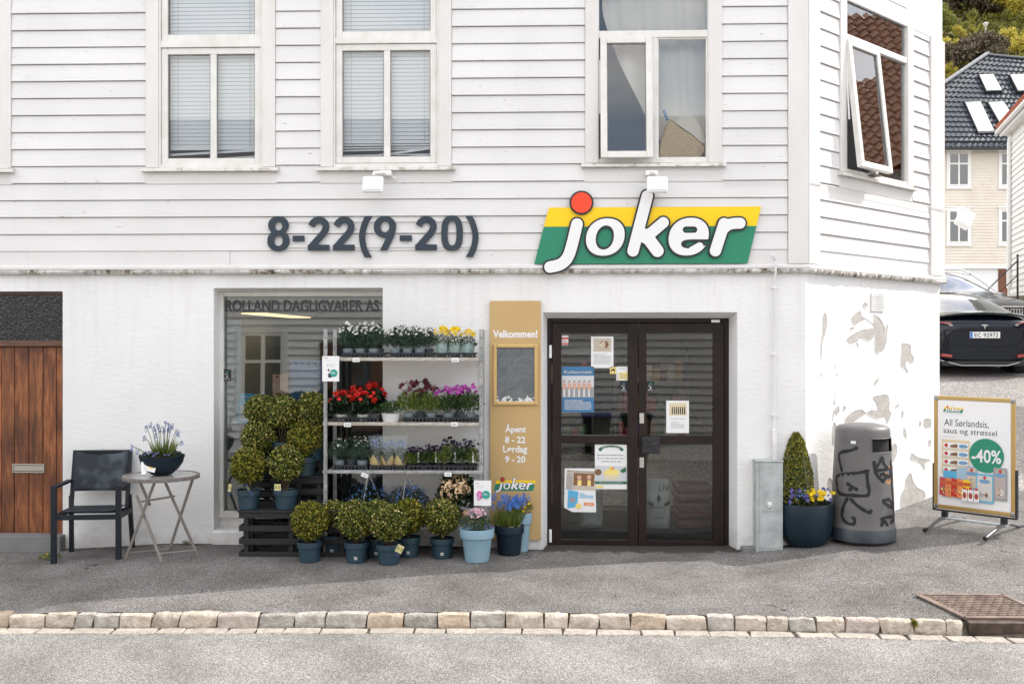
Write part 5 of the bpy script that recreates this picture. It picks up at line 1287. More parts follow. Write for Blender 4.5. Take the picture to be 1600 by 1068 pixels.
for j in range(nv + 1):
    for i in range(nu + 1):
        u, v = i / nu, j / nv; z_ = lerp(sh_ + .14, bh - .01, v); t_ = (z_ - sh_ + .02) / (bh - sh_ + .02)
        vs.append((lerp(cwid * .05 + .012, cwid * .95 - .012, u), lerp(dpt - .10, dpt + .02, t_) - .018 + .022 * sin(pi * u), z_))
sheet_solid(vs, fs, .005, 'backrest', M_fab, chair)
q = MB(); q.box(cwid * .05, cwid * .95, dpt + .0, dpt + .03, bh - .028, bh); q.build('top_rail', M_ch, chair, bevel=.003)
# ------------------------------------------------------------ folding table
M_tp = mat('taupe_metal', (.19, .17, .155), .5, .2, c2=(.24, .22, .20), scale=6)
M_rat = mat('taupe_rattan', (.15, .13, .12), .6, c2=(.26, .24, .22), scale=60, bump=1, bscale=90)
g1_ = G(203, 862); g2_ = G(262, 867); g3_ = G(305, 855)
tcx, tcy = X(252, -.52), -.52
tb = thing('folding_table', 'round taupe rattan edged folding table carrying the flower bowl', 'table', (tcx, tcy, ground_z(tcx, tcy)))
tz = Z(742, 252, tcy) - tb.location.z; R_t = .318
MB().lathe([(.0, tz - .004), (R_t - .02, tz - .004), (R_t - .02, tz + .003), (0, tz + .003)], n=40).build('table_top', mat('frosted_table_glass', (.36, .345, .33), .18), tb, smooth=True)
nb = 120; q = MB(); q.lathe([(R_t - .025, tz - .026), (R_t, tz - .026), (R_t + .003, tz - .010), (R_t, tz + .006), (R_t - .022, tz + .006), (R_t - .025, tz - .026)], n=60, cap=False); q.build('rim', M_rat, tb, smooth=True)
q = MB()
for k in range(90):
    a = 2 * pi * k / 90
    for s_, z_ in ((1, tz - .018), (-1, tz - .004)):
        p_ = Vector(((R_t + .002) * cos(a), (R_t + .002) * sin(a), z_)); tn = Vector((-sin(a), cos(a), 0)); q.beam(p_ - tn * .009 - Vector((0, 0, .006 * s_)), p_ + tn * .009 + Vector((0, 0, .006 * s_)), .009, .006, up=(cos(a), sin(a), 0))
q.build('weave', M_rat, tb)['kind'] = 'stuff'
hgt = tz - .03
def leg2(a_, b_, off): MB().beam(a_, b_, .024, .014, up=(0, 1, 0)).build('leg', M_tp, tb, bevel=.003)
FL = (-.27, -.12, 0.0); 
for s_ in (-1, 1):
    y_ = -.10 * s_ * 1.0
# two crossing frames
ll = Vector((-.29, -.10, .0)); lr = Vector((.30, .12, 0)); ml = Vector((.05, -.22, 0)); mr_ = Vector((.14, .20, 0))
for a_, b_ in (((-.285, -.08, 0), (.0, -.14, hgt)), ((.07, -.17, 0), (-.20, -.05, hgt * .80)), ((.31, .05, 0), (.03, -.02, hgt)), ((.0, .16, .0), (.26, .06, hgt)), ((-.10, -.0, hgt * .66), (-.21, .02, hgt))):
    leg2(a_, b_, 0)
MB().beam((-.255, -.085, .06), (.02, .14, .05), .018, .012).build('stretcher', M_tp, tb, bevel=.003)
MB().beam((.035, -.16, .07), (.29, .045, .06), .018, .012).build('stretcher', M_tp, tb, bevel=.003)
MB().beam((-.16, -.05, hgt * .72), (.12, .0, hgt * .78), .025, .016).build('stretcher', M_tp, tb, bevel=.003)
# ------------------------------------------------------------ plants
GREEN = [(.0, (.010, .022, .006)), (.35, (.035, .06, .014)), (.7, (.075, .10, .022)), (.93, (.17, .18, .045)), (1, (.30, .25, .09))]
L_box = leaf_mat('boxwood_leaf', [(.0, (.008, .020, .003)), (.35, (.04, .07, .010)), (.62, (.14, .18, .022)), (.82, (.34, .34, .05)), (.94, (.58, .46, .15)), (1, (.78, .62, .32))], .38, .12)
L_box2 = leaf_mat('boxwood_leaf_fresh', [(.0, (.012, .026, .005)), (.35, (.06, .095, .014)), (.66, (.24, .25, .03)), (1, (.62, .50, .08))], .38, .25)
L_grn = leaf_mat('fresh_green_leaf', [(.0, (.015, .04, .012)), (.5, (.045, .09, .025)), (1, (.11, .17, .045))], .45)
L_lime = leaf_mat('lime_leaf', [(.0, (.05, .09, .015)), (.5, (.13, .19, .03)), (1, (.26, .30, .07))], .45)
L_blue = leaf_mat('bluish_leaf', [(.0, (.02, .045, .03)), (.5, (.05, .095, .065)), (1, (.13, .19, .14))], .5)
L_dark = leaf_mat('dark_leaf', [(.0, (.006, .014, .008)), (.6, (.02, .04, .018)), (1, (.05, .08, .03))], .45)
def fl_mat(nm, a, b_): return leaf_mat(nm, [(.0, a), (.6, b_), (1, tuple(min(1, c * 1.25) for c in b_))], .5, .3)
F_white = fl_mat('white_petal', (.60, .58, .50), (.82, .82, .76)); F_yel = fl_mat('yellow_petal', (.70, .42, .0), (.90, .68, .01)); F_red = fl_mat('red_petal', (.38, .005, .005), (.68, .02, .01))
F_maroon = fl_mat('maroon_petal', (.02, .002, .006), (.10, .005, .014)); F_purp = fl_mat('purple_petal', (.22, .02, .22), (.50, .08, .42)); F_blue = fl_mat('blue_petal', (.05, .13, .45), (.14, .34, .80))
F_viol = fl_mat('violet_petal', (.03, .025, .16), (.16, .14, .38)); F_pink = fl_mat('pink_petal', (.50, .22, .34), (.74, .50, .56)); F_hyd = fl_mat('cream_pink_petal', (.62, .48, .14), (.76, .52, .38)); F_dpur = fl_mat('near_black_petal', (.012, .006, .02), (.035, .02, .05))
F_lav = fl_mat('muscari_petal', (.09, .13, .33), (.28, .35, .58))
M_soil = mat('potting_soil', (.03, .02, .014), .95, c2=(.06, .045, .03), scale=60, bump=1, bscale=90)
M_pot = mat('blue_grey_nursery_pot', (.015, .042, .060), .5, c2=(.022, .052, .074), scale=4, objrand=.12); M_lpot = mat('light_blue_pot', (.20, .33, .42), .45, c2=(.25, .38, .46), scale=5)
M_gpot = mat('grey_pot', (.16, .20, .22), .5); M_wpot = mat('white_pot', (.62, .63, .62), .4); M_npot = mat('midnight_blue_pot', (.008, .018, .030), .5, spec=.25)
M_twig = mat('twig_bark', (.09, .06, .035), .8)
def pot(par, r, h, m, rim=True, taper=.78, soil=True, name='pot'):
    rr_ = r * taper; p = [(rr_ * .95, 0), (rr_, .004)]
    if rim: p += [(lerp(rr_, r * .93, .72), h * .70), (r * .98, h * .73), (r, h * .985), (r * .985, h), (r * .92, h), (r * .88, h * .9)]
    else: p += [(r * .97, h * .93), (r, h * .94), (r, h), (r * .95, h), (r * .9, h * .9)]
    MB().lathe(p, n=28).build(name, m, par, smooth=True, auto=30)
    if soil: MB().lathe([(r * .93, h * .88), (r * .5, h * .93), (.0, h * .94)], n=16, cap=False).build('soil', M_soil, par)
def ball_mesh(R, N, seed, L=.020, Wd=.0135, m=None, squash=1.0):
    rg_ = np.random.default_rng(seed); d = norm(rg_.normal(size=(N, 3)))
    b1 = np.array([nz3(*(v * 2.1 + seed * 3)) for v in d]); b2 = np.array([nz3(*(v * 5.5 + seed)) for v in d])
    rad = R * (1 + .08 * b1 + .10 * b2) * (1 - .22 * rg_.random(N) ** 2.2); b3 = np.array([nz3(*(v * 8 + seed * 7)) for v in d]); rad = rad * np.where(b3 < -.12, .84, 1)
    sp = rg_.random(N) < .03; rad = np.where(sp, R * (1 + .07 * b1 + .12 * rg_.random(N)), rad)
    c = d * rad[:, None]; c[:, 2] *= squash
    td = norm(d * .55 + norm(rg_.normal(size=(N, 3))) * .85 + np.array([0, 0, .25])); nn = norm(d + norm(rg_.normal(size=(N, 3))) * .9)
    sc = rg_.uniform(.65, 1.25, N); return quads_mesh('crown', blades(c, td, nn, L * sc, Wd * sc, .18), m)
BALLS = [ball_mesh(.150, 8500, s, m=L_box, squash=sq) for s, sq in ((1, .97), (2, .92), (3, 1.0), (4, .95))]
BALLS.append(ball_mesh(.150, 8500, 5, m=L_box2, squash=1.02))
core_me = None
def boxball(loc, label, k, R=.150, pr=.108, ph=.17, potm=None, rz=0, s=1.0, hz_=None):
    t = thing('box_ball_plant', label, 'plant', loc, rz, 'clipped box balls in blue-grey pots')
    pot(t, pr, ph, potm or M_pot)
    cz = (hz_ if hz_ else ph + R * s * .86)
    c = link('crown', BALLS[k % 5], t); c.location = (0, 0, cz); c.scale = (s, s, s); c.rotation_euler = (0, 0, k * 1.3 + loc[0] * 3)
    q = MB(); 
    for a in range(7): q.tube([(.01 * cos(a), .01 * sin(a), ph * .9), (.06 * cos(a), .06 * sin(a), cz - R * .3), (.10 * cos(a + .3), .10 * sin(a + .3), cz + R * .3)], .004, 5)
    q.build('stems', M_twig, t)
    q = MB(); q.lathe([(.0, -R * .60 * s), (R * .5 * s, -R * .42 * s), (R * .66 * s, 0), (R * .45 * s, R * .45 * s), (.0, R * .6 * s)], (0, 0, cz), 12, cap=False); q.build('dark_core', L_dark, t, smooth=True)  # added solid dark ball, blocks the view through the leaves and reads as shade
    return t
def plant_tag(par, x, y, z, w, h, rx, rzt, top, bot):
    R_ = Matrix.Translation((x, y, z)) @ Matrix.Rotation(rzt, 4, 'Z') @ Matrix.Rotation(rx, 4, 'Y')
    q = MB(); q.box(-w / 2, w / 2, -.001, 0, h * .34, h); q.build('tag', top, par, M=R_)
    q = MB(); q.box(-w / 2, w / 2, -.0012, .0002, 0, h * .34); q.build('tag', bot, par, M=R_)
    q = MB()
    for k in range(5): q.box(-w * .38 + w * .17 * k, -w * .30 + w * .17 * k, -.0016, -.0011, h * (.5 + .06 * (k % 2)), h * (.85 - .05 * (k % 3)))
    q.build('tag_print', L_box2, par, M=R_)['kind'] = 'stuff'
def sticker_on_pot(par, r, ph, ang=-pi / 2 + .0):
    w = .017; z0 = ph * .20; rr_ = r * .86
    q = MB(); vs = []
    for i in range(5):
        a = ang + (i - 2) * .07; q_r = rr_ + .0; vs += [(q_r * cos(a), q_r * sin(a), z0), ((q_r + .003) * cos(a), (q_r + .003) * sin(a), z0 + .024)]
    q.add(vs, [(2 * i, 2 * i + 2, 2 * i + 3, 2 * i + 1) for i in range(4)]); q.build('price_sticker', M_paper, par)
    q = MB()
    for i in range(4):
        a = ang + (i - 1.5) * .055; q.add([((rr_ + .004) * cos(a + da), (rr_ + .004) * sin(a + da), z0 + zz_) for da, zz_ in ((-.018, .007), (.018, .007), (.018, .017), (-.018, .017))], [(0, 1, 2, 3)])
    q.build('price_print', I_black, par)['kind'] = 'stuff'
# the black crate stand in two steps
M_slat = mat('black_stained_timber', (.007, .008, .010), .6, c2=(.014, .015, .017), scale=8, stretch=(1, 6, 6), bump=.5, bscale=40)
def crate(name, label, x0, x1, y0, y1, z0, z1, nsl, open_=True):
    t = thing(name, label, 'crate', (x0, y0, z0)); w = x1 - x0; d = y1 - y0; h = z1 - z0; sh = .052; pit = (h - sh) / (nsl - 1)
    for k in range(nsl):
        z_ = k * pit
        MB().box(0, w, 0, .018, z_, z_ + sh).build('slat', M_slat, t, bevel=.003)
        MB().box(0, w, d - .018, d, z_, z_ + sh).build('slat', M_slat, t, bevel=.003)
        MB().box(-.0, .018, .02, d - .02, z_, z_ + sh).build('slat', M_slat, t, bevel=.003)
        MB().box(w - .018, w, .02, d - .02, z_, z_ + sh).build('slat', M_slat, t, bevel=.003)
    for xx, yy in ((.04, .019), (w - .08, .019), (.04, d - .06), (w - .08, d - .06), (w * .45, .019)): MB().box(xx, xx + .04, yy, yy + .04, 0, h - .002).build('post', M_slat, t)
    n = 5
    for k in range(n):
        a = d * k / n; MB().box(-.01, w + .01, a - (.01 if k == 0 else 0), a + d / n - .012, h, h + .018).build('top_slat', M_slat, t, bevel=.003)
    return t
cg0 = G(373, 869); yk_ = cg0.y
c1x1 = X(500, yk_); c1h = Z(797, 420, yk_)
crate('slatted_crate', 'low black slatted crate standing on the pavement under the box balls', cg0.x, c1x1 + .25, yk_, yk_ + .22, ground_z(cg0.x, yk_) - .01, c1h - .018, 4)
y2 = yk_ + .235; c2h = Z(743, 470, y2)
crate('slatted_crate', 'taller black slatted crate behind the low one, carrying the middle box balls', X(425, y2), X(508, y2), y2, y2 + .14, .04, c2h - .018, 7)
y3 = -.125
c3h = c2h + .13
crate('slatted_crate', 'narrow black slatted crate at the window carrying the top row of box balls', X(380, y3), X(510, y3), y3, y3 + .12, .04, c3h - .018, 9)
TAGC = mat('tag_pale_yellow', (.55, .52, .25), .5)
def at_ball(px, py, y): p = P(px, py, y); return p
def ball_at(px, py, y, zbase, label, k, s=1.0, **kw):
    p = P(px, py, y); t = boxball((p.x, y, zbase), label, k, s=s, hz_=p.z - zbase, **kw); return t
b = ball_at(388.5, 727, yk_ + .10, c1h, 'tagged box ball at the left end of the low black crate', 4, .98); plant_tag(b, -.145, -.10, .13, .028, .10, radians(5), 0, TAGC, I_navy); plant_tag(b, .075, -.14, .13, .028, .12, radians(-30), 0, I_navy, I_navy)
b = ball_at(446.5, 723, yk_ + .105, c1h, 'box ball with upright yellow tag on the low black crate', 2, .98); plant_tag(b, -.03, -.165, .155, .058, .085, 0, 0, TAGC, I_navy)
ball_at(404.5, 682, y2 + .04, c2h, 'leftmost box ball of the middle step, behind the tagged pair', 0, 1.0)
ball_at(477, 684, y2 + .04, c2h - .0, 'yellowish box ball on the middle step next to the flower rack post', 4, 1.0)
ball_at(408, 640, y3 + .02, c3h, 'box ball at the left end of the top step against the window', 1, .95)
ball_at(441, 644, y3 - .02, c3h, 'middle box ball of the top step against the window', 3, 1.0)
ball_at(490, 638, y3 + .0, c3h, 'dark box ball of the top step half behind the rack post', 0, .98)
for (px, pyb, pyc, lab, k, s, st, tg) in (
    (480, 880, 813, 'front box ball at the left end of the ground row, before the crate', 4, .99, 0, 0), (520, 869, 805, 'shaded box ball second in the ground row, set back', 1, .92, 1, 0),
    (554, 881, 811, 'front box ball with bare lower twigs in the ground row', 2, 1.02, 1, 0), (586, 873, 805, 'box ball hidden behind the two tallest of the ground row', 0, .9, 1, 0),
    (605, 884, 816, 'front box ball of the ground row with a tilted yellow tag', 3, 1.03, 0, 1), (636, 872, 806, 'box ball set back right of the tagged one in the ground row', 4, .93, 1, 0),
    (689, 874, 807, 'rightmost box ball of the ground row, beside the light blue pot', 2, .99, 1, 0)):
    g = G(px, pyb); g.y += .09; g.z = ground_z(g.x, g.y)
    p = P(px, pyc, g.y); b = boxball(tuple(g), lab, k, s=s, hz_=p.z - g.z)
    if st: sticker_on_pot(b, .108, .17, -pi / 2 + (.1 if px != 520 else -.1))
    if tg: plant_tag(b, .085, -.17, .10, .058, .10, radians(28), .1, TAGC, I_navy)

# general small plants ---------------------------------------------------------
def dome_pts(N, R, H, z0, rg_, top=.0):
    a = rg_.random(N) * 2 * pi; u = rg_.random(N); rr_ = R * np.sqrt(u); zz_ = z0 + (H * np.sqrt(np.maximum(0, 1 - (rr_ / (R * 1.08)) ** 2))) * rg_.random(N) ** .5
    return np.stack([rr_ * np.cos(a), rr_ * np.sin(a), zz_], 1)
def foliage(N, R, H, z0, seed, m, L=.022, Wd=.010, up=.8, stems=0):
    rg_ = np.random.default_rng(seed); c = dome_pts(N, R, H, z0, rg_)
    d = norm(c * [1, 1, .0] * 6 / max(R, .01) * .16 + norm(rg_.normal(size=(N, 3))) * .7 + [0, 0, up]); n_ = norm(rg_.normal(size=(N, 3)) + [0, 0, .8])
    sc = rg_.uniform(.6, 1.3, N); v = [blades(c, d, n_, L * sc, Wd * sc)]
    if stems:
        a = rg_.random(stems) * 2 * pi; r0 = R * .35 * rg_.random(stems); r1 = R * .95 * np.sqrt(rg_.random(stems)); b0 = np.stack([r0 * np.cos(a), r0 * np.sin(a), np.full(stems, z0 - .02)], 1)
        b1 = np.stack([r1 * np.cos(a), r1 * np.sin(a), z0 + H * rg_.uniform(.7, 1.0, stems)], 1); v.append(blades(b0, b1 - b0, rg_.normal(size=(stems, 3)), np.linalg.norm(b1 - b0, axis=1), .005))
    return quads_mesh('foliage', np.concatenate(v), m)
def flowers(pts, dirs, r, npet, m, seed=0, Wf=.55, cup=.15, name='flowers'):
    rg_ = np.random.default_rng(seed); K = len(pts); out = []
    dirs = norm(np.asarray(dirs, float)); t1 = norm(np.cross(dirs, rg_.normal(size=(K, 3)))); t2 = np.cross(dirs, t1); sc = rg_.uniform(.75, 1.15, K)
    for k in range(npet):
        a = 2 * pi * k / npet; d = t1 * cos(a) + t2 * sin(a) + dirs * cup; out.append(blades(pts, d, dirs, r * sc, r * sc * Wf, .1))
    return quads_mesh(name, np.concatenate(out), m)
def top_pts(N, R, z0, H, rg_, spread=.02):
    a = rg_.random(N) * 2 * pi; rr_ = R * np.sqrt(rg_.random(N)); z = z0 + H * np.sqrt(np.maximum(0, 1 - (rr_ / (R * 1.15)) ** 2)) + rg_.normal(size=N) * spread
    p = np.stack([rr_ * np.cos(a), rr_ * np.sin(a), z], 1); d = norm(np.stack([p[:, 0] * 3, p[:, 1] * 3 - .03, np.full(N, .25)], 1) + rg_.normal(size=(N, 3)) * .25 + [0, -.35, .35]); return p, d
_mc = {}
def variant(kind, sd, R, H, ph):
    key = (kind, sd, round(R, 3), round(H, 3))
    if key in _mc: return _mc[key]
    rg_ = np.random.default_rng(sd * 17 + len(kind)); parts = []
    z0 = ph
    if kind == 'daisy':
        parts.append(foliage(900, R, H * .92, z0, sd, L_blue, .030, .0075, 1.0, 34)); p, d = top_pts(44, R * 1.0, z0 + H * .25, H * .72, rg_, .010); parts.append(flowers(p, d, .0125, 6, F_white, sd))
    elif kind == 'smalldaisy':
        parts.append(foliage(700, R, H * .9, z0, sd, L_blue, .036, .007, 1.1, 20)); p, d = top_pts(20, R * .9, z0 + H * .2, H * .8, rg_, .012); parts.append(flowers(p, d, .011, 7, F_white, sd))
    elif kind == 'mum':
        parts.append(foliage(260, R * .9, H * .72, z0, sd, L_grn, .024, .010)); p, d = top_pts(60, R * 1.05, z0 + H * .35, H * .65, rg_, .008); parts.append(flowers(p, d, .019, 10, F_yel, sd, .35, .5))
    elif kind == 'begonia':
        parts.append(foliage(260, R, H * .75, z0, sd, L_dark if sd % 3 == 0 else L_grn, .046, .042, .4, 12)); p, d = top_pts(34, R * .95, z0 + H * .25, H * .75, rg_, .015)
        parts.append(flowers(p, d, .024, 6, F_red, sd, .8, .35))
    elif kind == 'bushy':
        parts.append(foliage(520, R * 1.05, H, z0, sd, L_grn, .020, .010, .8, 20)); p, d = top_pts(10, R * .8, z0 + H * .15, H * .85, rg_, .01); parts.append(flowers(p, d, .008, 5, F_white, sd))
    elif kind in ('osteo_dark', 'osteo_purple'):
        parts.append(foliage(520, R, H * .72, z0, sd, L_lime if kind == 'osteo_dark' else L_grn, .034, .011, 1.0, 22)); p, d = top_pts(24, R * 1.15, z0 + H * .50, H * .50, rg_, .012); parts.append(flowers(p, d, .028, 9, F_maroon if kind == 'osteo_dark' else F_purp, sd, .38, .12))
    elif kind == 'sleeve_blue':
        parts.append(foliage(160, R * .9, H * .7, z0, sd, L_blue, .03, .008, 1.2, 10)); p, d = top_pts(42, R * .95, z0 + H * .45, H * .5, rg_, .018); parts.append(flowers(p, d, .012, 6, F_lav, sd))
    elif kind == 'pansy':
        parts.append(foliage(320, R, H * .8, z0, sd, L_lime if sd % 2 else L_grn, .022, .014, .7, 8)); p, d = top_pts(11, R * .9, z0 + H * .4, H * .6, rg_, .012); parts.append(flowers(p, d, .018, 5, F_dpur, sd, .9, .1))
    _mc[key] = parts; return parts
rack_y = -.37
def potted(kind, label, loc, R, H, pr=.048, ph=.07, pm=None, sd=1, group=None, sleeve=None, rim=False, cat='plant', name=None):
    t = thing(name or 'potted_plant', label, cat, loc, random.Random(sd).uniform(-.6, .6), group)
    pot(t, pr, ph, pm or M_gpot, rim, .82, True)
    rv = random.Random(sd * 7 + int(loc[0] * 100)); hz_ = rv.uniform(.90, 1.12)
    for me in variant(kind, sd % 4 + 1, R, H, ph): c_ = link(me.name.split('.')[0], me, t); c_.scale = (rv.uniform(.92, 1.1),) * 2 + (hz_,); c_.location.z = ph * (1 - hz_)
    if sleeve == 'clear':
        q = MB(); q.lathe([(pr * .9, .004), (pr * 1.25, ph + .02), (pr * 1.5, ph + H * .62), (pr * 1.42, ph + H * .95)], n=9, cap=False); q.build('sleeve', M_film, t)
        q = MB(); q.lathe([(pr * 1.02, .01), (pr * 1.27, ph), (pr * 1.36, ph + H * .30)], n=9, cap=False); q.build('sleeve_print', M_film2, t)
    if sleeve == 'kraft':
        vs = []; n_ = 16
        for i in range(n_): a = 2 * pi * i / n_; vs.append((pr * .85 * cos(a), pr * .85 * sin(a), .004))
        for i in range(n_):
            a = 2 * pi * i / n_; hh = ph * .6 + .085 * (abs(cos(a * 2 + .8)) ** 1.5); rr_ = pr * 1.15 + hh * .15; vs.append((rr_ * cos(a), rr_ * sin(a), hh))
        q = MB(); q.add(vs, [(i, (i + 1) % n_, n_ + (i + 1) % n_, n_ + i) for i in range(n_)]); q.build('sleeve', M_kraft, t)
        q = MB(); q.lathe([(pr * .9, ph * .5), (pr * 1.3, ph + H * .5), (pr * 1.6, ph + H * 1.15)], n=9, cap=False); q.build('clear_sleeve', M_film, t)
    return t
def film(nm, c, a):
    m = bpy.data.materials.new(nm); m.use_nodes = True; n = m.node_tree.nodes; l = m.node_tree.links; b = n['Principled BSDF']; b.inputs['Base Color'].default_value = (*c, 1); b.inputs['Roughness'].default_value = .15; b.inputs['Alpha'].default_value = a
    return m
M_film = film('clear_film', (.7, .74, .74), .13); M_film2 = film('printed_film', (.30, .42, .40), .72)
M_kraft = mat('kraft_paper_sleeve', (.50, .42, .20), .7, c2=(.40, .28, .14), scale=9)
M_tray = mat('black_tray_plastic', (.016, .019, .024), .45)
def tray(px0, px1, z, label, y=None, d=.30, h=.045):
    y = rack_y + .02 if y is None else y
    x0, x1 = X(px0, y), X(px1, y); w = x1 - x0; t = thing('plant_tray', label, 'tray', (x0, y, z))
    q = MB(); q.box(.006, w - .006, .006, d - .006, 0, .008); q.ring(0, w, 0, h, .008, .004, .010); q.build('base', M_tray, t)
    q = MB(); q.box(0, w, 0, .012, h - .014, h); q.box(0, w, d - .012, d, h - .014, h); q.box(0, .012, .012, d - .012, h - .014, h); q.box(w - .012, w, .012, d - .012, h - .014, h); q.build('rim', M_tray, t, bevel=.002)
    q = MB(); n_ = max(3, int(w / .03))
    for k in range(n_):
        xx = w * (k + .5) / n_; q.box(xx - .008, xx + .008, .003, .012, .0, h - .014)
    q.build('side_rib', M_tray, t)
    q = MB(); q.box(.012, w - .012, .012, d - .012, h * .55, h * .6); q.build('cell_plate', M_tray, t)
    return t
# ---- wheeled flower rack
M_gal = mat('weathered_galvanised', (.27, .28, .285), .5, .7, c2=(.44, .45, .45), scale=14, detail=8, bump=.2, bscale=50)
M_shelf = mat('worn_shelf_board', (.34, .30, .25), .6, c2=(.50, .47, .42), scale=20, stretch=(1, 4, 4))
rk_ = thing('flower_rack', 'tall galvanised flower trolley with three plant shelves before the shop window', 'rack', (X(508.5, rack_y), rack_y, .02))
RW = X(752, rack_y) - X(508.5, rack_y); RD = .35; rz_ = lambda py: Z(py, 630, rack_y) - .02
ptop = rz_(514)
for xx, yy, top in ((0, 0, ptop), (RW, 0, ptop), (0.012, RD, ptop), (RW - .012, RD, ptop)):
    q = MB(); q.box(xx - .017, xx + .017, yy, yy + .003, 0, top); sx_ = -.017 if xx < .5 else .014; q.box(xx + sx_, xx + sx_ + .003, yy + .003, yy + .03, 0, top)
    q.build('post', M_gal, rk_)
    q = MB()
    for k in range(22): q.box(xx - .003, xx + .003, yy - .0008, yy, .12 + k * .085, .135 + k * .085)
    q.build('slots', M_dark, rk_)
shelves = []
for nm, py in (('shelf', 559), ('shelf', 660), ('shelf', 735), ('base_shelf', 822)):
    z_ = rz_(py); shelves.append(z_ + .02)
    q = MB(); q.box(.02, RW - .02, .012, RD - .012, z_ - .014, z_); s_ = q.build(nm, M_shelf, rk_)
    q = MB(); q.box(.0, RW, -.006, .012, z_ - .026, z_ + .004); q.box(.0, RW, RD - .012, RD + .006, z_ - .026, z_ + .004); q.box(.0, .015, .012, RD - .012, z_ - .022, z_ - .002); q.box(RW - .015, RW, .012, RD - .012, z_ - .022, z_ - .002); q.build('shelf_edge', M_shelf if py < 700 else M_gal, s_, bevel=.003)
    for xx in (0, RW): MB().box(xx - .022, xx + .022, -.012, .02, z_ - .03, z_ + .006).build('hook', M_gal, s_, bevel=.003)
for xx in (.08, RW - .08):
    for yy in (.08, RD - .08):
        MB().tube([(xx - .012, yy, .035), (xx + .012, yy, .035)], .05, 16).build('wheel', M_black, rk_)
s1, s2, s3, s0 = [s_ + .001 for s_ in shelves]
def price(px, z, dz=0, rot=0, lab=''):
    x = X(px, rack_y); t = sheet('price_tag', lab, 'price tag', (x - .03, rack_y - .008, z - .036 + dz), .062, .036, M_paper, [('t', I_black, '39.90' if rot == 0 else '59.90', .5, .42, .6, .36)], tilt=rot); return t
price(556.5, s1, .0, 0, 'small white price tag on the front edge of the top rack shelf, left end'); price(711, s1, 0, 0, 'small white price tag on the front edge of the top rack shelf, right end')
price(543, s2, -.002, 0, 'small white price tag on the front edge of the middle rack shelf, left end'); price(710, s2, .006, 0, 'small white price tag on the front edge of the middle rack shelf, right end')
price(569, s3, -.01, radians(22), 'tilted white price tag hanging from the lowest rack shelf'); price(700, s3, -.012, 0, 'straight white price tag on the lowest rack shelf under the pansies')
def YR(k): return rack_y + [.08, .21][k]
def row(kind, items, z, R, H, **kw):
    for (px, r_, lab) in items:
        yy = YR(r_); potted(kind, lab, (X(px, yy), yy, z), R, H, sd=int(px) % 11 + r_, **kw)
tray(534, 602, s1, 'black tray of white daisies at the left of the top shelf')
row('daisy', [(544, 0, 'leftmost front pot of white daisies on the top rack shelf'), (563, 0, 'second front pot of white daisies on the top rack shelf'), (584, 0, 'third front pot of white daisies on the top rack shelf'),
              (553, 1, 'back pot of white daisies in the top left tray, left one'), (572, 1, 'back pot of white daisies in the top left tray, middle one'), (592, 1, 'back pot of white daisies in the top left tray, right one')], s1 + .012, .080, .20, group='white daisies on the top shelf', name='daisy_pot')
tray(609, 681, s1, 'black tray of white daisies in the middle of the top shelf')
row('daisy', [(618, 0, 'first front daisy pot of the middle tray on the top shelf'), (637, 0, 'second front daisy pot of the middle tray on the top shelf'), (656, 0, 'third front daisy pot of the middle tray on the top shelf'),
              (628, 1, 'back daisy pot of the middle tray, left one'), (647, 1, 'back daisy pot of the middle tray, middle one'), (670, 1, 'back daisy pot of the middle tray, right one')], s1 + .012, .080, .20, group='white daisies on the top shelf', name='daisy_pot')
tray(682, 743, s1, 'black tray of yellow chrysanthemums at the right of the top shelf')
row('mum', [(691, 0, 'left yellow chrysanthemum in a printed sleeve on the top shelf'), (711, 0, 'middle yellow chrysanthemum in a printed sleeve on the top shelf'), (731, 0, 'right yellow chrysanthemum in a printed sleeve on the top shelf')], s1 + .012, .072, .165, sleeve='clear', group='yellow chrysanthemums', name='chrysanthemum_pot')
tray(519, 592, s2, 'black tray of red begonias on the middle shelf')
row('begonia', [(534, 0, 'left front red begonia in a white pot on the middle shelf'), (567, 0, 'right front red begonia in a white pot on the middle shelf')], s2 + .012, .105, .21, pr=.056, ph=.055, pm=M_wpot, group='red begonias', name='begonia_pot')
row('begonia', [(552, 1, 'red begonia at the back left of the begonia tray'), (584, 1, 'red begonia at the back right of the begonia tray')], s2 + .012, .105, .235, pr=.056, ph=.055, pm=M_wpot, group='red begonias', name='begonia_pot')
potted('bushy', 'low green plant in a wide white bowl on the middle shelf', (X(611, YR(0)), YR(0), s2), .105, .115, pr=.088, ph=.078, pm=M_wpot, sd=3, name='bowl_plant')
tray(629, 687, s2, 'black tray of dark red cape daisies on the middle shelf')
row('osteo_dark', [(639, 0, 'left front dark red cape daisy on the middle shelf'), (674, 0, 'right front dark red cape daisy on the middle shelf'), (657, 1, 'back dark red cape daisy on the middle shelf, tallest blooms')], s2 + .012, .095, .265, group='dark red cape daisies', name='cape_daisy_pot')
tray(691, 747, s2, 'black tray of purple cape daisies on the middle shelf')
row('osteo_purple', [(701, 0, 'left front purple cape daisy on the middle shelf'), (736, 0, 'right front purple cape daisy on the middle shelf'), (718, 1, 'back purple cape daisy on the middle shelf')], s2 + .012, .095, .235, group='purple cape daisies', name='cape_daisy_pot')
tray(519, 574, s3, 'black tray of small white carnations on the lowest shelf')
row('smalldaisy', [(530, 0, 'left grey-green white-flowered pot on the lowest shelf'), (566, 0, 'right grey-green white-flowered pot on the lowest shelf'), (549, 1, 'back grey-green white-flowered pot on the lowest shelf')], s3 + .012, .085, .215, group='white flowered pots on the lowest shelf', name='white_flower_pot')
tray(577, 634, s3, 'black tray of blue flowers in paper sleeves on the lowest shelf')
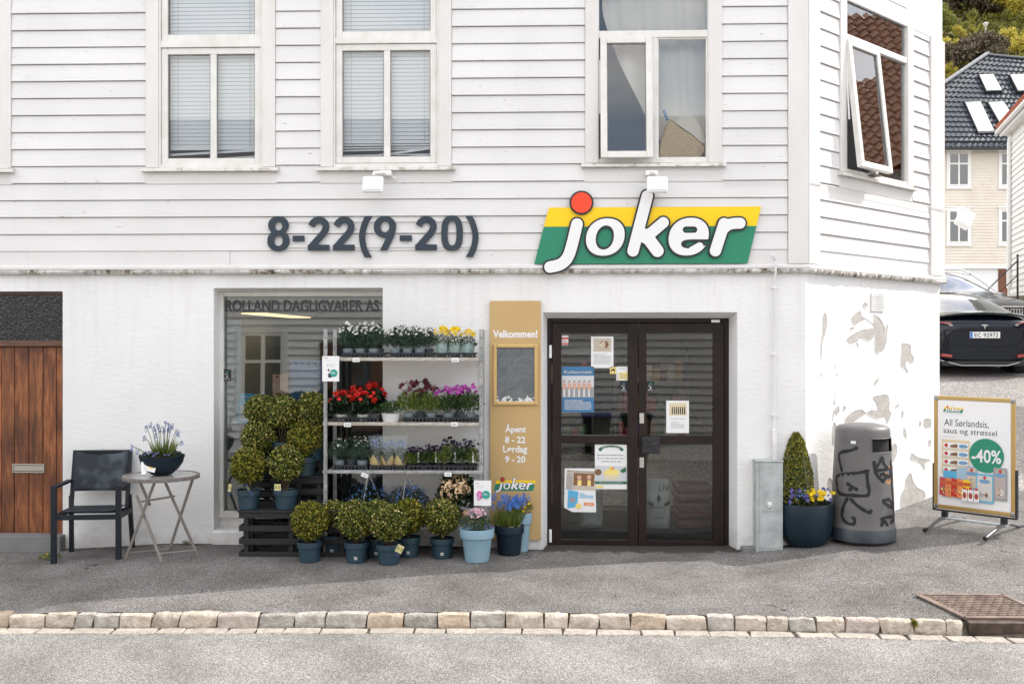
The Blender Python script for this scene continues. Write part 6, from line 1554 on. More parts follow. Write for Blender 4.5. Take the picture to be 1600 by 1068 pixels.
row('sleeve_blue', [(588, 0, 'left lavender-blue flower in a kraft sleeve on the lowest shelf'), (606, 0, 'middle lavender-blue flower in a kraft sleeve on the lowest shelf'), (626, 0, 'right lavender-blue flower in a kraft sleeve on the lowest shelf')], s3 + .012, .062, .19, pr=.046, sleeve='kraft', group='sleeved blue flowers', name='sleeved_flower')
for k, (a_, b_) in enumerate(((636, 662), (663, 689), (692, 718), (719, 745))):
    tray(a_, b_, s3, ['first', 'second', 'third', 'fourth'][k] + ' small black tray of pansies from the left on the lowest shelf', d=.2)
    for j in range(3):
        px = lerp(a_ + 5, b_ - 5, [0.05, .95, .5][j]); yy = YR(1 if j == 2 else 0)
        t = potted('pansy', ['left front', 'right front', 'back'][j] + ' pansy of the ' + ['first', 'second', 'third', 'fourth'][k] + ' small tray on the lowest shelf', (X(px, yy), yy, s3 + .008), .065, .14 if k < 2 else .19, pr=.036, ph=.042, pm=M_tray, sd=k * 3 + j, group='pansies in small trays', name='pansy_pot')
        if j == 1: MB().box(-.008, .008, -.03, -.029, .06, .15).build('plant_label', M_paper, t)
# hanging baskets with blue lobelia under the lowest shelf
def basket(px, lab, sd):
    yy = rack_y + .2; zt_ = s3 - .02; t = thing('hanging_basket', lab, 'plant', (X(px, yy), yy, zt_ - .42), 0, 'hanging lobelia baskets')
    MB().lathe([(.06, 0), (.10, .05), (.125, .12), (.12, .125)], n=20).build('basket', M_tray, t, smooth=True)
    link('foliage', foliage(2200, .20, .24, .04, sd, L_dark, .022, .006, .3, 60), t)
    rg_ = np.random.default_rng(sd); p, d = top_pts(150, .20, .04, .24, rg_, .03); link('flowers', flowers(p, d, .009, 5, F_blue, sd), t)
    q = MB()
    for a in (0.4, 2.5, 4.4): q.tube([(.115 * cos(a), .115 * sin(a), .12), (.02 * cos(a), .02 * sin(a), .34), (0, 0, .375)], .0035, 5)
    q.tube([(0, 0, .36), (0, 0, .40), (.02, 0, .425)], .010, 6); q.build('hanger', M_white, t, smooth=True)
basket(576, 'hanging basket of blue lobelia under the rack, nearer the window crates', 11); basket(636, 'hanging basket of dark lobelia under the rack, nearer the hydrangea', 12)
# hydrangea on the base shelf
yy = rack_y + .12; t = thing('hydrangea', 'cream and pink hydrangea standing low on the rack, beside the price placard', 'plant', (X(714, yy), yy, s0)); pot(t, .085, .12, M_gpot)
hz0 = Z(800, 714, yy) - s0
link('foliage', foliage(520, .155, .30, .12, 31, L_dark, .06, .042, .4, 20), t)
link('foliage', foliage(120, .16, .36, .16, 32, L_grn, .05, .032, .4, 0), t)
rg_ = np.random.default_rng(33); P_ = []; D_ = []
for (cx, cz, rr_, dy_) in ((-.075, 758, .055, -.09), (-.01, 765, .062, -.13), (.045, 755, .045, -.10), (.075, 764, .045, -.08), (-.055, 785, .05, -.12), (.02, 748, .05, .0), (.085, 800, .03, -.10), (-.1, 770, .04, -.06)):
    c = np.array([cx, dy_, Z(cz, 714, yy) - s0]); d = norm(rg_.normal(size=(80, 3)) + [0, -.5, .4]); P_.append(c + d * rr_ * 1.25); D_.append(d)
link('flower_heads', flowers(np.concatenate(P_), np.concatenate(D_), .012, 4, F_hyd, 34, .9, .05), t)
# placards on sticks
def placard(px0, py0, px1, py1, y, lab, sticky, items, zfoot):
    t = sheet('price_placard', lab, 'price sign', (X(px0, y), y, Z(py1, px0, y)), X(px1, y) - X(px0, y), Z(py0, px0, y) - Z(py1, px0, y), M_paper, items)
    w = X(px1, y) - X(px0, y); MB().box(w * sticky - .006, w * sticky + .006, .001, .006, zfoot - t.location.z, .08).build('stick', M_gal, t)
placard(503.5, 556, 530, 595.5, rack_y - .03, 'white price placard with green badge on the left rack post', .2, [('t', I_red, 'Fine', .22, .93, .25, .05), ('t', I_lgrey, 'priser', .33, .84, .4, .04)] + [('c', I_lgrey, .3 + .12 * (k % 4), .60 + .06 * (k // 4), .035) for k in range(8)] + [('c', I_black, .38, .45, .06), ('r', I_black, .36, .16, .56, .32), ('c', I_teal, .68, .33, .22, .15), ('t', I_white, '59,-', .68, .33, .3, .10)], .62)
placard(740.5, 750, 767.5, 789.5, rack_y - .05, 'white price placard with pink flowers beside the gold panel', .5, [('t', I_red, 'Fine', .25, .88, .2, .04), ('l', I_lgrey, .15, .72, .8, .80, 1)] + picture(.1, .15, .55, .66, [I_pink, I_pink, INK((.6, .3, .5), 'mauve'), I_dgreen], 24, 8, (.12, .25)) + [('c', I_teal, .70, .44, .24, .16), ('t', I_white, '79,-', .70, .44, .32, .10)], .03)
# large pots right of the rack
g = G(745, 877); g.y += .02; g.z = ground_z(g.x, g.y)
t = thing('flower_pot', 'light blue pot of pink and white flowers, frontmost by the rack', 'plant', g); pot(t, .150, .285, M_lpot, taper=.68)
link('foliage', foliage(420, .13, .12, .27, 41, L_grn, .035, .008, .9, 40), t); rg_ = np.random.default_rng(42)
p, d = top_pts(46, .085, .33, .12, rg_, .018); p[:, 0] -= .0; link('flowers', flowers(p, d, .015, 5, F_pink, 43, .8), t); p, d = top_pts(12, .13, .27, .05, rg_, .01); p[:, 0] += .03; link('flowers', flowers(p, d, .014, 5, F_viol, 44, .9), t)
g = G(795, 869); g.y += .10; g.z = ground_z(g.x, g.y)
t = thing('hyacinth_pot', 'midnight blue pot of bright blue grape hyacinths before the gold panel', 'plant', g); pot(t, .135, .26, M_npot, taper=.74)
rg_ = np.random.default_rng(50); N = 420; a = rg_.random(N) * 2 * pi; r0 = .10 * np.sqrt(rg_.random(N)); b0 = np.stack([r0 * np.cos(a), r0 * np.sin(a), np.full(N, .24)], 1); b1 = b0 * [1.55, 1.4, 1] + np.stack([rg_.normal(size=N) * .02, rg_.normal(size=N) * .02, rg_.uniform(.08, .20, N)], 1)
link('foliage', quads_mesh('foliage', blades(b0, b1 - b0, rg_.normal(size=(N, 3)), np.linalg.norm(b1 - b0, axis=1), .007), L_lime), t)
P_ = []; D_ = []
for k in range(46):
    a_ = rg_.random() * 2 * pi; rr_ = .17 * sqrt(rg_.random()); top = rg_.uniform(.41, .50); c0 = np.array([rr_ * cos(a_) * 1.05, rr_ * sin(a_) * .8, top])
    n_ = 26; h_ = rg_.random(n_) * .065; aa = rg_.random(n_) * 2 * pi; w_ = .016 * (1 - h_ / .10); P_.append(c0 + np.stack([w_ * np.cos(aa), w_ * np.sin(aa), h_ - .02], 1)); D_.append(np.stack([np.cos(aa), np.sin(aa), np.full(n_, -.2)], 1))
link('flowers', flowers(np.concatenate(P_), np.concatenate(D_), .0075, 4, F_blue, 51, .9, .5), t)
q = MB(); rb = random.Random(4)
for k in range(14): a_ = rb.uniform(0, 6.3); q.lathe([(0, -.01), (.012, -.004), (.012, .004), (.003, .014)], (.1 * cos(a_), .1 * sin(a_), .25), 7, cap=False)
q.build('bulbs', mat('bulb_skin', (.45, .33, .22), .6), t, smooth=True)
g = G(812, 862); g.y += .05; gg = P(813, 800, g.y); t = thing('flower_pot', 'light blue pot half hidden behind the blue hyacinths', 'plant', (gg.x, g.y, ground_z(gg.x, g.y))); pot(t, .105, Z(800, 813, g.y) - ground_z(gg.x, g.y), M_lpot, taper=.66)
hh = Z(800, 813, g.y) - ground_z(gg.x, g.y)
link('foliage', foliage(300, .10, .11, hh, 61, L_lime, .025, .012, .6, 14), t); rg_ = np.random.default_rng(62); p, d = top_pts(16, .10, hh, .11, rg_, .02); link('flowers', flowers(p, d, .016, 5, F_viol, 63, .9), t); p, d = top_pts(5, .12, hh, .08, rg_, .02); link('flowers', flowers(p, d, .015, 5, F_yel, 64, .9), t)
# the bowl on the table
yb = tcy; t = thing('flower_bowl', 'dark blue round bowl of grape hyacinths and violets on the round table', 'plant', (X(253, yb), yb, tb.location.z + tz + .006)); rB = .192
hb = Z(711, 253, yb) - t.location.z
MB().lathe([(.05, 0), (.085, .004), (rB * .72, hb * .30), (rB * .92, hb * .62), (rB, hb), (rB * .96, hb), (rB * .9, hb * .85)], n=36).build('pot', M_npot, t, smooth=True)
MB().lathe([(rB * .94, hb * .88), (0, hb * .95)], n=16, cap=False).build('soil', M_soil, t)
rg_ = np.random.default_rng(70); N = 260; a = rg_.random(N) * 2 * pi; r0 = .07 * np.sqrt(rg_.random(N)); b0 = np.stack([r0 * np.cos(a) + .02, r0 * np.sin(a), np.full(N, hb * .9)], 1); b1 = b0 + np.stack([r0 * np.cos(a) * .9, r0 * np.sin(a), rg_.uniform(.06, .17, N)], 1)
link('foliage', quads_mesh('foliage', blades(b0, b1 - b0, rg_.normal(size=(N, 3)), np.linalg.norm(b1 - b0, axis=1), .006), L_lime), t)
link('foliage', foliage(420, rB * .95, .05, hb * .9, 71, L_dark, .02, .011, .5, 0), t)
p, d = top_pts(34, rB * .9, hb * .93, .05, rg_, .008); link('flowers', flowers(p, d, .014, 5, F_viol, 72, .9), t)
P_ = []; D_ = []; q = MB()
for k, (bx_, tx, tz_) in enumerate(((-.06, -.145, 668), (-.05, -.15, 683), (-.03, -.085, 662), (-.02, -.06, 668), (-.01, -.035, 664), (.0, -.01, 668), (.01, .02, 660), (.015, .015, 670), (.02, .05, 664), (.03, .075, 670), (.04, .095, 665), (.05, .12, 674), (.06, .155, 676), (.07, .17, 690), (-.10, -.27, 698), (-.09, -.225, 704), (.03, .04, 672), (-.02, -.03, 678))):
    zt_ = Z(tz_, 253, yb) - t.location.z; c0 = np.array([tx, rg_.uniform(-.05, .05), zt_]); n_ = 24; h_ = rg_.random(n_) * .055; aa = rg_.random(n_) * 2 * pi; w_ = .011
    P_.append(c0 + np.stack([w_ * np.cos(aa), w_ * np.sin(aa), h_ - .035], 1)); D_.append(np.stack([np.cos(aa), np.sin(aa), np.full(n_, -.2)], 1))
    q.tube([(bx_, c0[1] * .6, hb * .9), (lerp(bx_, tx, .55), c0[1] * .8, lerp(hb, zt_, .7)), (tx, c0[1], zt_ + .01)], .0028, 5)
link('flowers', flowers(np.concatenate(P_), np.concatenate(D_), .007, 4, F_lav, 73, .9, .5), t); q.build('stems', L_lime, t)
sheet('label', '', '', (0, 0, 0), 1, 1, None, [], parent=t)
R_ = Matrix.Translation((-.055, -rB * .90, hb * .02)) @ Matrix.Rotation(radians(-16), 4, 'X')
for (x_, z_, w_, h_, rot, m_) in ((-.045, .02, .04, .11, -8, M_paper), (.015, .045, .095, .075, 14, M_paper)):
    MB().box(-w_ / 2, w_ / 2, -.001, 0, -h_ / 2, h_ / 2).build('tag', m_, t, M=R_ @ Matrix.Translation((x_, -.004, z_ + h_ / 2)) @ Matrix.Rotation(radians(rot), 4, 'Y'))
MB().disc(.02, -.008, .085, .022, 10).build('tag_print', I_pyel, t, M=R_)
# round planter with cone
g = G(1266, 857); g.y += .17; g.z = ground_z(g.x, g.y) - .008
pl = thing('round_planter', 'large midnight blue planter with clipped cone, pansies and yellow flowers', 'planter', g)
M_plant = mat('glazed_midnight_planter', (.007, .018, .028), .4, c2=(.012, .026, .038), scale=4, spec=.3)
rP = (X(1309, g.y) - X(1223, g.y)) / 2; hP = Z(784, 1266, g.y) - g.z
MB().lathe([(rP * .45, 0), (rP * .62, .004), (rP * .80, hP * .13), (rP * .93, hP * .32), (rP * .99, hP * .6), (rP, hP * .97), (rP * .985, hP), (rP * .93, hP), (rP * .9, hP * .9)], n=48).build('pot', M_plant, pl, smooth=True)
MB().lathe([(rP * .92, hP * .9), (0, hP * .95)], n=20, cap=False).build('soil', M_soil, pl)
ct = Z(676, 1245, g.y) - g.z; cx_ = X(1244, g.y) - g.x
rgc = np.random.default_rng(80); N = 12000; v_ = rgc.random(N) ** .75; a = rgc.random(N) * 2 * pi; Hc = ct - hP * .9
prof = np.interp(v_, [0, .12, .45, .72, .90, 1], [.160, .168, .140, .100, .062, .015]); bb = np.array([nz3(cos(x_) * 2, sin(x_) * 2, y_ * 6) for x_, y_ in zip(a, v_)])
rad = prof * (1 + .12 * bb) * (1 - .3 * rgc.random(N) ** 2.5); c = np.stack([cx_ + rad * np.cos(a), rad * np.sin(a), hP * .9 + v_ * Hc], 1)
d0 = np.stack([np.cos(a), np.sin(a), np.full(N, .3)], 1); td = norm(d0 * .5 + norm(rgc.normal(size=(N, 3))) * .85); sc = rgc.uniform(.6, 1.2, N)
link('cone_shrub', quads_mesh('cone_shrub', blades(c, td, norm(d0 + rgc.normal(size=(N, 3)) * .6), .016 * sc, .010 * sc), L_box2), pl)
MB().lathe([(.11, hP * .9), (.11, hP + .05), (.04, ct - .14), (0, ct - .08)], (cx_, 0, 0), 12, cap=False).build('dark_core', L_dark, pl)  # added dark solid inside the cone, stands in for shade between its leaves
link('foliage', foliage(500, rP * .9, .07, hP * .92, 81, L_dark, .024, .014, .6, 14), pl)
def spot(N, x0, x1, y0, y1, z0, z1, m, r_, sd, np_=5):
    rg_ = np.random.default_rng(sd); p = np.stack([rg_.uniform(x0, x1, N), rg_.uniform(y0, y1, N), rg_.uniform(z0, z1, N)], 1); d = norm(rg_.normal(size=(N, 3)) * .35 + [0, -.8, .5]); link('flowers', flowers(p, d, r_, np_, m, sd, .95, .12), pl)
xr = lambda px: X(px, g.y) - g.x; zr = lambda py: Z(py, 1266, g.y - .12) - g.z
spot(30, xr(1222), xr(1254), -.2, -.05, zr(783), zr(763), F_viol, .021, 82); spot(16, xr(1236), xr(1252), -.2, -.05, zr(778), zr(764), F_blue, .011, 86); spot(12, xr(1280), xr(1300), -.15, .05, zr(782), zr(762), F_viol, .018, 83)
spot(22, xr(1252), xr(1283), -.21, -.08, zr(780), zr(765), F_yel, .025, 84, 8); spot(2, xr(1297), xr(1303), -.1, 0, zr(776), zr(770), F_yel, .02, 85, 7)
# ------------------------------------------------------------ litter bin
g = G(1357, 850); g.y += .17; g.z = ground_z(g.x, g.y)
bn = thing('litter_bin', 'grey rounded litter bin scrawled with black graffiti', 'litter bin', g)
M_bin = mat('grey_bin_plastic', (.11, .105, .105), .45, c2=(.135, .13, .128), scale=5, bump=.15, bscale=200); M_binb = mat('dark_bin_base', (.022, .032, .042), .5, c2=(.06, .07, .08), scale=4)
bz_ = lambda py: Z(py, 1355, g.y - .1) - g.z; W_ = lambda px: px / 2 / 1600 * depth(g.x, g.y)
prb = [(W_(98), bz_(825)), (W_(95), bz_(815)), (W_(92), bz_(770)), (W_(86), bz_(715)), (W_(83), bz_(685)), (W_(82), bz_(673)), (W_(80), bz_(669)), (W_(72), bz_(665.5)), (W_(40), bz_(662)), (0.001, bz_(661))]
# body with a slot cut into it
n_ = 72; vs = []; fs = []; fz = []
pr2 = []
for i in range(len(prb) - 1):
    for k in range(4 if i < 4 else 1): pr2.append(tuple(lerp(prb[i][j], prb[i + 1][j], k / (4 if i < 4 else 1)) for j in (0, 1)))
pr2.append(prb[-1])
slot_z0, slot_z1 = bz_(704.5), bz_(683); a0, a1 = -pi / 2 + .02, -pi / 2 + 1.35
zs_ = sorted(set([round(z_, 4) for _, z_ in pr2] + [round(slot_z0, 4), round(slot_z1, 4)])); rr_f = lambda z_: float(np.interp(z_, [p[1] for p in prb], [p[0] for p in prb]))
for z_ in zs_: vs += [(rr_f(z_) * cos(2 * pi * k / n_ - pi / 2 + .02), rr_f(z_) * sin(2 * pi * k / n_ - pi / 2 + .02), z_) for k in range(n_)]
ks = int(round((a1 - a0) / (2 * pi) * n_))
for i in range(len(zs_) - 1):
    for k in range(n_):
        if k < ks and zs_[i] >= slot_z0 - .001 and zs_[i + 1] <= slot_z1 + .001: continue
        fs.append((i * n_ + k, i * n_ + (k + 1) % n_, (i + 1) * n_ + (k + 1) % n_, (i + 1) * n_ + k))
q = MB(); q.add(vs, fs); q.build('bin_body', M_bin, bn, smooth=True, auto=60)
q = MB(); q.lathe([(W_(80), slot_z0 - .3), (W_(76), slot_z1 + .012)], n=48); q.build('liner', M_dark, bn, smooth=True)
q = MB(); 
ringp = [(a0, slot_z0), (a1, slot_z0), (a1, slot_z1), (a0, slot_z1)]
def arc(aa, ab, z_, n2=16): return [((rr_f(z_) + .002) * cos(lerp(aa, ab, k / n2)), (rr_f(z_) + .002) * sin(lerp(aa, ab, k / n2)), z_) for k in range(n2 + 1)]
q.tube(arc(a0, a1, slot_z0), .005, 6); q.tube(arc(a0, a1, slot_z1), .005, 6); q.tube([arc(a0, a1, slot_z0)[0], arc(a0, a1, slot_z1)[0]], .005, 6); q.tube([arc(a0, a1, slot_z0)[-1], arc(a0, a1, slot_z1)[-1]], .005, 6)
q.build('slot_rim', M_bin, bn, smooth=True)
q = MB(); rb = random.Random(2)
for k in range(14): a = lerp(a0, a1, rb.random()); q.lathe([(0, 0), (.02, .008), (.012, .022), (0, .028)], ((rr_f(slot_z0) - .045) * cos(a), (rr_f(slot_z0) - .045) * sin(a), slot_z0 - .02 + rb.uniform(-.01, .01)), 6, cap=False)
q.build('rubbish', M_black, bn)['kind'] = 'stuff'
MB().lathe([(W_(86), .0), (W_(88), .03), (W_(88), .045), (W_(97), .06), (W_(99.5), bz_(842)), (W_(99.5), bz_(825)), (W_(97), bz_(822.5))], n=48).build('bin_base', M_binb, bn, smooth=True, auto=30)
M_graf = mat('black_spray', (.008, .008, .010), .55); M_graf2 = mat('orange_spray', (.42, .20, .07), .6)
def spray(pts, w, m, off):
    # points in photo pixels; laid on the curved side
    pts = smooth_pts(pts, 4); vs = []
    for i, (px, py) in enumerate(pts):
        z_ = bz_(py); r_ = rr_f(z_); hx = W_(2 * (px - (1355.5 + (py - 760) * .012)));
        s_ = max(-.97, min(.97, hx / r_)); a = -pi / 2 + math.asin(s_); vs.append(((r_ + .0012 + off) * cos(a), (r_ + .0012 + off) * sin(a), z_))
    q = MB(); V = [Vector(v) for v in vs]; out = []
    for i, v in enumerate(V):
        d = (V[min(i + 1, len(V) - 1)] - V[max(i - 1, 0)]).normalized(); nrm = Vector((v.x, v.y, 0)).normalized(); s_ = d.cross(nrm).normalized(); ww = w * .5 * (1 if 0 < i < len(V) - 1 else .5) * (1 + .15 * sin(i * 1.3)); out += [v - s_ * ww, v + s_ * ww]
    q.add(out, [(2 * i, 2 * i + 2, 2 * i + 3, 2 * i + 1) for i in range(len(V) - 1)]); q.build('graffiti', m, bn)
zb_ = lambda x, y: (1300 + x / 5.085, 650 + y / 5.085)
o_ = 0
for st in ([(185, 235), (140, 262), (80, 290), (75, 350), (88, 440)], [(265, 415), (180, 435), (70, 470), (62, 540), (75, 610), (150, 612), (240, 608), (262, 580), (250, 500), (245, 420)], [(110, 520), (150, 548), (185, 570)], [(125, 580), (150, 545)],
           [(120, 630), (95, 700), (85, 780), (110, 830), (155, 835), (160, 795), (140, 785)], [(130, 635), (180, 690), (240, 730), (280, 742)], [(280, 715), (265, 745)],
           [(300, 335), (305, 400), (330, 460), (385, 510)], [(300, 405), (340, 360), (370, 310), (380, 360), (430, 410)], [(310, 415), (370, 410), (430, 405)], [(345, 455), (380, 440), (400, 480), (370, 490)], [(400, 450), (430, 470), (450, 440), (445, 400)],
           [(460, 340), (452, 430), (465, 520), (470, 600), (478, 700), (482, 800)], [(480, 380), (475, 520)], [(365, 650), (400, 645), (440, 650), (465, 710), (420, 690), (368, 655)], [(350, 795), (400, 780), (470, 785), (485, 830)], [(355, 850), (380, 790)], [(380, 800), (420, 850)], [(440, 830), (490, 800)]):
    spray([zb_(*p) for p in st], .030, M_graf, o_); o_ += .00012
spray([zb_(*p) for p in [(410, 400), (440, 395), (455, 440), (448, 500), (420, 515), (400, 480), (405, 430)]], .024, M_graf2, -.0005)
al = -pi / 2 - .62; MB().box(-.022, .022, -.0015, 0, -.013, .013).build('label_plate', M_paper, bn, M=Matrix.Translation(((rr_f(bz_(689)) + .002) * cos(al), (rr_f(bz_(689)) + .002) * sin(al), bz_(689))) @ Matrix.Rotation(al + pi / 2, 4, 'Z'))

# weeds: one by the doorstep, moss in a kerb joint
g = P(78, 868, -.42); t = thing('weed', 'tiny yellow-green weed beside the grey doorstep under the chair', 'weed', (g.x, -.42, ground_z(g.x, -.42)))
link('foliage', foliage(160, .085, .05, 0, 95, L_lime, .022, .010, .5, 10), t)
link('flowers', flowers(top_pts(9, .07, .0, .05, np.random.default_rng(96), .005)[0], top_pts(9, .07, .0, .05, np.random.default_rng(96), .005)[1], .008, 5, F_yel, 97), t)
gx_ = X(1427, -2.1); mo = link('weeds', foliage(260, .022, .012, 0, 98, L_box2, .010, .006, .8, 0), None); mo.location = (gx_, kerb_y(gx_) - .055, kerb_z(gx_) - .045); mo.scale = (.7, 1.4, 3); mo['kind'] = 'stuff'
rw = random.Random(21)
for k in range(4):
    x_ = [-3.0, -1.2, 2.35, 2.75][k]; t = thing('weed', ['small weed at the wall foot between chair and table', 'small weed at the wall foot under the shop window block', 'small weed at the foot of the zinc cabinet', 'small weed in the corner behind the round planter'][k], 'weed', (x_, -.03, ground_z(x_, -.03)))
    link('foliage', foliage(40 + 20 * k, .035, .03, 0, 100 + k, L_lime, .016, .007, .7, 6), t)
    link('stems', foliage(6, .02, .03, 0, 110 + k, L_grn, .02, .004, 1.0, 4), t)
# an end joint here and there in the boards, and nail heads
nb_ = MB(); rn_ = random.Random(5)
for k in range(20):
    for xx in (X(45), X(215), X(446), X(490), X(722), X(810), X(898), X(1140), X(1218)):
        z_ = Z0 + ROW * k + .022
        if z_ < gapz + .2 and rn_.random() < .3: continue
        x_ = xx + rn_.uniform(-.012, .012); nb_.add([(x_ + .003 * cos(a * pi / 3), -.0335, z_ + .003 * sin(a * pi / 3)) for a in range(6)], [tuple(range(6))])
nb_.build('nail_heads', mat('rusty_nail', (.35, .30, .26), .7), house)['kind'] = 'stuff'
# ------------------------------------------------------------ swinging pavement sign
def Pd(px, py, d): return CAM + (AX + RT * ((px - 800) / FPX) + Vector((0, 0, (530 - py) / FPX))) * d
pl_ = Pd(1460, 792, 9.72); pr_ = Pd(1587, 806, 9.18)
sdv = pr_ - pl_; sdv.z = 0; sw_ = sdv.length; rzs = atan2(sdv.y, sdv.x)
gs = ground_z((pl_.x + pr_.x) / 2, (pl_.y + pr_.y) / 2)
ps = thing('pavement_sign', 'gold framed poster stand advertising -40% ice cream on the pavement', 'sign', (pl_.x, pl_.y, gs), rzs)
hz0 = .17; hz1 = 1.25
hz0 = pl_.z - gs - .0; hz1 = hz0 + 1.06
M_gf = mat('gold_aluminium', (.50, .33, .12), .35, .45)
q = MB(); q.ring(0, sw_, hz0, hz1, .036, -.016, .016); q.build('frame', M_gf, ps, bevel=.005)
for x_ in (0, sw_ - .045):
    for z_ in (hz0, hz1 - .045): MB().box(x_ - .003, x_ + .048, -.019, .019, z_ - .003, z_ + .048).build('corner_cap', mat('chrome_cap', (.35, .35, .35), .25, .9), ps, bevel=.014)
MB().box(.03, sw_ - .03, -.008, .008, hz0 + .03, hz1 - .03).build('poster_backing', M_white, ps)
pw, ph_ = sw_ - .078, 1.06 - .078
it = [('t', INK((.04, .045, .06), 'slate'), 'All Sørlandsis,', .40, .785, .62, .075, .0), ('t', INK((.04, .045, .06), 'slate'), 'saus og strøssel', .45, .705, .74, .068, .0), ('t', I_lgrey, 'Hennig-Olsen', .17, .655, .18, .016), ('t', I_lgrey, 'litt mer enn butikk', .24, .873, .22, .014),
      ('r', INK((.72, .56, .30), 'light_amber'), .055, .30, .45, .625)]
for k in range(4):
    z_ = .56 - .078 * k; it += [('r', I_lgrey, .075, z_ - .02, .435, z_ + .045), ('r', I_white, .08, z_ - .012, .43, z_ + .038), ('p', I_red, [(.09, z_ + .01), (.12, z_ + .035), (.15, z_ + .01), (.12, z_ - .012)]), ('p', I_brown, [(.17, z_ - .005), (.28, z_ - .01), (.28, z_ + .03), (.19, z_ + .018)]), ('c', INK((.16, .32, .50), 'steel_blue'), .36, z_ + .01, .065, .018)]
it += [('r', I_lblue, .08, .24, .27, .33), ('r', INK((.35, .5, .62), 'sky'), .27, .24, .40, .37)]
for (x0_, z0_, x1_, z1_, m1, m2) in ((.40, .17, .56, .39, INK((.36, .42, .55), 'dusk'), INK((.6, .5, .4), 'biscuit')), (.54, .06, .78, .33, INK((.15, .45, .62), 'aqua'), INK((.62, .60, .56), 'bone')), (.78, .10, .96, .40, I_grey, INK((.45, .38, .36), 'mocha'))):
    it += [('r', m1, x0_, z0_, x1_, z1_), ('r', m2, x0_ + .02, z0_ + .02, x1_ - .02, z1_ - .02), ('c', INK((.16, .32, .50), 'steel_blue'), (x0_ + x1_) / 2, z1_ - .07, .075, .02), ('p', I_red, [((x0_ + x1_) / 2 - .025, z1_ - .035), ((x0_ + x1_) / 2, z1_ - .015), ((x0_ + x1_) / 2 + .025, z1_ - .035), ((x0_ + x1_) / 2, z1_ - .055)])]
    it += picture(x0_ + .03, z0_ + .03, x1_ - .03, z0_ + .12, [I_brown, INK((.6, .5, .4), 'biscuit'), I_white, INK((.45, .38, .36), 'mocha')], 12, int(x0_ * 100), (.03, .07))
for k, m1 in enumerate((INK((.5, .06, .10), 'raspberry'), I_orange, I_red, I_orange, I_yel)):
    x0_ = .03 + .085 * k; it += [('p', m1, [(x0_, .10 - .01 * (k % 2)), (x0_ + .10, .08), (x0_ + .105, .25), (x0_ + .01, .27)]), ('r', INK((.55, .10, .03), 'brick_red'), x0_ + .01, .20, x0_ + .10, .235), ('c', [I_teal, I_pyel][k % 2], x0_ + .055, .145, .028, .022)] + picture(x0_ + .01, .09, x0_ + .10, .20, [I_orange, I_red, I_pyel, I_brown], 7, 20 + k, (.02, .05))
for k in range(3):
    x0_ = .36 + .082 * k; it += [('r', I_white, x0_, .06, x0_ + .07, .17), ('c', I_red, x0_ + .035, .115, .026, .03), ('r', I_red, x0_ + .015, .17, x0_ + .055, .19), ('c', I_brown, x0_ + .035, .115, .013, .018)]
pt = sheet('print', '', '', None, pw, ph_, None, [], parent=bpy.data.objects.new('poster_sheet', None)) if False else None
holder = MB().box(.039, sw_ - .039, -.011, -.009, hz0 + .039, hz1 - .039).build('poster', M_paper, ps)
class _H: pass
tmp = bpy.data.objects.new('poster_print', None); COL.objects.link(tmp); tmp.parent = ps; tmp.location = (.039, -.0098, hz0 + .039)
sheet('', '', '', None, pw, ph_, None, it, parent=tmp)
logo(tmp, pw * .29, .075 * pw, .885 * ph_, thick=.0008, small=True, y0=-.0012, kw=.7)
cm_m = I_green
q = MB(); q.disc(.68 * pw, -.0085, .50 * ph_, .235 * pw, 40); q.build('print', cm_m, tmp)
text('print', '-40%', .1, M_sw, tmp, .68 * pw, -.0092, .495 * ph_, ext=.0002, width=.40 * pw, height=.125 * ph_, off=.0018)
q = MB(); q.box(-.014, .0, -.012, .03, hz0 - .01, hz0 + .42); q.box(sw_, sw_ + .014, -.012, .03, hz0 - .01, hz0 + .42); q.box(-.014, sw_ + .014, -.012, .02, hz0 - .024, hz0 - .010); q.build('bracket', M_black, ps, bevel=.002)
for x_ in (.10, sw_ - .10): MB().box(x_ - .028, x_ + .028, -.02, .02, .085, hz0 - .024).build('spring_post', M_black, ps, bevel=.006)
q = MB(); q.tube([(.06, -.018, .085), (sw_ - .06, -.018, .085)], .009, 8); q.tube([(.06, .018, .085), (sw_ - .06, .018, .085)], .009, 8); q.build('cross_tube', M_zinc, ps, smooth=True)
M_foot = mat('dull_steel_tube', (.22, .23, .24), .35, .8)
for x_ in (.10, sw_ - .10):
    for s_ in (-1, 1):
        MB().tube([(x_, 0, .085), (x_, .12 * s_, .082), (x_, .40 * s_, .022)], .017, 10).build('foot_tube', M_foot, ps, smooth=True)
        MB().tube([(x_, .385 * s_, .026), (x_, .42 * s_, .019)], .020, 10).build('foot_cap', M_black, ps, smooth=True)

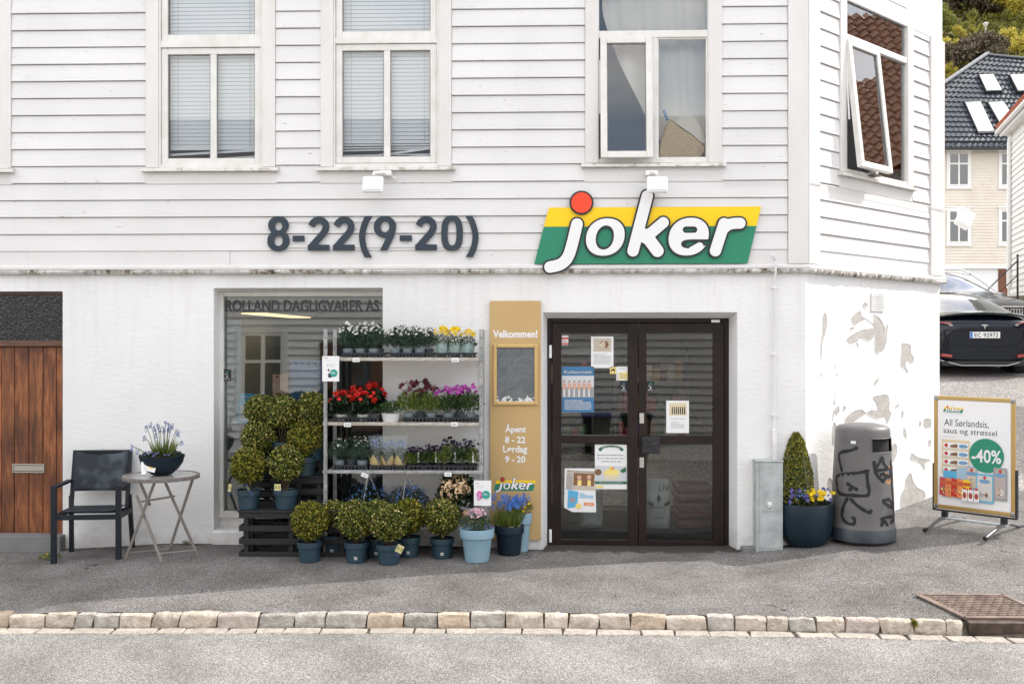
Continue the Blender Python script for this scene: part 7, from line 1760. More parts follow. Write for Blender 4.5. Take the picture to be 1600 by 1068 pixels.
# ------------------------------------------------------------ cars
def car_paint(nm, c):
    m, n, l, b = nt(nm); b.inputs['Base Color'].default_value = (*c, 1); b.inputs['Metallic'].default_value = .35; b.inputs['Roughness'].default_value = .22; b.inputs['Coat Weight'].default_value = .45; b.inputs['Coat Roughness'].default_value = .03; b.inputs['Specular IOR Level'].default_value = .25; return m
M_cg = bpy.data.materials.new('car_glass'); M_cg.use_nodes = True; b_ = M_cg.node_tree.nodes['Principled BSDF']; b_.inputs['Base Color'].default_value = (.015, .02, .025, 1); b_.inputs['Roughness'].default_value = .03; b_.inputs['Specular IOR Level'].default_value = .5; b_.inputs['Coat Weight'].default_value = 1; b_.inputs['Coat Roughness'].default_value = .02; b_.inputs['Coat IOR'].default_value = 1.6
M_tyre = mat('tyre_rubber', (.012, .012, .012), .8); M_rim = mat('alloy_rim', (.25, .25, .26), .3, .9); M_lred = mat('red_lamp_lens', (.35, .02, .02), .2, coat=1); M_lclr = mat('clear_lamp_lens', (.45, .38, .38), .15, coat=1); M_trim_ = mat('black_car_trim', (.015, .015, .017), .5)
def car_body(t, st, paint, glass_sel):
    half = len(st[0][1]); vs = []; fs = []; mi = []
    for y, pr in st:
        row_ = [(x, y, z) for x, z in pr]; row_ += [(-x, y, z) for x, z in reversed(pr[1:-1])]
        vs += row_
    m_ = 2 * half - 2
    for i in range(len(st) - 1):
        for j in range(m_):
            fs.append((i * m_ + j, i * m_ + (j + 1) % m_, (i + 1) * m_ + (j + 1) % m_, (i + 1) * m_ + j))
            jj = j if j < half - 1 else m_ - 1 - j
            mi.append(1 if glass_sel(i, jj) else 0)
    for i, rv in ((0, True), (len(st) - 1, False)):
        for j in range(half - 1):
            a, b2 = i * m_ + j, i * m_ + j + 1; c, d = i * m_ + (m_ - j - 1) % m_, i * m_ + (m_ - j) % m_
            f = [a, b2, c, d]; f = list(dict.fromkeys(f))
            if len(f) > 2: fs.append(tuple(f)); mi.append(0)
    me = bpy.data.meshes.new('cage'); me.from_pydata(vs, [], fs); me.polygons.foreach_set('material_index', mi)
    me.materials.append(paint); me.materials.append(M_cg)
    o = bpy.data.objects.new('cage', me); COL.objects.link(o); s = o.modifiers.new('s', 'SUBSURF'); s.levels = 3
    dg = bpy.context.evaluated_depsgraph_get(); ev = o.evaluated_get(dg); me2 = bpy.data.meshes.new_from_object(ev); bpy.data.objects.remove(o)
    for k, nm in ((0, 'body'), (1, 'windows')):
        bm = bmesh.new(); bm.from_mesh(me2); bmesh.ops.delete(bm, geom=[f for f in bm.faces if f.material_index != k], context='FACES'); bmesh.ops.recalc_face_normals(bm, faces=bm.faces) if k == 0 else None
        m3 = bpy.data.meshes.new(nm); bm.to_mesh(m3); bm.free(); m3.materials.clear(); m3.materials.append([paint, M_cg][k]); m3.polygons.foreach_set('material_index', [0] * len(m3.polygons)); m3.polygons.foreach_set('use_smooth', [True] * len(m3.polygons)); link(nm, m3, t)
def wheel(t, x, y, r=.35, w=.24):
    s = 1 if x > 0 else -1; M_ = Matrix.Translation((x, y, r)) @ Matrix.Rotation(radians(90), 4, 'Y')
    o = MB().lathe([(r * .62, -w / 2), (r * .95, -w / 2), (r, -w * .35), (r, w * .35), (r * .95, w / 2), (r * .62, w / 2)], n=32).build('wheel', M_tyre, t, smooth=True, M=M_)
    q = MB(); q.lathe([(.04, s * (w / 2 - .01)), (r * .60, s * (w / 2 - .03)), (r * .64, s * (w / 2 + .002))], n=24, cap=False)
    for k in range(5): a = 2 * pi * k / 5; q.beam((0, 0, s * w / 2 - s * .01), (r * .6 * cos(a), r * .6 * sin(a), s * w / 2 - s * .01), .05, .02)
    q.build('rim', M_rim, o, M=M_)
# dark electric hatchback seen from behind
et = thing('parked_car', 'black electric hatchback seen from behind, plate EC 92972', 'car')
ST = [(0.02, [(0, .36), (.66, .36), (.80, .48), (.84, .68), (.80, .84), (.55, .90), (0, .92)]),
      (0.06, [(0, .30), (.74, .30), (.89, .46), (.92, .72), (.88, .93), (.66, 1.04), (0, 1.07)]),
      (0.22, [(0, .24), (.82, .24), (.95, .46), (.96, .76), (.92, .99), (.74, 1.135), (0, 1.16)]),
      (0.36, [(0, .20), (.84, .20), (.96, .46), (.965, .78), (.92, 1.01), (.74, 1.15), (0, 1.185)]),
      (0.95, [(0, .20), (.84, .20), (.96, .46), (.965, .78), (.90, 1.04), (.68, 1.40), (0, 1.45)]),
      (1.6, [(0, .20), (.84, .20), (.96, .46), (.965, .78), (.90, 1.05), (.62, 1.55), (0, 1.60)]),
      (2.4, [(0, .20), (.84, .20), (.96, .46), (.965, .78), (.90, 1.03), (.62, 1.58), (0, 1.625)]),
      (3.1, [(0, .20), (.84, .20), (.96, .46), (.965, .78), (.90, .99), (.64, 1.42), (0, 1.46)]),
      (3.8, [(0, .20), (.84, .20), (.96, .46), (.965, .76), (.88, .93), (.70, 1.02), (0, 1.06)]),
      (4.5, [(0, .24), (.78, .24), (.90, .46), (.90, .68), (.80, .80), (.60, .86), (0, .88)]),
      (4.74, [(0, .32), (.5, .32), (.62, .44), (.62, .58), (.56, .66), (.4, .70), (0, .71)])]
M_tes = car_paint('black_blue_paint', (.006, .009, .016))
car_body(et, ST, M_tes, lambda i, j: (j == 5 and 3 <= i <= 7) or (j == 4 and 3 <= i <= 7))
def patch(t, nm, pts, m, y, dy=.012, bevel=.0):
    return MB().prism(pts, y - dy, y + .03).build(nm, m, t, bevel=bevel)
MB().add([(x, y, z) for x, y, z in [(-.80, .16, 1.115), (-.45, .06, 1.165), (0, .03, 1.185), (.45, .06, 1.165), (.80, .16, 1.115), (.78, .36, 1.16), (.40, .36, 1.205), (0, .36, 1.215), (-.40, .36, 1.205), (-.78, .36, 1.16)]] + [(x, y, z - .03) for x, y, z in [(-.80, .16, 1.115), (-.45, .06, 1.165), (0, .03, 1.185), (.45, .06, 1.165), (.80, .16, 1.115)]],
         [(0, 1, 8, 9), (1, 2, 7, 8), (2, 3, 6, 7), (3, 4, 5, 6), (0, 10, 11, 1), (1, 11, 12, 2), (2, 12, 13, 3), (3, 13, 14, 4)]).build('spoiler', M_tes, et, smooth=True)
for s in (-1, 1):
    q = MB(); q.add([(s * .52, .035, .955), (s * .94, .20, .86), (s * .965, .42, .95), (s * .955, .42, .99), (s * .90, .19, 1.02), (s * .60, .045, 1.005)], [(0, 1, 4, 5), (1, 2, 3, 4)]); o = q.build('tail_light', M_lclr, et); sm = o.modifiers.new('t', 'SOLIDIFY'); sm.thickness = .02; sm.offset = 1
    q = MB(); q.beam((s * .58, .005, 1.00), (s * .92, .165, 1.018), .02, .022); q.beam((s * .80, .075, .895), (s * .95, .165, .87), .02, .026); q.build('light_strip', M_lred, et)
    MB().beam((s * .56, -.004, .42), (s * .80, .05, .45), .03, .05).build('reflector', M_lred, et, bevel=.006)
MB().box(-.72, .72, .018, .06, .245, .335).build('lower_bumper', M_trim_, et, bevel=.01)
MB().tube([(-.86, .10, .34), (-.80, .04, .36), (-.45, .01, .27), (-.4, .005, .255), (.4, .005, .255), (.45, .01, .27), (.80, .04, .36), (.86, .10, .34)], .008, 6).build('chrome_strip', M_chrome, et)
MB().box(-.70, .70, -.004, .03, .868, .880).build('tailgate_seam', M_dark, et); MB().tube([(-.70, .0, .875), (-.66, -.002, .72), (-.60, -.0, .62), (-.3, -.004, .585), (.3, -.004, .585), (.60, -.0, .62), (.66, -.002, .72), (.70, .0, .875)], .006, 5).build('tailgate_seam', M_dark, et)
sheet('', '', '', None, .52, .11, None, [], parent=et)
np_ = MB().box(-.26, .26, -.012, .0, .735, .845).build('number_plate', M_paper, et, bevel=.003)
MB().box(-.257, -.215, -.0145, -.0125, .739, .841).build('plate_band', mat('plate_blue', (.03, .20, .60), .4), np_)
text('plate_number', 'EC 92972', .1, I_black, np_, .022, -.0135, .79, width=.41, height=.07, off=.0008)
# stylised T emblem
pts = [(-.062, .955), (-.05, .968), (0, .975), (.05, .968), (.062, .955), (.045, .947), (.018, .951), (.012, .93), (0, .885), (-.012, .93), (-.018, .951), (-.045, .947)]
MB().prism(pts, .002, .02).build('emblem', M_chrome, et)
text('badge', 'DUAL MOTOR', .1, M_chrome, et, .60, .03, .70, width=.19, height=.018, ext=.003)
wheel(et, .84, .75); wheel(et, -.84, .75); wheel(et, .84, 3.6); wheel(et, -.84, 3.6)
cpos = Pd(1538, 530, 17.9); rz_t = TH + radians(-3)
et.location = (cpos.x, cpos.y, ground_z(cpos.x, cpos.y + .8) - .15); et.rotation_euler = (radians(1.5), 0, rz_t + radians(1))
# grey suv facing the camera, turned to the right
au = thing('parked_car', 'dark grey SUV with roof rails facing downhill behind the black hatchback', 'car')
SA = [(0.0, [(0, .38), (.62, .38), (.76, .48), (.80, .62), (.74, .76), (.52, .84), (0, .86)]),
      (0.12, [(0, .30), (.80, .30), (.91, .48), (.92, .66), (.86, .84), (.66, .93), (0, .95)]),
      (0.5, [(0, .26), (.84, .26), (.94, .48), (.95, .72), (.90, .92), (.70, 1.02), (0, 1.05)]),
      (1.25, [(0, .26), (.84, .26), (.94, .48), (.95, .76), (.91, 1.00), (.74, 1.10), (0, 1.13)]),
      (1.95, [(0, .26), (.84, .26), (.94, .48), (.95, .80), (.91, 1.06), (.66, 1.50), (0, 1.54)]),
      (2.6, [(0, .26), (.84, .26), (.94, .48), (.95, .80), (.91, 1.08), (.64, 1.60), (0, 1.65)]),
      (3.6, [(0, .26), (.84, .26), (.94, .48), (.95, .80), (.91, 1.10), (.64, 1.60), (0, 1.65)]),
      (4.2, [(0, .26), (.84, .26), (.94, .48), (.95, .80), (.90, 1.10), (.64, 1.50), (0, 1.54)]),
      (4.6, [(0, .34), (.78, .34), (.90, .50), (.90, .78), (.84, 1.0), (.62, 1.10), (0, 1.12)])]
M_aud = car_paint('graphite_paint', (.055, .058, .062))
car_body(au, SA, M_aud, lambda i, j: (j == 5 and i == 3) or (j == 4 and 3 <= i <= 6) or (j == 5 and i == 7))
q = MB(); q.prism([(-.36, .86), (.36, .86), (.44, .72), (.34, .46), (-.34, .46), (-.44, .72)], -.035, .06); gr_ = q.build('grille', M_trim_, au, bevel=.01)
q = MB()
for k in range(11): x_ = -.35 + .07 * k; q.box(x_ - .010, x_ + .010, -.050, -.036, .49, .83)
q.build('grille_bar', M_chrome, gr_)
q = MB()
for k in range(4): c_ = -.105 + .07 * k; q.tube([(c_ + .045 * cos(a * pi / 8), -.055, .77 + .045 * sin(a * pi / 8)) for a in range(17)], .007, 5)
q.build('emblem', M_chrome, gr_)
q = MB(); q.tube([(-.36, -.04, .865), (.36, -.04, .865), (.445, -.04, .72), (.345, -.04, .455), (-.345, -.04, .455), (-.445, -.04, .72), (-.36, -.04, .865)], .012, 6); q.build('grille_surround', M_chrome, gr_)
MB().box(-.26, .26, -.058, -.05, .52, .63).build('number_plate', M_paper, au, bevel=.003)
for s in (-1, 1):
    q = MB(); q.add([(s * .50, .0, .66), (s * .88, .15, .66), (s * .91, .30, .80), (s * .82, .16, .83), (s * .50, .02, .80)], [(0, 1, 2, 3, 4)]); o = q.build('headlight', M_lclr, au); sm = o.modifiers.new('t', 'SOLIDIFY'); sm.thickness = .04; sm.offset = 0
    MB().tube([(s * .64, 2.0, 1.56), (s * .655, 2.3, 1.66), (s * .655, 3.7, 1.66), (s * .63, 4.1, 1.56)], .016, 8).build('roof_rail', M_chrome, au, smooth=True)
    q = MB(); q.lathe([(0, -.07), (.10, -.05), (.12, .0), (.10, .06), (0, .08)], n=12, cap=False); q.build('wing_mirror', M_rim, au, smooth=True, M=Matrix.Translation((s * 1.06, 1.55, 1.08)))
    MB().tube([(s * .86, 1.32, 1.10), (s * .655, 1.95, 1.525), (s * .64, 2.5, 1.60), (s * .645, 3.6, 1.595)], .014, 6).build('window_trim', M_chrome, au, smooth=True)
    MB().box(s * .74 - .03, s * .74 + .03, 2.75, 2.80, 1.08, 1.5).build('door_pillar', M_trim_, au)
wheel(au, .86, .85, .36); wheel(au, -.86, .85, .36); wheel(au, .86, 3.65, .36); wheel(au, -.86, 3.65, .36)
ap = Pd(1583, 530, 20.6)
au.location = (ap.x, ap.y, ground_z(ap.x, ap.y + .6) + .0); au.rotation_euler = (radians(3), 0, radians(19))

# ------------------------------------------------------------ houses up the street
M_cream = mat('cream_house_paint', (.72, .66, .57), .6, c2=(.66, .60, .51), scale=2); M_tile = mat('glazed_black_tile', (.04, .048, .062), .65, .0, spec=.3); M_otile = mat('orange_clay_tile', (.42, .11, .04), .6, c2=(.30, .07, .03), scale=3)
M_fglass = bpy.data.materials.new('far_window_glass'); M_fglass.use_nodes = True; b_ = M_fglass.node_tree.nodes['Principled BSDF']; b_.inputs['Base Color'].default_value = (.03, .04, .05, 1); b_.inputs['Roughness'].default_value = .05; b_.inputs['Coat Weight'].default_value = 1; b_.inputs['Coat IOR'].default_value = 1.6
M_fwhite = mat('white_joinery', (.78, .77, .74), .5)
ch_ = thing('cream_house', 'cream clapboard house with black tiled hip roof and skylights up the street', 'building')
DW = 46.0
e0 = Pd(1320, 232, DW); e1_ = Pd(1640, 232, DW)
cl0, cr0 = Pd(1335, 236, DW), Pd(1625, 236, DW); bz0 = Pd(1500, 560, DW).z - 2
dirx = (cr0 - cl0); dirx.z = 0; Lc = dirx.length; rzh = atan2(dirx.y, dirx.x); HM = Matrix.Translation((cl0.x, cl0.y, 0)) @ Matrix.Rotation(rzh, 4, 'Z'); HMi = HM.inverted()
def PH(px, py, yloc=0.0):
    n_ = Vector((sin(rzh), -cos(rzh), 0)); w_ = HMi @ hit(px, py, Vector((cl0.x, cl0.y, 0)) - n_ * yloc, n_); return w_
ze = PH(1500, 234).z; zg = PH(1500, 418).z
MB().box(0, Lc, 0, 7, zg, ze).build('wall', M_cream, ch_, M=HM)
q = MB(); z_ = zg + .1
while z_ < ze - .1: q.add([(0, -.004, z_ + .135), (Lc, -.004, z_ + .135), (Lc, -.03, z_), (0, -.03, z_), (0, -.0, z_ - .001), (Lc, 0, z_ - .001)], [(0, 1, 2, 3), (3, 2, 5, 4)]); z_ += .135
q.build('cladding', M_cream, ch_, M=HM)['kind'] = 'stuff'
MB().box(-.05, Lc + .05, .02, 7, bz0, zg).box(-.1, Lc, -.10, .0, zg - .05, zg + .10).build('foundation', M_plaster, ch_, M=HM)
MB().box(PH(1560, 430).x, PH(1578, 430).x, -.02, .05, PH(1560, 470).z, PH(1560, 418.5).z).build('door', M_wood, ch_, M=HM)
MB().box(PH(1468, 430).x, PH(1504, 430).x, -.03, .05, PH(1560, 470).z, PH(1560, 420).z).build('garage_door', M_fwhite, ch_, M=HM)
for (xa, xb, ya, yb, yt) in ((1482, 1513, 239, 290, 256), (1563, 1593, 239, 290, 256), (1482, 1513, 329, 379, 345), (1563, 1593, 329, 379, 345), (1400, 1431, 239, 290, 256), (1400, 1431, 329, 379, 345)):
    x0_, x1_, z1_, z0_ = PH(xa, 300).x, PH(xb, 300).x, PH(1500, ya).z, PH(1500, yb).z
    fr_ = MB().ring(x0_ - .09, x1_ + .09, z0_ - .1, z1_ + .12, .09, -.06, .0).box(x0_ - .16, x1_ + .16, -.10, -.0, z1_ + .12, z1_ + .18).build('window', M_fwhite, ch_, M=HM)
    q = MB(); q.ring(x0_, x1_, z0_, z1_, .05, -.065, -.01); xm_ = (x0_ + x1_) / 2; zt_ = PH(1500, yt).z; q.box(xm_ - .035, xm_ + .035, -.064, -.01, z0_ + .05, z1_ - .05); q.box(x0_ + .05, xm_ - .035, -.063, -.01, zt_ - .035, zt_ + .035); q.box(xm_ + .035, x1_ - .05, -.063, -.01, zt_ - .035, zt_ + .035); q.build('sash', M_fwhite, fr_, M=HM)
    for a_, b2 in ((x0_ + .05, xm_ - .035), (xm_ + .035, x1_ - .05)):
        for c_, d_ in ((z0_ + .05, zt_ - .035), (zt_ + .035, z1_ - .05)): MB().box(a_, b2, -.045, -.035, c_, d_).build('pane', M_fglass, fr_, M=HM)
    MB().box(x0_ - .14, x1_ + .14, -.10, -.0, z0_ - .16, z0_ - .10).build('sill', M_fwhite, fr_, M=HM)
# tiled slope facing the street
pk = 5.0   # apex sits this far behind the eave
ea0, ea1 = PH(1328, 231, -.45), PH(1645, 231, -.45); apx = PH(1541, 87, pk); rdg = PH(1655, 128, pk)
S0 = Vector((ea0.x, -.45, ea0.z)); S1 = Vector((ea1.x, -.45, ea1.z)); T0 = Vector((apx.x, pk, apx.z)); T1 = Vector((rdg.x, pk, rdg.z))
T1.z = T0.z - .35
nrm = (S1 - S0).cross(T0 - S0).normalized(); nrm = nrm if nrm.z > 0 else -nrm
nr = 19; vs = []; fs = []; tw = .24
def sl(u, v): return S0.lerp(S1, u).lerp(T0.lerp(T1, u), v)
ncol = int((S1 - S0).length / tw) * 3
for j in range(nr):
    for e_, hh in ((0, .07), (1, .012)):
        for i in range(ncol + 1):
            v = (j + e_ * .999) / nr; p = sl(i / ncol, v)
            ph2 = p.x / tw * 2 * pi; vs.append(tuple(p + nrm * (hh + .035 * sin(ph2))))
for j in range(2 * nr - 1):
    for i in range(ncol): fs.append((j * (ncol + 1) + i, j * (ncol + 1) + i + 1, (j + 1) * (ncol + 1) + i + 1, (j + 1) * (ncol + 1) + i))
q = MB(); q.add(vs, fs); q.build('roof_tiles', M_tile, ch_, smooth=True, M=HM, auto=50)['kind'] = 'stuff'
BK = Vector((T0.x - .5, 12.5, S0.z)); LK = Vector((S0.x, 12.5, S0.z)); RK = Vector((S1.x, 12.5, S1.z))
q = MB(); q.add([S0, T0, LK, RK, T1, S1, (S0.x, -.45, S0.z - .02), (S1.x, -.45, S0.z - .02)], [(0, 1, 2), (1, 4, 3, 2), (4, 5, 3)]); q.build('roof', M_tile, ch_, M=HM)
q = MB()
M_cap = mat('ridge_cap_tile', (.16, .17, .18), .4)
L_ = (T0 - S0).length; n_ = int(L_ / .36)
for k in range(n_):
    a_, b2 = S0.lerp(T0, k / n_), S0.lerp(T0, (k + 1.12) / n_); MB().beam(a_ + nrm * .10, b2 + nrm * .13, .26, .12).build('ridge_tile', M_cap, ch_, M=HM, bevel=.03)
for k in range(8):
    a_, b2 = T0.lerp(T1, k / 12), T0.lerp(T1, (k + 1.1) / 12); MB().beam(a_ + nrm * .05, b2 + nrm * .07, .2, .1).build('ridge_tile', M_cap, ch_, M=HM, bevel=.03)
MB().box(S0.x, S1.x, -.60, -.46, S0.z - .10, S0.z + .0).build('gutter', M_trim_, ch_, M=HM, bevel=.02)
q = MB(); q.beam((S0.x, -.35, S0.z + .32), (S1.x, -.35, S0.z + .32), .04, .04)
for k in range(22): x_ = lerp(S0.x, S1.x, k / 21); q.beam((x_, -.3, S0.z + .05), (x_, -.36, S0.z + .34), .04, .03)
q.build('snow_guard', M_trim_, ch_, M=HM)
def on_slope(px, py):
    w_ = HM @ sl(.5, .5); nw = HM.to_3x3() @ nrm; return HMi @ hit(px, py, w_, nw)
M_sky_g = bpy.data.materials.new('skylight_glass'); M_sky_g.use_nodes = True; b_ = M_sky_g.node_tree.nodes['Principled BSDF']; b_.inputs['Base Color'].default_value = (.75, .77, .80, 1); b_.inputs['Roughness'].default_value = .12; b_.inputs['Coat Weight'].default_value = 1
for cr in ([(1529, 122), (1550, 121), (1563, 145), (1540, 146)], [(1577, 122), (1597, 121), (1612, 145), (1589, 146)], [(1507, 165), (1530, 164), (1551, 209), (1527, 210)], [(1543, 165), (1566, 164), (1585, 193), (1560, 195)]):
    c3 = [on_slope(*c) for c in cr]; cen = sum(c3, Vector()) / 4
    o = MB(); out_ = [cen + (c - cen) * 1.12 for c in c3]
    o.add([p + nrm * .16 for p in out_] + [p for p in out_], [(0, 1, 2, 3), (0, 4, 5, 1), (1, 5, 6, 2), (2, 6, 7, 3), (3, 7, 4, 0)]); s_ = o.build('skylight', M_trim_, ch_, M=HM)
    o = MB(); o.add([p + nrm * .175 for p in c3], [(0, 1, 2, 3)]); o.build('pane', M_sky_g, s_, M=HM)
# white house at the right edge with orange tiles
rh = thing('white_house', 'white clapboard house with orange tiled roof cut off at the right edge', 'building')
dR = 25.0; w0_ = Pd(1578, 530, dR); 
wa_ = atan2(-1.6, -.46) + TH; RM = Matrix.Translation((w0_.x, w0_.y, 0)) @ Matrix.Rotation(wa_, 4, 'Z'); RMi = RM.inverted(); nR = (RM.to_3x3() @ Vector((0, -1, 0)))
def PR_(px, py, yl=0.0): return RMi @ hit(px, py, Vector((w0_.x, w0_.y, 0)) - nR * yl, nR)
tz_ = lambda x: PR_(1578, 208).z + x * .95
te_ = PR_(1578, 210).z
MB().box(0, 3.4, 0, 6, .6, te_).prism([(0, te_), (3.4, te_), (3.4, te_ + .01), (0, te_ + .01)], 0, 6).build('wall', M_fwhite, rh, M=RM)
q = MB(); z_ = 1.2
while z_ < te_ - .15:
    xa = .09; q.add([(xa, -.003, z_ + .14), (3.4, -.003, z_ + .14), (3.4, -.03, z_), (xa, -.03, z_), (xa, 0, z_ - .001), (3.4, 0, z_ - .001)], [(0, 1, 2, 3), (3, 2, 5, 4)]); z_ += .14
q.build('cladding', M_fwhite, rh, M=RM)['kind'] = 'stuff'
MB().box(-.02, .08, -.05, .0, .6, te_).build('corner_board', M_fwhite, rh, M=RM)
MB().box(-.05, 3.5, -.20, .0, te_ - .02, te_ + .10).box(-.05, 3.5, -.22, -.18, te_ - .04, te_ + .16).build('eaves', M_fwhite, rh, M=RM)
V0 = Vector((-.08, -.25, te_ + .12)); sl_ = Vector((0, 3.4, 2.5)); nn_ = Vector((0, -2.5, 3.4)).normalized()
MB().add([V0, V0 + Vector((3.9, 0, 0)), V0 + Vector((3.9, 0, 0)) + sl_, V0 + sl_, V0 + Vector((0, 6.8, 0)), V0 + Vector((3.9, 6.8, 0))], [(0, 1, 2, 3), (3, 2, 5, 4), (0, 3, 4), (1, 5, 2)]).build('roof', M_otile, rh, M=RM)
for c_ in range(9):
    for k in range(17):
        a_ = V0 + sl_ * (c_ / 11) + Vector((.225 * k + .1, 0, 0)) + nn_ * .05; MB().tube([a_, a_ + sl_ * (1.1 / 11) + nn_ * .045 * 0 + nn_ * .04], .095, 6).build('roof_tile', M_otile, rh, M=RM)
MB().tube([V0 + Vector((0, -.03, -.04)), V0 + Vector((3.9, -.03, -.04))], .05, 8).build('gutter', M_fwhite, rh, M=RM)
MB().tube([RMi @ Pd(1580, 212, dR - .3), RMi @ Pd(1577, 222, dR - .25), RMi @ Pd(1576, 450, dR - .25)], .05, 8).build('downpipe', M_fwhite, rh, M=RM, smooth=True)
sheet('street_sign', 'small white street name sign on the white house at the right edge', 'sign', Pd(1588, 326, dR - .15), .62, .34, M_paper, [('t', I_black, 'Søndre gate', .5, .7, .8, .24), ('t', I_black, '1 - 7', .3, .3, .3, .2)], rz=TH)
# iron railing and steps at that house
ra = thing('iron_railing', 'black iron handrail with ball finial by the white house steps', 'railing', Pd(1590, 458, 22.5))
q = MB(); q.tube([(0, 0, -.6), (0, 0, .78)], .022, 8); q.lathe([(0, -.04), (.035, 0), (0, .05)], (0, 0, .82), 8, cap=False); q.build('post', M_black, ra)
MB().tube([(-1.0, .2, -.35), (0, 0, .72)], .014, 6).build('handrail', M_black, ra); MB().tube([(-.85, .2, -.5), (0, 0, .40)], .012, 6).build('lower_rail', M_black, ra)
MB().tube([(-1.0, .2, -1.0), (-1.0, .2, -.30)], .02, 8).build('post', M_black, ra)
st_ = MB().box(-.2, 2.5, -.2, 2.2, -1.2, .0); st_ = st_.build('stone_steps', mat('brown_stone', (.20, .17, .13), .8, c2=(.28, .24, .19), scale=6), M=None); st_.location = Pd(1596, 462, 22.7); tag(st_, 'brown stone landing behind the iron handrail', 'steps')
# white lamp on an arm beyond our corner
lp = thing('wall_lamp', 'white floodlight on a long arm sticking out beyond the house corner', 'lamp', Pd(1502, 340, 12.6))
MB().tube([(-.62, .1, .11), (0, 0, .10)], .013, 8).build('arm', M_white, lp, smooth=True)
MB().lathe([(.0, -.05), (.05, -.04), (.055, .03), (0, .05)], (0, 0, .08), 14, cap=False).build('joint', M_white, lp, smooth=True)
LM = Matrix.Translation((.04, -.02, .0)) @ Matrix.Rotation(radians(32), 4, 'Y') @ Matrix.Rotation(radians(-25), 4, 'X')
MB().box(-.09, .09, -.05, .05, -.14, .08).build('lamp_head', M_white, lp, M=LM, bevel=.015); MB().box(-.075, .075, -.054, -.051, -.12, .06).build('lamp_glass', mat('milky_glass', (.6, .6, .58), .2), lp, M=LM)
# low white wall and hedge left of the cream house roof
# ------------------------------------------------------------ hillside
M_hill = mat('hillside_grass', (.09, .095, .02), .95, c2=(.22, .20, .035), scale=.12, detail=8, bump=1, bscale=2)
xs2 = np.linspace(-10, 150, 60); ys2 = np.linspace(62, 230, 50)
def hill_z(x, y): return 3 + max(0, y - 64) * .62 + 2.5 * nz3(x * .05, y * .05) + 1.0 * nz3(x * .2, y * .2)
sheet_grid('hill', list(xs2), list(ys2), hill_z, M_hill)
T_y = leaf_mat('spring_yellow_leaf', [(.0, (.20, .20, .03)), (.5, (.50, .43, .07)), (1, (.78, .62, .12))], .6, .35); T_g = leaf_mat('olive_leaf', [(.0, (.06, .07, .02)), (.5, (.18, .20, .04)), (1, (.36, .35, .07))], .6, .3); T_b = leaf_mat('bare_brown_twigs', [(.0, (.07, .055, .035)), (.6, (.15, .12, .08)), (1, (.25, .21, .14))], .8, .1)
def crown_mesh(seed, m, R, H, N, L):
    rg_ = np.random.default_rng(seed); K = 16; cs = rg_.normal(size=(K, 3)) * [R * .45, R * .45, H * .28]; cs[:, 2] += H * .55; k = rg_.integers(0, K, N); rr_ = R * .42 * rg_.random(N) ** .5
    c = cs[k] + norm(rg_.normal(size=(N, 3))) * rr_[:, None] * rg_.uniform(.6, 1.1, K)[k][:, None]; sc = rg_.uniform(.6, 1.3, N)
    return quads_mesh('crown', blades(c, rg_.normal(size=(N, 3)) + [0, 0, .3], rg_.normal(size=(N, 3)), L * sc, L * .6 * sc), m)
TM = {'y': [crown_mesh(1, T_y, 3, 5, 3800, .32), crown_mesh(2, T_y, 3, 4, 3800, .32)], 'g': [crown_mesh(3, T_g, 3, 5, 3800, .32), crown_mesh(4, T_g, 3, 5, 3800, .32)], 'b': [crown_mesh(5, T_b, 3, 4, 3000, .5), crown_mesh(6, T_b, 3, 3.5, 3000, .5)]}
def hill_tree(px, py, d, kind, s, label, k=0):
    # stands on the slope along the ray
    dr = (AX + RT * ((px - 800) / FPX) + Vector((0, 0, (530 - py) / FPX))); p = None; t_ = 60.0
    while t_ < 240:
        p = CAM + dr * t_
        if p.z < hill_z(p.x, p.y): break
        t_ += .5
    t = thing('hillside_tree', label, 'tree', (p.x, p.y, hill_z(p.x, p.y) - .2), k * 1.1, 'trees and bushes on the hillside')
    c = link('crown', TM[kind][k % 2], t); c.scale = (s, s, s)
    MB().tube([(0, 0, -.3), (.1, .05, 1.5), (.0, .1, 3)], .12, 6, rs=[.16, .12, .05]).build('trunk', M_twig, t)
for i, a_ in enumerate([(1478, 92, 0, 'y', .55, 'bright yellow bush at the left of the hillside, beside our corner'), (1497, 110, 0, 'b', .8, 'brown leafless thicket left above the black roof'), (1525, 98, 0, 'b', .8, 'brown leafless thicket directly above the roof peak'), (1552, 96, 0, 'b', .7, 'brown thicket to the right of the roof peak'),
      (1590, 90, 0, 'y', .6, 'yellow bush lowest on the right of the hillside'), (1573, 78, 0, 'y', .55, 'yellow bush below the park lamp on its right'), (1480, 55, 0, 'g', .7, 'olive bush at the left under the dark wood'), (1500, 62, 0, 'y', .35, 'small pale yellow bush left of the park lamp'),
      (1485, 18, 0, 'b', 1.3, 'dark bare tree at the top left of the hillside'), (1510, 20, 0, 'g', 1.2, 'dark olive tree at the top of the hillside'), (1535, 22, 0, 'b', 1.2, 'bare tree above the park lamp'), (1562, 18, 0, 'g', 1.2, 'olive tree above the park lamp on its right'),
      (1590, 42, 0, 'y', 1.3, 'large yellow-green tree at the right edge of the hillside'), (1598, 15, 0, 'y', 1.2, 'yellow-green tree in the top right corner'), (1608, 65, 0, 'g', .9, 'olive bush cut off by the right edge'), (1570, 50, 0, 'g', .5, 'small olive bush right of the park lamp'), (1475, 120, 0, 'y', .3, 'low yellow hedge bush behind the black roof'), (1488, 122, 0, 'y', .25, 'tiny yellow hedge bush behind the black roof')]): hill_tree(*a_, k=i)
rx_ = random.Random(8)
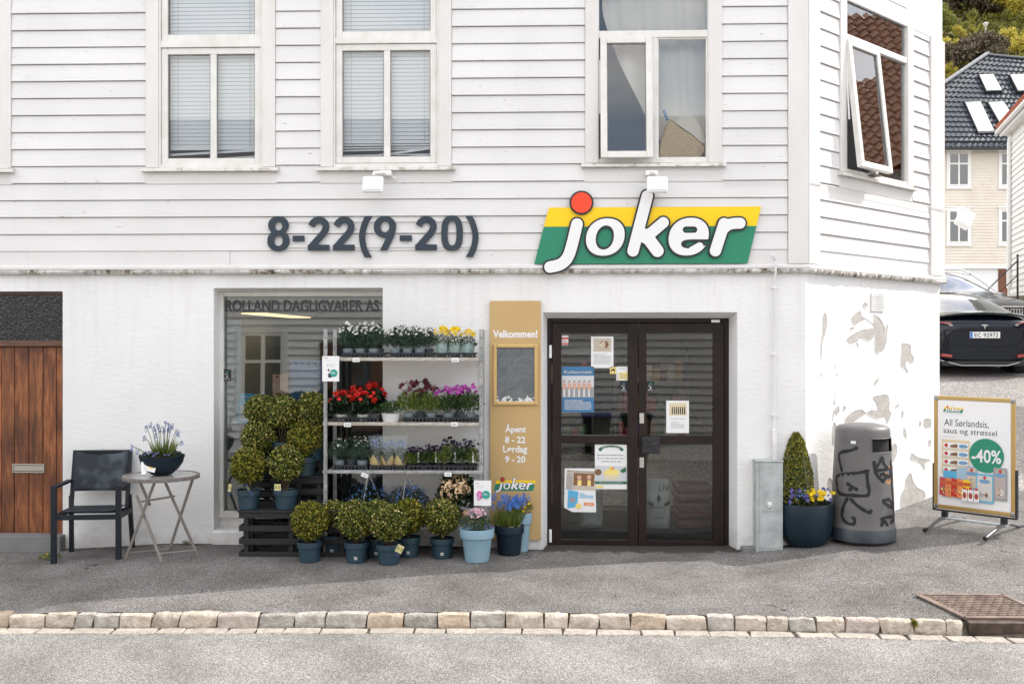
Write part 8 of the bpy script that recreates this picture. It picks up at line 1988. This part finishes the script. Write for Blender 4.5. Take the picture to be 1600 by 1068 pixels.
q = []; rgf = np.random.default_rng(90); N = 26000; hx = rgf.uniform(20, 120, N); hy = rgf.uniform(66, 165, N); hzv = np.array([hill_z(a, b2) for a, b2 in zip(hx, hy)])
link('undergrowth', quads_mesh('undergrowth', blades(np.stack([hx, hy, hzv - .1], 1), rgf.normal(size=(N, 3)) * .5 + [0, -.2, 1], rgf.normal(size=(N, 3)), rgf.uniform(.4, 1.3, N), rgf.uniform(.3, .8, N)), leaf_mat('undergrowth_leaf', [(.0, (.04, .04, .012)), (.4, (.10, .09, .02)), (.7, (.24, .23, .03)), (1, (.46, .40, .04))], .8, .2)), kind='stuff')
b2 = None
t_ = 60.0
dr = (AX + RT * ((1540 - 800) / FPX) + Vector((0, 0, (530 - 72) / FPX)))
while True:
    p = CAM + dr * t_
    if p.z < hill_z(p.x, p.y): break
    t_ += .3
pl2 = thing('park_lamp', 'slim park lamp post standing on the grassy hillside', 'street lamp', p)
hl = 30 / 1600 * t_
MB().tube([(0, 0, -.3), (0, 0, hl)], .09, 8).build('post', M_zinc, pl2); MB().lathe([(.12, hl), (.38, hl + .35), (.40, hl + .42), (.1, hl + .55)], n=12).build('lamp_head', M_fwhite, pl2)
wl_ = MB().box(-6, 6, 0, .3, -3, 0).build('garden_wall', M_fwhite); q0 = Pd(1460, 128, 56); wl_.location = q0; tag(wl_, 'low white wall behind the black tiled roof, at our house corner', 'wall')

# ------------------------------------------------------------ across the street: what the glass reflects and the light bounces from
oy = -11.35; og = -.62
M_slate = mat('grey_slate', (.16, .165, .17), .5, c2=(.24, .245, .25), scale=3)
op = thing('opposite_house', 'white clapboard house across the street, seen only as a reflection in the glass', 'building', (0, 0, 0))
M_opp = mat('opposite_house_paint', (.80, .79, .77), .6, c2=(.74, .73, .71), scale=1.5, objrand=.03)
MB().box(-12, 9.5, oy - 6, oy, og - .3, 5.05).build('wall', M_opp, op)
wins = [(-5.98, -5.12, .5, 2.05), (-2.8, -1.7, 3.6, 5.2), (4.2, 5.3, 3.6, 5.2), (-9.2, -8.1, 1.0, 2.3), (5.0, 6.1, 1.0, 2.3), (-6.5, -5.4, 3.6, 5.2)]
dop = (-4.25, -3.0, og, 1.75)
k = 0; z_ = og + .5
while z_ < 4.9:
    segs = [(-12, 9.5)]
    for a, b2, c, d in wins + [dop]:
        if z_ + .15 > c - .1 and z_ < d + .1:
            ns = []
            for s, e in segs:
                if b2 + .1 <= s or a - .1 >= e: ns.append((s, e))
                else:
                    if a - .1 > s: ns.append((s, a - .1))
                    if b2 + .1 < e: ns.append((b2 + .1, e))
            segs = ns
    for s, e in segs:
        q = MB(); q.add([(s, oy + .004, z_ + .156), (e, oy + .004, z_ + .156), (e, oy + .035, z_), (s, oy + .035, z_), (s, oy, z_), (e, oy, z_)], [(0, 3, 2, 1), (3, 4, 5, 2)]); q.build('clapboard', M_opp, op)
    z_ += .156
for a, b2, c, d in wins:
    fr_ = MB().ring(a - .1, b2 + .1, c - .1, d + .1, .1, oy + .0, oy + .05).build('window', M_fwhite, op)
    q = MB(); q.ring(a, b2, c, d, .06, oy + .0, oy + .04); m_ = (a + b2) / 2; zt_ = lerp(c, d, .62); q.box(m_ - .04, m_ + .04, oy, oy + .039, c + .06, d - .06); q.box(a + .06, m_ - .04, oy, oy + .038, zt_ - .03, zt_ + .03); q.box(m_ + .04, b2 - .06, oy, oy + .038, zt_ - .03, zt_ + .03); q.build('sash', M_opp, fr_)
    MB().box(a + .05, b2 - .05, oy + .004, oy + .010, c + .05, d - .05).build('pane', M_fglass, fr_)
dd_ = MB().ring(dop[0] - .1, dop[1] + .1, dop[2], dop[3] + .1, .1, oy + .0, oy + .05).build('door', M_brown, op); MB().box(dop[0], dop[1], oy, oy + .03, dop[2], dop[3]).build('door_leaf', M_brown, dd_)
for a_ in (0.2, .65): MB().box(dop[0] + a_, dop[0] + a_ + .3, oy + .031, oy + .036, .9, 1.95).build('pane', M_fglass, dd_)
q = MB(); q.add([(-12.4, oy + .3, 5.05), (9.9, oy + .3, 5.05), (9.9, oy - 3, 7.0), (-12.4, oy - 3, 7.0), (9.9, oy - 6.5, 5.05), (-12.4, oy - 6.5, 5.05)], [(0, 1, 2, 3), (3, 2, 4, 5), (1, 4, 2), (0, 3, 5), (0, 5, 4, 1)]); q.build('roof', M_slate, op)
n_ = 80
for i in range(n_):
    x_ = lerp(-12.3, 9.8, i / (n_ - 1)); MB().beam((x_, oy + .34, 5.09), (x_, oy - 2.98, 7.03), .28, .05).build('roof_tile_row', M_slate, op)
# wheelie bins over there
for k, (x_, c, lab) in enumerate(((1.35, (.02, .05, .22), 'wheelie bin with a blue lid reflected low in the left door leaf'), (2.15, (.01, .012, .012), 'black wheelie bin reflected beside the blue lidded one'))):
    t = thing('wheelie_bin', lab, 'wheelie bin', (x_, oy + .55, og + .05)); q = MB(); q.add([(-.2, -.2, 0), (.2, -.2, 0), (.2, .2, 0), (-.2, .2, 0), (-.28, -.3, .95), (.28, -.3, .95), (.28, .3, .95), (-.28, .3, .95)], [(0, 3, 2, 1), (4, 5, 6, 7), (0, 1, 5, 4), (1, 2, 6, 5), (2, 3, 7, 6), (3, 0, 4, 7)]); q.build('bin_body', M_black, t, bevel=.02)
    MB().box(-.30, .30, -.32, .34, .95, 1.01).build('lid', mat('bin_lid_%d' % k, c, .45), t, bevel=.015)
# red roofed neighbour that shows in the corner window
rn = thing('red_roofed_house', 'tall house with red tiled roof across the side street, seen only as a reflection', 'building', (11.3, 3.2, 0), radians(90))
MB().box(-4.6, 4.2, -6, 0, -1, 4.9).build('wall', M_fwhite, rn)
q = MB(); q.add([(-4.9, .4, 4.8), (4.5, .4, 4.8), (4.5, -3.4, 8.6), (-4.9, -3.4, 8.6), (4.5, -6.4, 4.8), (-4.9, -6.4, 4.8)], [(0, 1, 2, 3), (3, 2, 4, 5), (1, 4, 2), (0, 3, 5)]); q.build('roof', M_otile, rn)
vs = []; fs = []; nc, nr_ = 300, 22
for j in range(nr_):
    for e_, hh in ((0, .09), (1, .02)):
        v = (j + e_ * .999) / nr_
        for i in range(nc + 1): u = i / nc; vs.append((lerp(-4.9, 4.5, u), lerp(.42, -3.38, v) + hh * .55 + .025 * sin(u * 46 * 2 * pi), lerp(4.82, 8.62, v) + hh * .55 + .025 * sin(u * 46 * 2 * pi)))
for j in range(2 * nr_ - 1):
    for i in range(nc): fs.append((j * (nc + 1) + i, j * (nc + 1) + i + 1, (j + 1) * (nc + 1) + i + 1, (j + 1) * (nc + 1) + i))
q = MB(); q.add(vs, fs); q.build('roof_tiles', mat('pale_clay_tile', (.62, .36, .25), .5, c2=(.42, .24, .16), scale=6), rn, smooth=True)['kind'] = 'stuff'
